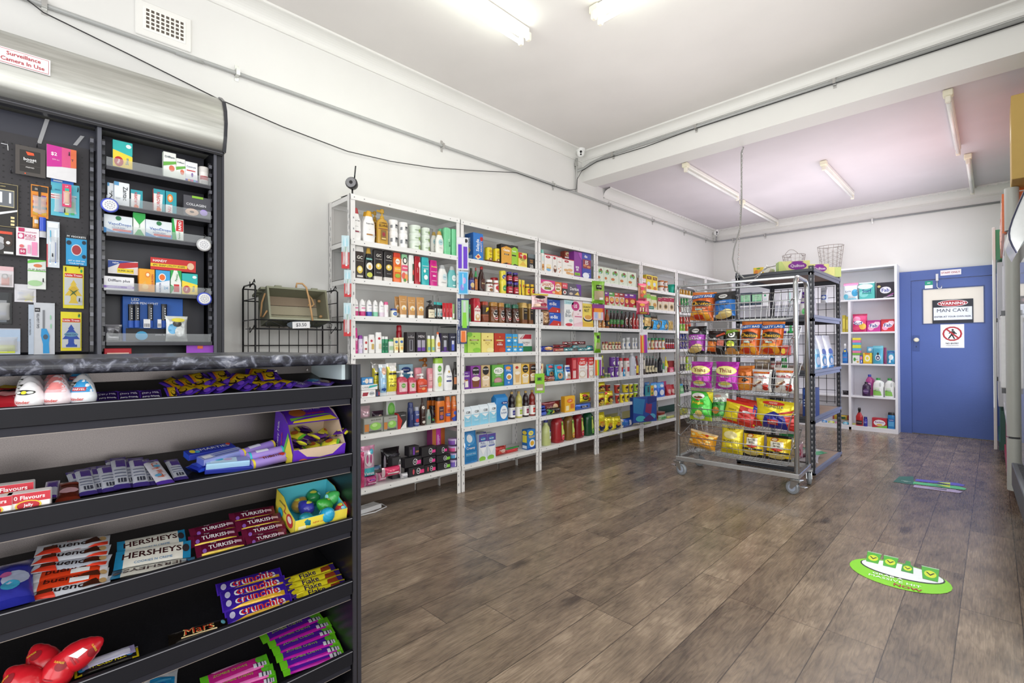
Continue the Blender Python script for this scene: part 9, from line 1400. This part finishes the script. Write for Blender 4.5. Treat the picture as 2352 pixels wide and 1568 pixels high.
put('hanging_air_freshener','yellow tree-shaped car freshener pack, on the pegboard','card','e2d21e','r0,.8,1,1,e6d81c|e.88,.9,.06,.04,3aa04a|r.08,.74,.94,.83,c8282c|t.5,.785,.8,.07,Little Trees,f4f0f0|r.06,.08,.94,.73,c4c6c6|pd8b83a,.5,.68,.66,.56,.6,.56,.78,.44,.7,.44,.92,.3,.64,.3,.64,.2,.74,.12,.26,.12,.36,.2,.36,.3,.08,.3,.3,.44,.22,.44,.4,.56,.34,.56|e.5,.42,.18,.1,c8a420|p3a5a24,.5,.4,.75,.46,.55,.37,.68,.28,.5,.35,.3,.28,.45,.38,.26,.46|t.12,.92,.1,.1,1,1a1a1a',[(-3014,151,1391,71,194,3)])
put('hanging_air_freshener','royal blue tree-shaped car freshener pack, on the pegboard','card','e2d21e','r0,.8,1,1,e6d81c|e.88,.9,.06,.04,3aa04a|r.08,.74,.94,.83,c8282c|t.5,.785,.8,.07,Little Trees,f4f0f0|r.06,.08,.94,.73,c4c6c6|p2246a0,.5,.68,.66,.56,.6,.56,.78,.44,.7,.44,.92,.3,.64,.3,.64,.2,.74,.12,.26,.12,.36,.2,.36,.3,.08,.3,.3,.44,.22,.44,.4,.56,.34,.56|e.5,.42,.34,.06,5a8aa8|t.5,.42,.5,.06,New Car,24406a|r.25,.1,.78,.16,2246a0|t.88,.93,.1,.08,2,1a1a1a',[(-3014,143,1195,71,179,3)])
put('hanging_lip_balm','white and green egg lip balm card, on the pegboard','card','e2e6e0','p6ac84a,0,.86,1,.97,1,1,.2,1,0,.94|e.55,.8,.24,.06,d87a4a|t.5,.66,.9,.1,FLIP BALM,3a5a3a|r.0,.6,1,.63,6ab84a|e.4,.2,.4,.1,a8d09a',[(-3014,30,1471,58,130,3)])
put('hanging_balm_egg','hanging glossy green balm egg, on the pegboard','egg','2fa048','',[(-3034,44,1469,34,44,36)])
put('hanging_padlock_pack','orange padlock blister card, on the pegboard','card','dcd4d8','r0,.8,1,1,e0b8bc|r.3,.15,.75,.5,d8562a|e.5,.55,.2,.12,5a5a5e|e.5,.55,.12,.08,d8d4d8|r.0,.0,1,.06,2a2a2a',[(-3016,-68,1467,52,94,8)])
put('hanging_pacifier_pack','white square card with smiling star picture, on the pegboard','card','d6d4da','pe2dc9a,.66,.52,.74,.36,.95,.34,.8,.22,.84,.04,.66,.12,.46,.04,.52,.22,.36,.34,.58,.36|e.6,.26,.02,.02,5a5a3a|e.7,.26,.02,.02,5a5a3a|e.3,.5,.16,.07,b8c0d8|r.72,.78,.88,.94,c8b83a',[(-3020,-6,1411,67,78,8)])
put('hanging_box_pack','dark box with grey panel and blue beads, on the pegboard','card','34373a','r.0,.4,.7,.75,8a8c90|r.0,.28,.7,.38,2a4a8a|r.0,.05,.7,.22,6a7078|r.8,.0,1,1,26282a',[(-3019,-73,1314,51,135,14)])
put('hanging_lighter_pack','blue gas lighter on grey card, on the pegboard','card','c9ccd2','r.05,.82,.3,.9,26262a|t.17,.86,.16,.05,BBQ,f0f0f0|t.2,.65,.12,.3,GAS LIGHTER,4a4c54,90|r.42,.5,.52,.86,7a7c82|p2a96d4,.36,.5,.6,.5,.76,.36,.72,.22,.74,.02,.44,.02,.44,.2,.34,.36|e.56,.34,.12,.05,4a5a6a|e.8,.72,.03,.05,8ac89a|e.82,.55,.03,.05,8ac89a',[(-3015,54,1180,68,231,6)])
put('hanging_lighter_pack','pale card with flexible gas lighter wording, half hidden, on the pegboard','card','b8c4d4','t.3,.55,.3,.6,FLEXIBLE GAS LIGHTER,3a3c44,90',[(-3014,12,1181,17,220,3)])
put('hanging_sponge_pack','clear pack with lime green sponge at the edge, on the pegboard','card','b8c0d0','r.0,.5,1,.95,b0c4dc|r.0,.05,.8,.36,c8d43a|r.1,.1,.5,.3,e0e89a',[(-3016,-61,1182,79,112,8)])
put('hanging_toothbrush','red and clear toothbrush pack, *, on front post of nearest bay','card','c4dce2','r.0,.0,1,.5,c8262c|t.3,.26,.3,.4,Colgate,f4e8e8,90|r.5,.08,.72,.6,f2f4f4|e.5,.78,.3,.16,a8d8e4|r.35,.62,.6,.95,d0e6ee|p4ab08a,.4,.5,.62,.5,.6,.66,.42,.66',[(-3086,1512,1730,50,223,10),(-3086,1527,1540,46,183,10),(-3086,1524,1275,47,225,10)],rz=60,order='from the top')
put('hanging_comb_pack','clear pack with two purple combs, on post between nearest two bays','card','dcdce4','r.1,.05,.42,.78,6a3ac8|r.55,.05,.9,.72,6a3ac8|e.8,.9,.14,.06,3a3438|r.0,.82,.7,.98,e8e6ec',[(-3088,2528,1827,97,270,6)],rz=66)
put('hanging_comb_pack','clear pack with light blue clips, on post between nearest two bays','card','a8d0ec','r.1,.05,.9,.95,4ab0e4|e.4,.3,.2,.14,8a8ae0|e.6,.6,.16,.14,c8a8e0|r.44,.3,.5,.9,e8f0f8',[(-3088,2532,1628,86,189,6)],rz=66)
put('hanging_knife_pack','navy fruit knife pack with lime green handle, on post between nearest two bays','card','2c3c6a','t.14,.5,.2,.8,FRUIT PARING KNIFE,c8d0e0,90|r.34,.12,.95,.95,a8d8a0|p8ad43a,.4,.05,.8,.05,.75,.55,.45,.55|r.5,.55,.7,.92,c8d0d4',[(-3088,2532,1339,99,255,6)],rz=66)
put('hanging_knife_pack','navy fruit knife pack with orange handle, on post between nearest two bays','card','2c3c6a','t.14,.5,.2,.9,PARING KNIFE,c8d0e0,90|r.34,.15,.95,.95,e8b08a|pe8762a,.4,.1,.85,.1,.8,.9,.45,.9',[(-3088,2518,1222,82,114,6)],rz=66)
put('hanging_sweet_bag','pink and cream licorice bullets bag, on post of second and third bays','bag','d8b8b8,c85a80','e.5,.78,.3,.1,2a2026|t.5,.55,.7,.14,bullets,b83a6a|e.7,.3,.2,.12,a8344a|e.3,.25,.2,.1,d8b098|r.0,.9,1,1,d8c84a',[(-3071,3456,1548,180,148,40)],rz=70)
put('hanging_seed_pack','lime green seed packet with picture, on post of second and third bays','card','8ac82a','r.2,.62,.75,.82,5a9a1e|r.3,.66,.6,.78,2a2a2a|r.1,.1,.9,.45,a89a78|r.2,.15,.8,.25,e4e4dc',[(-3088,3472,748,103,186,6)],rz=70)
put('hanging_sweet_bag','long lime green nut bag tilted outwards, on post of third and fourth bays','bag','84b83a,7ab42a','r.3,.62,.7,.82,1f2420|t.5,.74,.3,.08,nuts,d8e8c0|r.15,.15,.85,.55,b8a888|r.5,.15,.8,.25,f0f0ec',[(-3076,4430,1661,176,245,30)],rz=70)
put('hanging_toy_pack','red and yellow sparkler pack, on post of third and fourth bays','card','b82c2c','r.1,.0,.9,.5,d0c0d0|r.15,.5,.85,.75,e88a2a|r.2,.1,.4,.5,a8b8e0|r.0,.75,1,1,8a3a8a|r.5,.1,.7,.5,f0d0a0',[(-3088,4450,1479,163,173,6)],rz=70)
put('hanging_sweet_bag','narrow lime green bag low on the post, on post of third and fourth bays','bag','7ab02a,6aa024','r.2,.2,.8,.5,a8a878|r.3,.7,.7,.85,2a2a24',[(-3076,4412,1118,88,223,30)],rz=70)
put('hanging_straw_pack','rainbow straw pack on the post, on post of third and fourth bays','card','d8d4d8','pe8622a,.1,.0,.4,.0,.35,.8,.1,.9|pe8d03a,.35,.0,.5,.0,.5,.85,.3,.85|p6ab83a,.5,.0,.66,.0,.66,.9,.48,.9|p8a3a9a,.68,.0,.9,.0,.9,.9,.64,.9|r0,.85,1,1,e8e8ea',[(-3088,4439,869,99,202,6)],rz=70)
put('hanging_sweet_bag','clear bag of mixed gummy sweets, on post of fourth and fifth bays','bag','c88a6a,d83a6a','e.4,.7,.2,.1,d83a5a|e.6,.5,.2,.1,e8c03a|e.4,.3,.24,.1,d85a3a|e.65,.25,.16,.08,6ab04a',[(-3074,5373,1749,138,209,35)],rz=70)
put('hanging_sweet_bag','red bag of striped gummy sweets below, on post of fourth and fifth bays','bag','c8506a,c83a58','e.4,.7,.2,.1,e8b03a|r.2,.2,.3,.5,e8c8a0|r.4,.2,.5,.5,d8e0a0|r.6,.2,.7,.5,e8a0a8|e.5,.1,.3,.06,e0c04a',[(-3074,5377,1579,209,166,35)],rz=70)
put('hanging_straw_pack','rainbow straw pack fanned at post, on post of fourth and fifth bays','card','dcd8dc','pe8622a,.1,.0,.35,.0,.3,.8,.1,.9|pe8d03a,.35,.0,.5,.0,.5,.85,.3,.85|pd83a8a,.5,.0,.7,.0,.7,.9,.48,.9|p8a3ab0,.7,.0,.95,.0,.9,.9,.64,.9|r0,.88,1,1,ececee',[(-3088,5417,1102,127,255,6)],rz=70)
put('hanging_gift_bag','large blue patterned gift bag, on post of fourth and fifth bays','box','24489a,1f3a86','p2f7ab0,0,.4,.4,.3,.5,.9,0,1|p8a2a5a,.5,.4,.75,.3,.8,.7,.55,.75|e.8,.2,.15,.12,58a8c8|p1e2f7a,.6,.7,1,.8,1,1,.6,1|e.3,.15,.2,.12,48b0b8|p4a2a70,.4,.1,.6,.0,.9,.1,.7,.3',[(-3061,5359,256,375,307,60)],rz=72)
# ---------------------------------------------------------------- display boxes of loose sweets, push lights
def carton(name, label, y0, y1, k, hf, hb, dp, cout, cin, front, side, roof=None):
 o = empty(name, (CX - .029, (y0 + y1) / 2, RACKZ[k] - .0245), (0, math.atan(SL), 0)); tag(o, label, 'display box')
 w = y1 - y0; t = .0015
 b = MB().box(-dp, -w / 2, 0, 0, w / 2, t, cin)
 for s in (-1, 1):
  y = s * w / 2
  pr = [(0, 0), (0, hf), (-dp * .35, hf + (hb - hf) * .75 if roof else hf + .01), (-dp * .62, hb), (-dp, hb), (-dp, 0)]
  n = len(pr); yo, yi = y, y - s * t
  b.add([(p[0], yo, p[1]) for p in pr] + [(p[0], yi, p[1]) for p in pr], [tuple(range(n))], cout); b.add([(p[0], yi, p[1]) for p in pr], [tuple(range(n))], cin)
 b.box(-dp, -w / 2, 0, -dp + t, w / 2, hb, cin).box(-dp - t, -w / 2, 0, -dp - .0001, w / 2, hb, cout)
 b.obj('tray', o)
 f = MB().box(-.0015, -w / 2, 0, 0, w / 2, hf, cin)
 q = MB(); decor(q, 'r0,0,1,1,' + cout + '|' + front, w, hf, lambda x, z: 0, 'card', .0005, False)
 f2 = len(f.v); f.v += [(-p[1] + .0002, p[0], p[2]) for p in q.v]
 for a, c in zip(q.f, q.c): f.f.append([f2 + i for i in a]); f.c.append(c); f.m.append(f.mi('card')); f.s.append(False)
 q = MB(); decor(q, side, dp, hb, lambda x, z: 0, 'card', .0005, False); f2 = len(f.v)
 f.v += [(p[0] - dp / 2, -w / 2 + p[1] - .0002, p[2]) for p in q.v]
 for a, c in zip(q.f, q.c): f.f.append([f2 + i for i in a]); f.c.append(c); f.m.append(f.mi('card')); f.s.append(False)
 f.obj('printed_front', o)
 if roof:
  r = MB(); A, B = (-dp * .35, hf + (hb - hf) * .75), (-dp, hb + .004)
  L = math.hypot(A[0] - B[0], A[1] - B[1]); q = MB(); decor(q, 'r0,0,1,1,' + cout + '|' + roof, w, L, lambda x, z: 0, 'card', .0005, False)
  ux, uz = (B[0] - A[0]) / L, (B[1] - A[1]) / L
  r.add([(A[0] + ux * p[2] - uz * p[1] * -1 * 0, p[0], A[1] + uz * p[2] - p[1]) for p in q.v], [], 'fff')
  for a, c in zip(q.f, q.c): r.f.append(a); r.c.append(c); r.m.append(r.mi('card')); r.s.append(False)
  r.obj('lid_flap', o)
 return o
carton('chocolate_display_box', 'purple open display box of small wrapped chocolates, second counter shelf', .575, .742, 1, .058, .14, .17, '5a22b0', 'cdb49a',
       'pcdb49a,.08,1,.25,.55,.5,.42,.75,.5,.95,1|e.18,.3,.1,.16,c8622a|t.7,.16,.3,.16,Smooth,e8dcf0', 'pe8d83a,.55,.0,.98,.0,.98,.3,.75,.62|p6ab83a,.45,.0,.55,.0,.75,.62,.7,.7|t.24,.5,.16,.6,Dairy Milk,f0e8f4,90|t.42,.4,.16,.4,Caramello,c83a4a,90',
       'pe8d02a,.1,.05,.98,.05,.9,.3,.15,.15|p6aaa3a,.1,.15,.4,.3,.95,.35,.8,.4,.1,.3|t.62,.7,.34,.2,Dairy Milk,e8e0f0|t.62,.5,.4,.2,Caramello,c8303a|e.3,.55,.16,.2,a85a28')
rnd = random.Random(3)
for i in range(13):
 pw = MB(); pillow(pw, .062, .036, .018, [('5a2a8a', 'e2d83a', '3a1a5a')[i % 3], ('e6de3a', '6ac83a', 'd8d83a')[i % 3]], 'x', 'foil', i)
 decor(pw, 'e.5,.5,.2,.3,' + ('e8dc4a', 'b8602a', '7a3ab8')[i % 3], .062, .036, lambda x, z: -.0105, 'foil', .0004, False)
 s = .03 + .034 * (i % 4); yy = .605 + .032 * ((i * 7) % 5)
 o = pw.obj('wrapped_chocolate', None, (CX - .02 - s, yy, RACKZ[1] - .022 + s * SL + .022 + .016 * (i // 4)), (R(-70), R(rnd.uniform(-25, 25)), R(rnd.uniform(20, 160))))
 tag(o, 'small purple and yellow wrapped chocolate loose in purple display box', 'sweet', 'wrapped chocolates in the purple box')
carton('egg_display_box', 'yellow and turquoise open display box of foil eggs, third counter shelf', .58, .748, 2, .055, .088, .165, 'ecd84a', '58c4d4',
       't.5,.62,.34,.16,NEW collector,c8642a|t.5,.28,.44,.22,YOWIESCOPE,c8405a|r.06,.4,.2,.6,f0e8b0', 't.5,.62,.3,.3,2.,c84a3a|e.75,.4,.16,.24,c83a3a|e.75,.44,.1,.12,f0e0d0|r.2,.7,.5,.75,8a8a4a|e.3,.35,.12,.16,3ab0c8')
for i, (s, yy, c, up) in enumerate(((.12, .625, 'b8903a', 0), (.125, .69, '2a8a4a', .01), (.07, .66, '3a3aa0', .008), (.06, .72, '3aa03a', .012), (.035, .635, '1f7a8a', 0), (.03, .685, '2a9ac0', .004), (.09, .715, '4ab05a', .02), (.03, .73, 'c83a3a', 0))):
 nm = {'b8903a': 'gold', '2a8a4a': 'dark green', '3a3aa0': 'indigo', '3aa03a': 'bright green', '1f7a8a': 'teal', '2a9ac0': 'light blue', '4ab05a': 'mint green', 'c83a3a': 'red'}[c]
 put('foil_egg', nm + ' foil-wrapped egg in yellow display box', 'egg', c, 'e.3,.5,.2,.12,d8d84a|e.7,.4,.16,.1,8ad0e0', [((CX - .02 - s) * 1000, yy * 1000, (RACKZ[2] - .02 + s * SL + up) * 1000 + 14, 48, 56, 48, 40 + 50 * i, -50, 20)])
for i, (y, z, c, lab) in enumerate(((.273, 1.877, '4a5ac8', 'blue-rimmed round push light clipped under the second cabinet tray'), (.655, 1.745, 'b8b8b8', 'grey round push light hanging at the right below third tray'), (.657, 1.462, '4a5ac8', 'blue-rimmed round push light at the right of fourth tray'))):
 o = MB().loft([(0, .02, .02, 2, 0), (.004, .033, .033, 2, 0), (.012, .034, .034, 2, 0), (.016, .03, .03, 2, 0)], c, 'plastic', 24).obj('hanging_push_light', None, (KX + .003, y, z), (0, R(90), 0)); tag(o, lab, 'push light')
 l = MB().loft([(.0161, .027, .027, 2, 0), (.0175, .025, .025, 2, 0)], 'e4e4e6', 'plastic', 24)
 for r, n in ((.008, 6), (.017, 12)):
  for q in range(n): a = 6.2832 * q / n; l.box(r * math.cos(a) - .002, r * math.sin(a) - .002, .0175, r * math.cos(a) + .002, r * math.sin(a) + .002, .0182, '9a9aa2')
 l.obj('lens', o); MB().tube([(0, 0, .006), (-.036, 0, .006), (-.05, .01, .004), (-.06, 0, .0)], .002, '1a1a1c', 'plastic', 5).obj('cord', o)
for y0, z0, y1, z1, lab in ((.03, 2.124, .056, 2.24, 'clear tape strip above the dark sim pack'), (.149, 2.15, .175, 2.2, 'clear tape strip above the pink sim pack')):
 tag(MB().add([(KX - .068, y0, z0), (KX - .068, y0 + .014, z0), (KX - .066, y1 + .014, z1), (KX - .066, y1, z1)], [(0, 1, 2, 3)], 'fff', 'film').obj('hanging_tape'), lab, 'tape')
hk = MB()
for y, z in ((.03, 2.105), (.135, 2.09), (-.05, 1.97), (.075, 1.925), (.165, 1.935), (.14, 1.72), (.08, 1.62), (.17, 1.58), (.17, 1.425), (.05, 1.505), (.09, 1.405), (.12, 1.83)):
 MB().tube([(KX - .068, y, z), (KX - .04, y, z), (KX - .032, y, z + .012)], .0022, '3a3a3e', 'black_wire', 5).obj('peg_hook', cb_)
MB().tube([(KX - .05, -.08, 2.085), (KX - .05, -.06, 2.085), (KX - .05, -.06, 2.06), (KX - .05, -.06, 2.1)], .0015, 'e8e8ea', 'steel', 5).obj('wire_peg', cb_)
# ---------------------------------------------------------------- light
def area(name, loc, rot, sx, sy, power, col=(1, 1, 1), spread=180):
 l = bpy.data.lights.new(name, 'AREA'); l.shape = 'RECTANGLE'; l.size = sx; l.size_y = sy; l.energy = power; l.color = col; l.spread = R(spread)
 o = bpy.data.objects.new(name, l); COL.objects.link(o); o.location = loc; o.rotation_euler = [R(a) for a in rot]; return o
area('shopfront_daylight', (-.9, -2.5, 1.7), (90, 0, 0), 4.2, 2.6, 92, (.98, .99, 1))
area('shopfront_side_daylight', (1.15, -.4, 1.6), (90, 0, 90), 2.6, 2.4, 46, (1, .99, .97))
area('ceiling_fill_light', (-1.3, 2.2, 2.2), (180, 0, 0), 2.4, 4.0, 28, (1, .99, .97))  # added uplight without a fixture, brightens the front ceiling
area('rear_ceiling_fill_light', (-1.5, 6.6, 2.35), (180, 0, 0), 2.2, 2.4, 19, (1, .97, 1))  # second added uplight, there only to lift the rear ceiling
area('fridge_glow', (.0, 6.9, 1.3), (90, 0, 90), 2.6, 1.5, 28, (.84, .88, 1))
area('chiller_glow', (.135, 3.3, 1.1), (90, 0, 91.6), 2.0, 1.2, 26, (.97, 1, .99))
area('header_glow', (-.02, 6.1, 2.25), (100, 0, 90), 1.5, .28, 5, (1, .62, .6))
area('rear_room_light', (-1.2, 6.6, 3.0), (0, 0, 0), 2.4, 2.4, 36, (.97, .97, 1))
wd = bpy.data.worlds.new('daylight'); SC.world = wd; wd.use_nodes = True
bg = wd.node_tree.nodes['Background']; bg.inputs['Color'].default_value = (.95, .98, 1, 1); bg.inputs['Strength'].default_value = 1.1
SC.view_settings.view_transform = 'Standard'; SC.view_settings.look = 'None'; SC.view_settings.exposure = 0.0
SC.cycles.max_bounces = 7; SC.cycles.diffuse_bounces = 4; SC.cycles.glossy_bounces = 3; SC.cycles.transmission_bounces = 2; SC.cycles.transparent_max_bounces = 8
SC.cycles.caustics_reflective = False; SC.cycles.caustics_refractive = False; SC.cycles.sample_clamp_indirect = 6
SC.cycles.use_adaptive_sampling = True; SC.cycles.adaptive_threshold = .02
SC.cycles.use_denoising = True

# ---------------------------------------------------------------- camera
cam = bpy.data.cameras.new('camera'); co = bpy.data.objects.new('camera', cam); COL.objects.link(co); SC.camera = co
cam.sensor_width = 36; cam.lens = 1109.9 / 2352 * 36; cam.clip_start = .05
yaw, pitch, roll = R(44.908), R(.315), R(-.245)
co.matrix_world = Matrix.Translation((0, 0, 1.217)) @ Matrix.Rotation(yaw, 4, 'Z') @ Matrix.Rotation(R(90) + pitch, 4, 'X') @ Matrix.Rotation(roll, 4, 'Z')
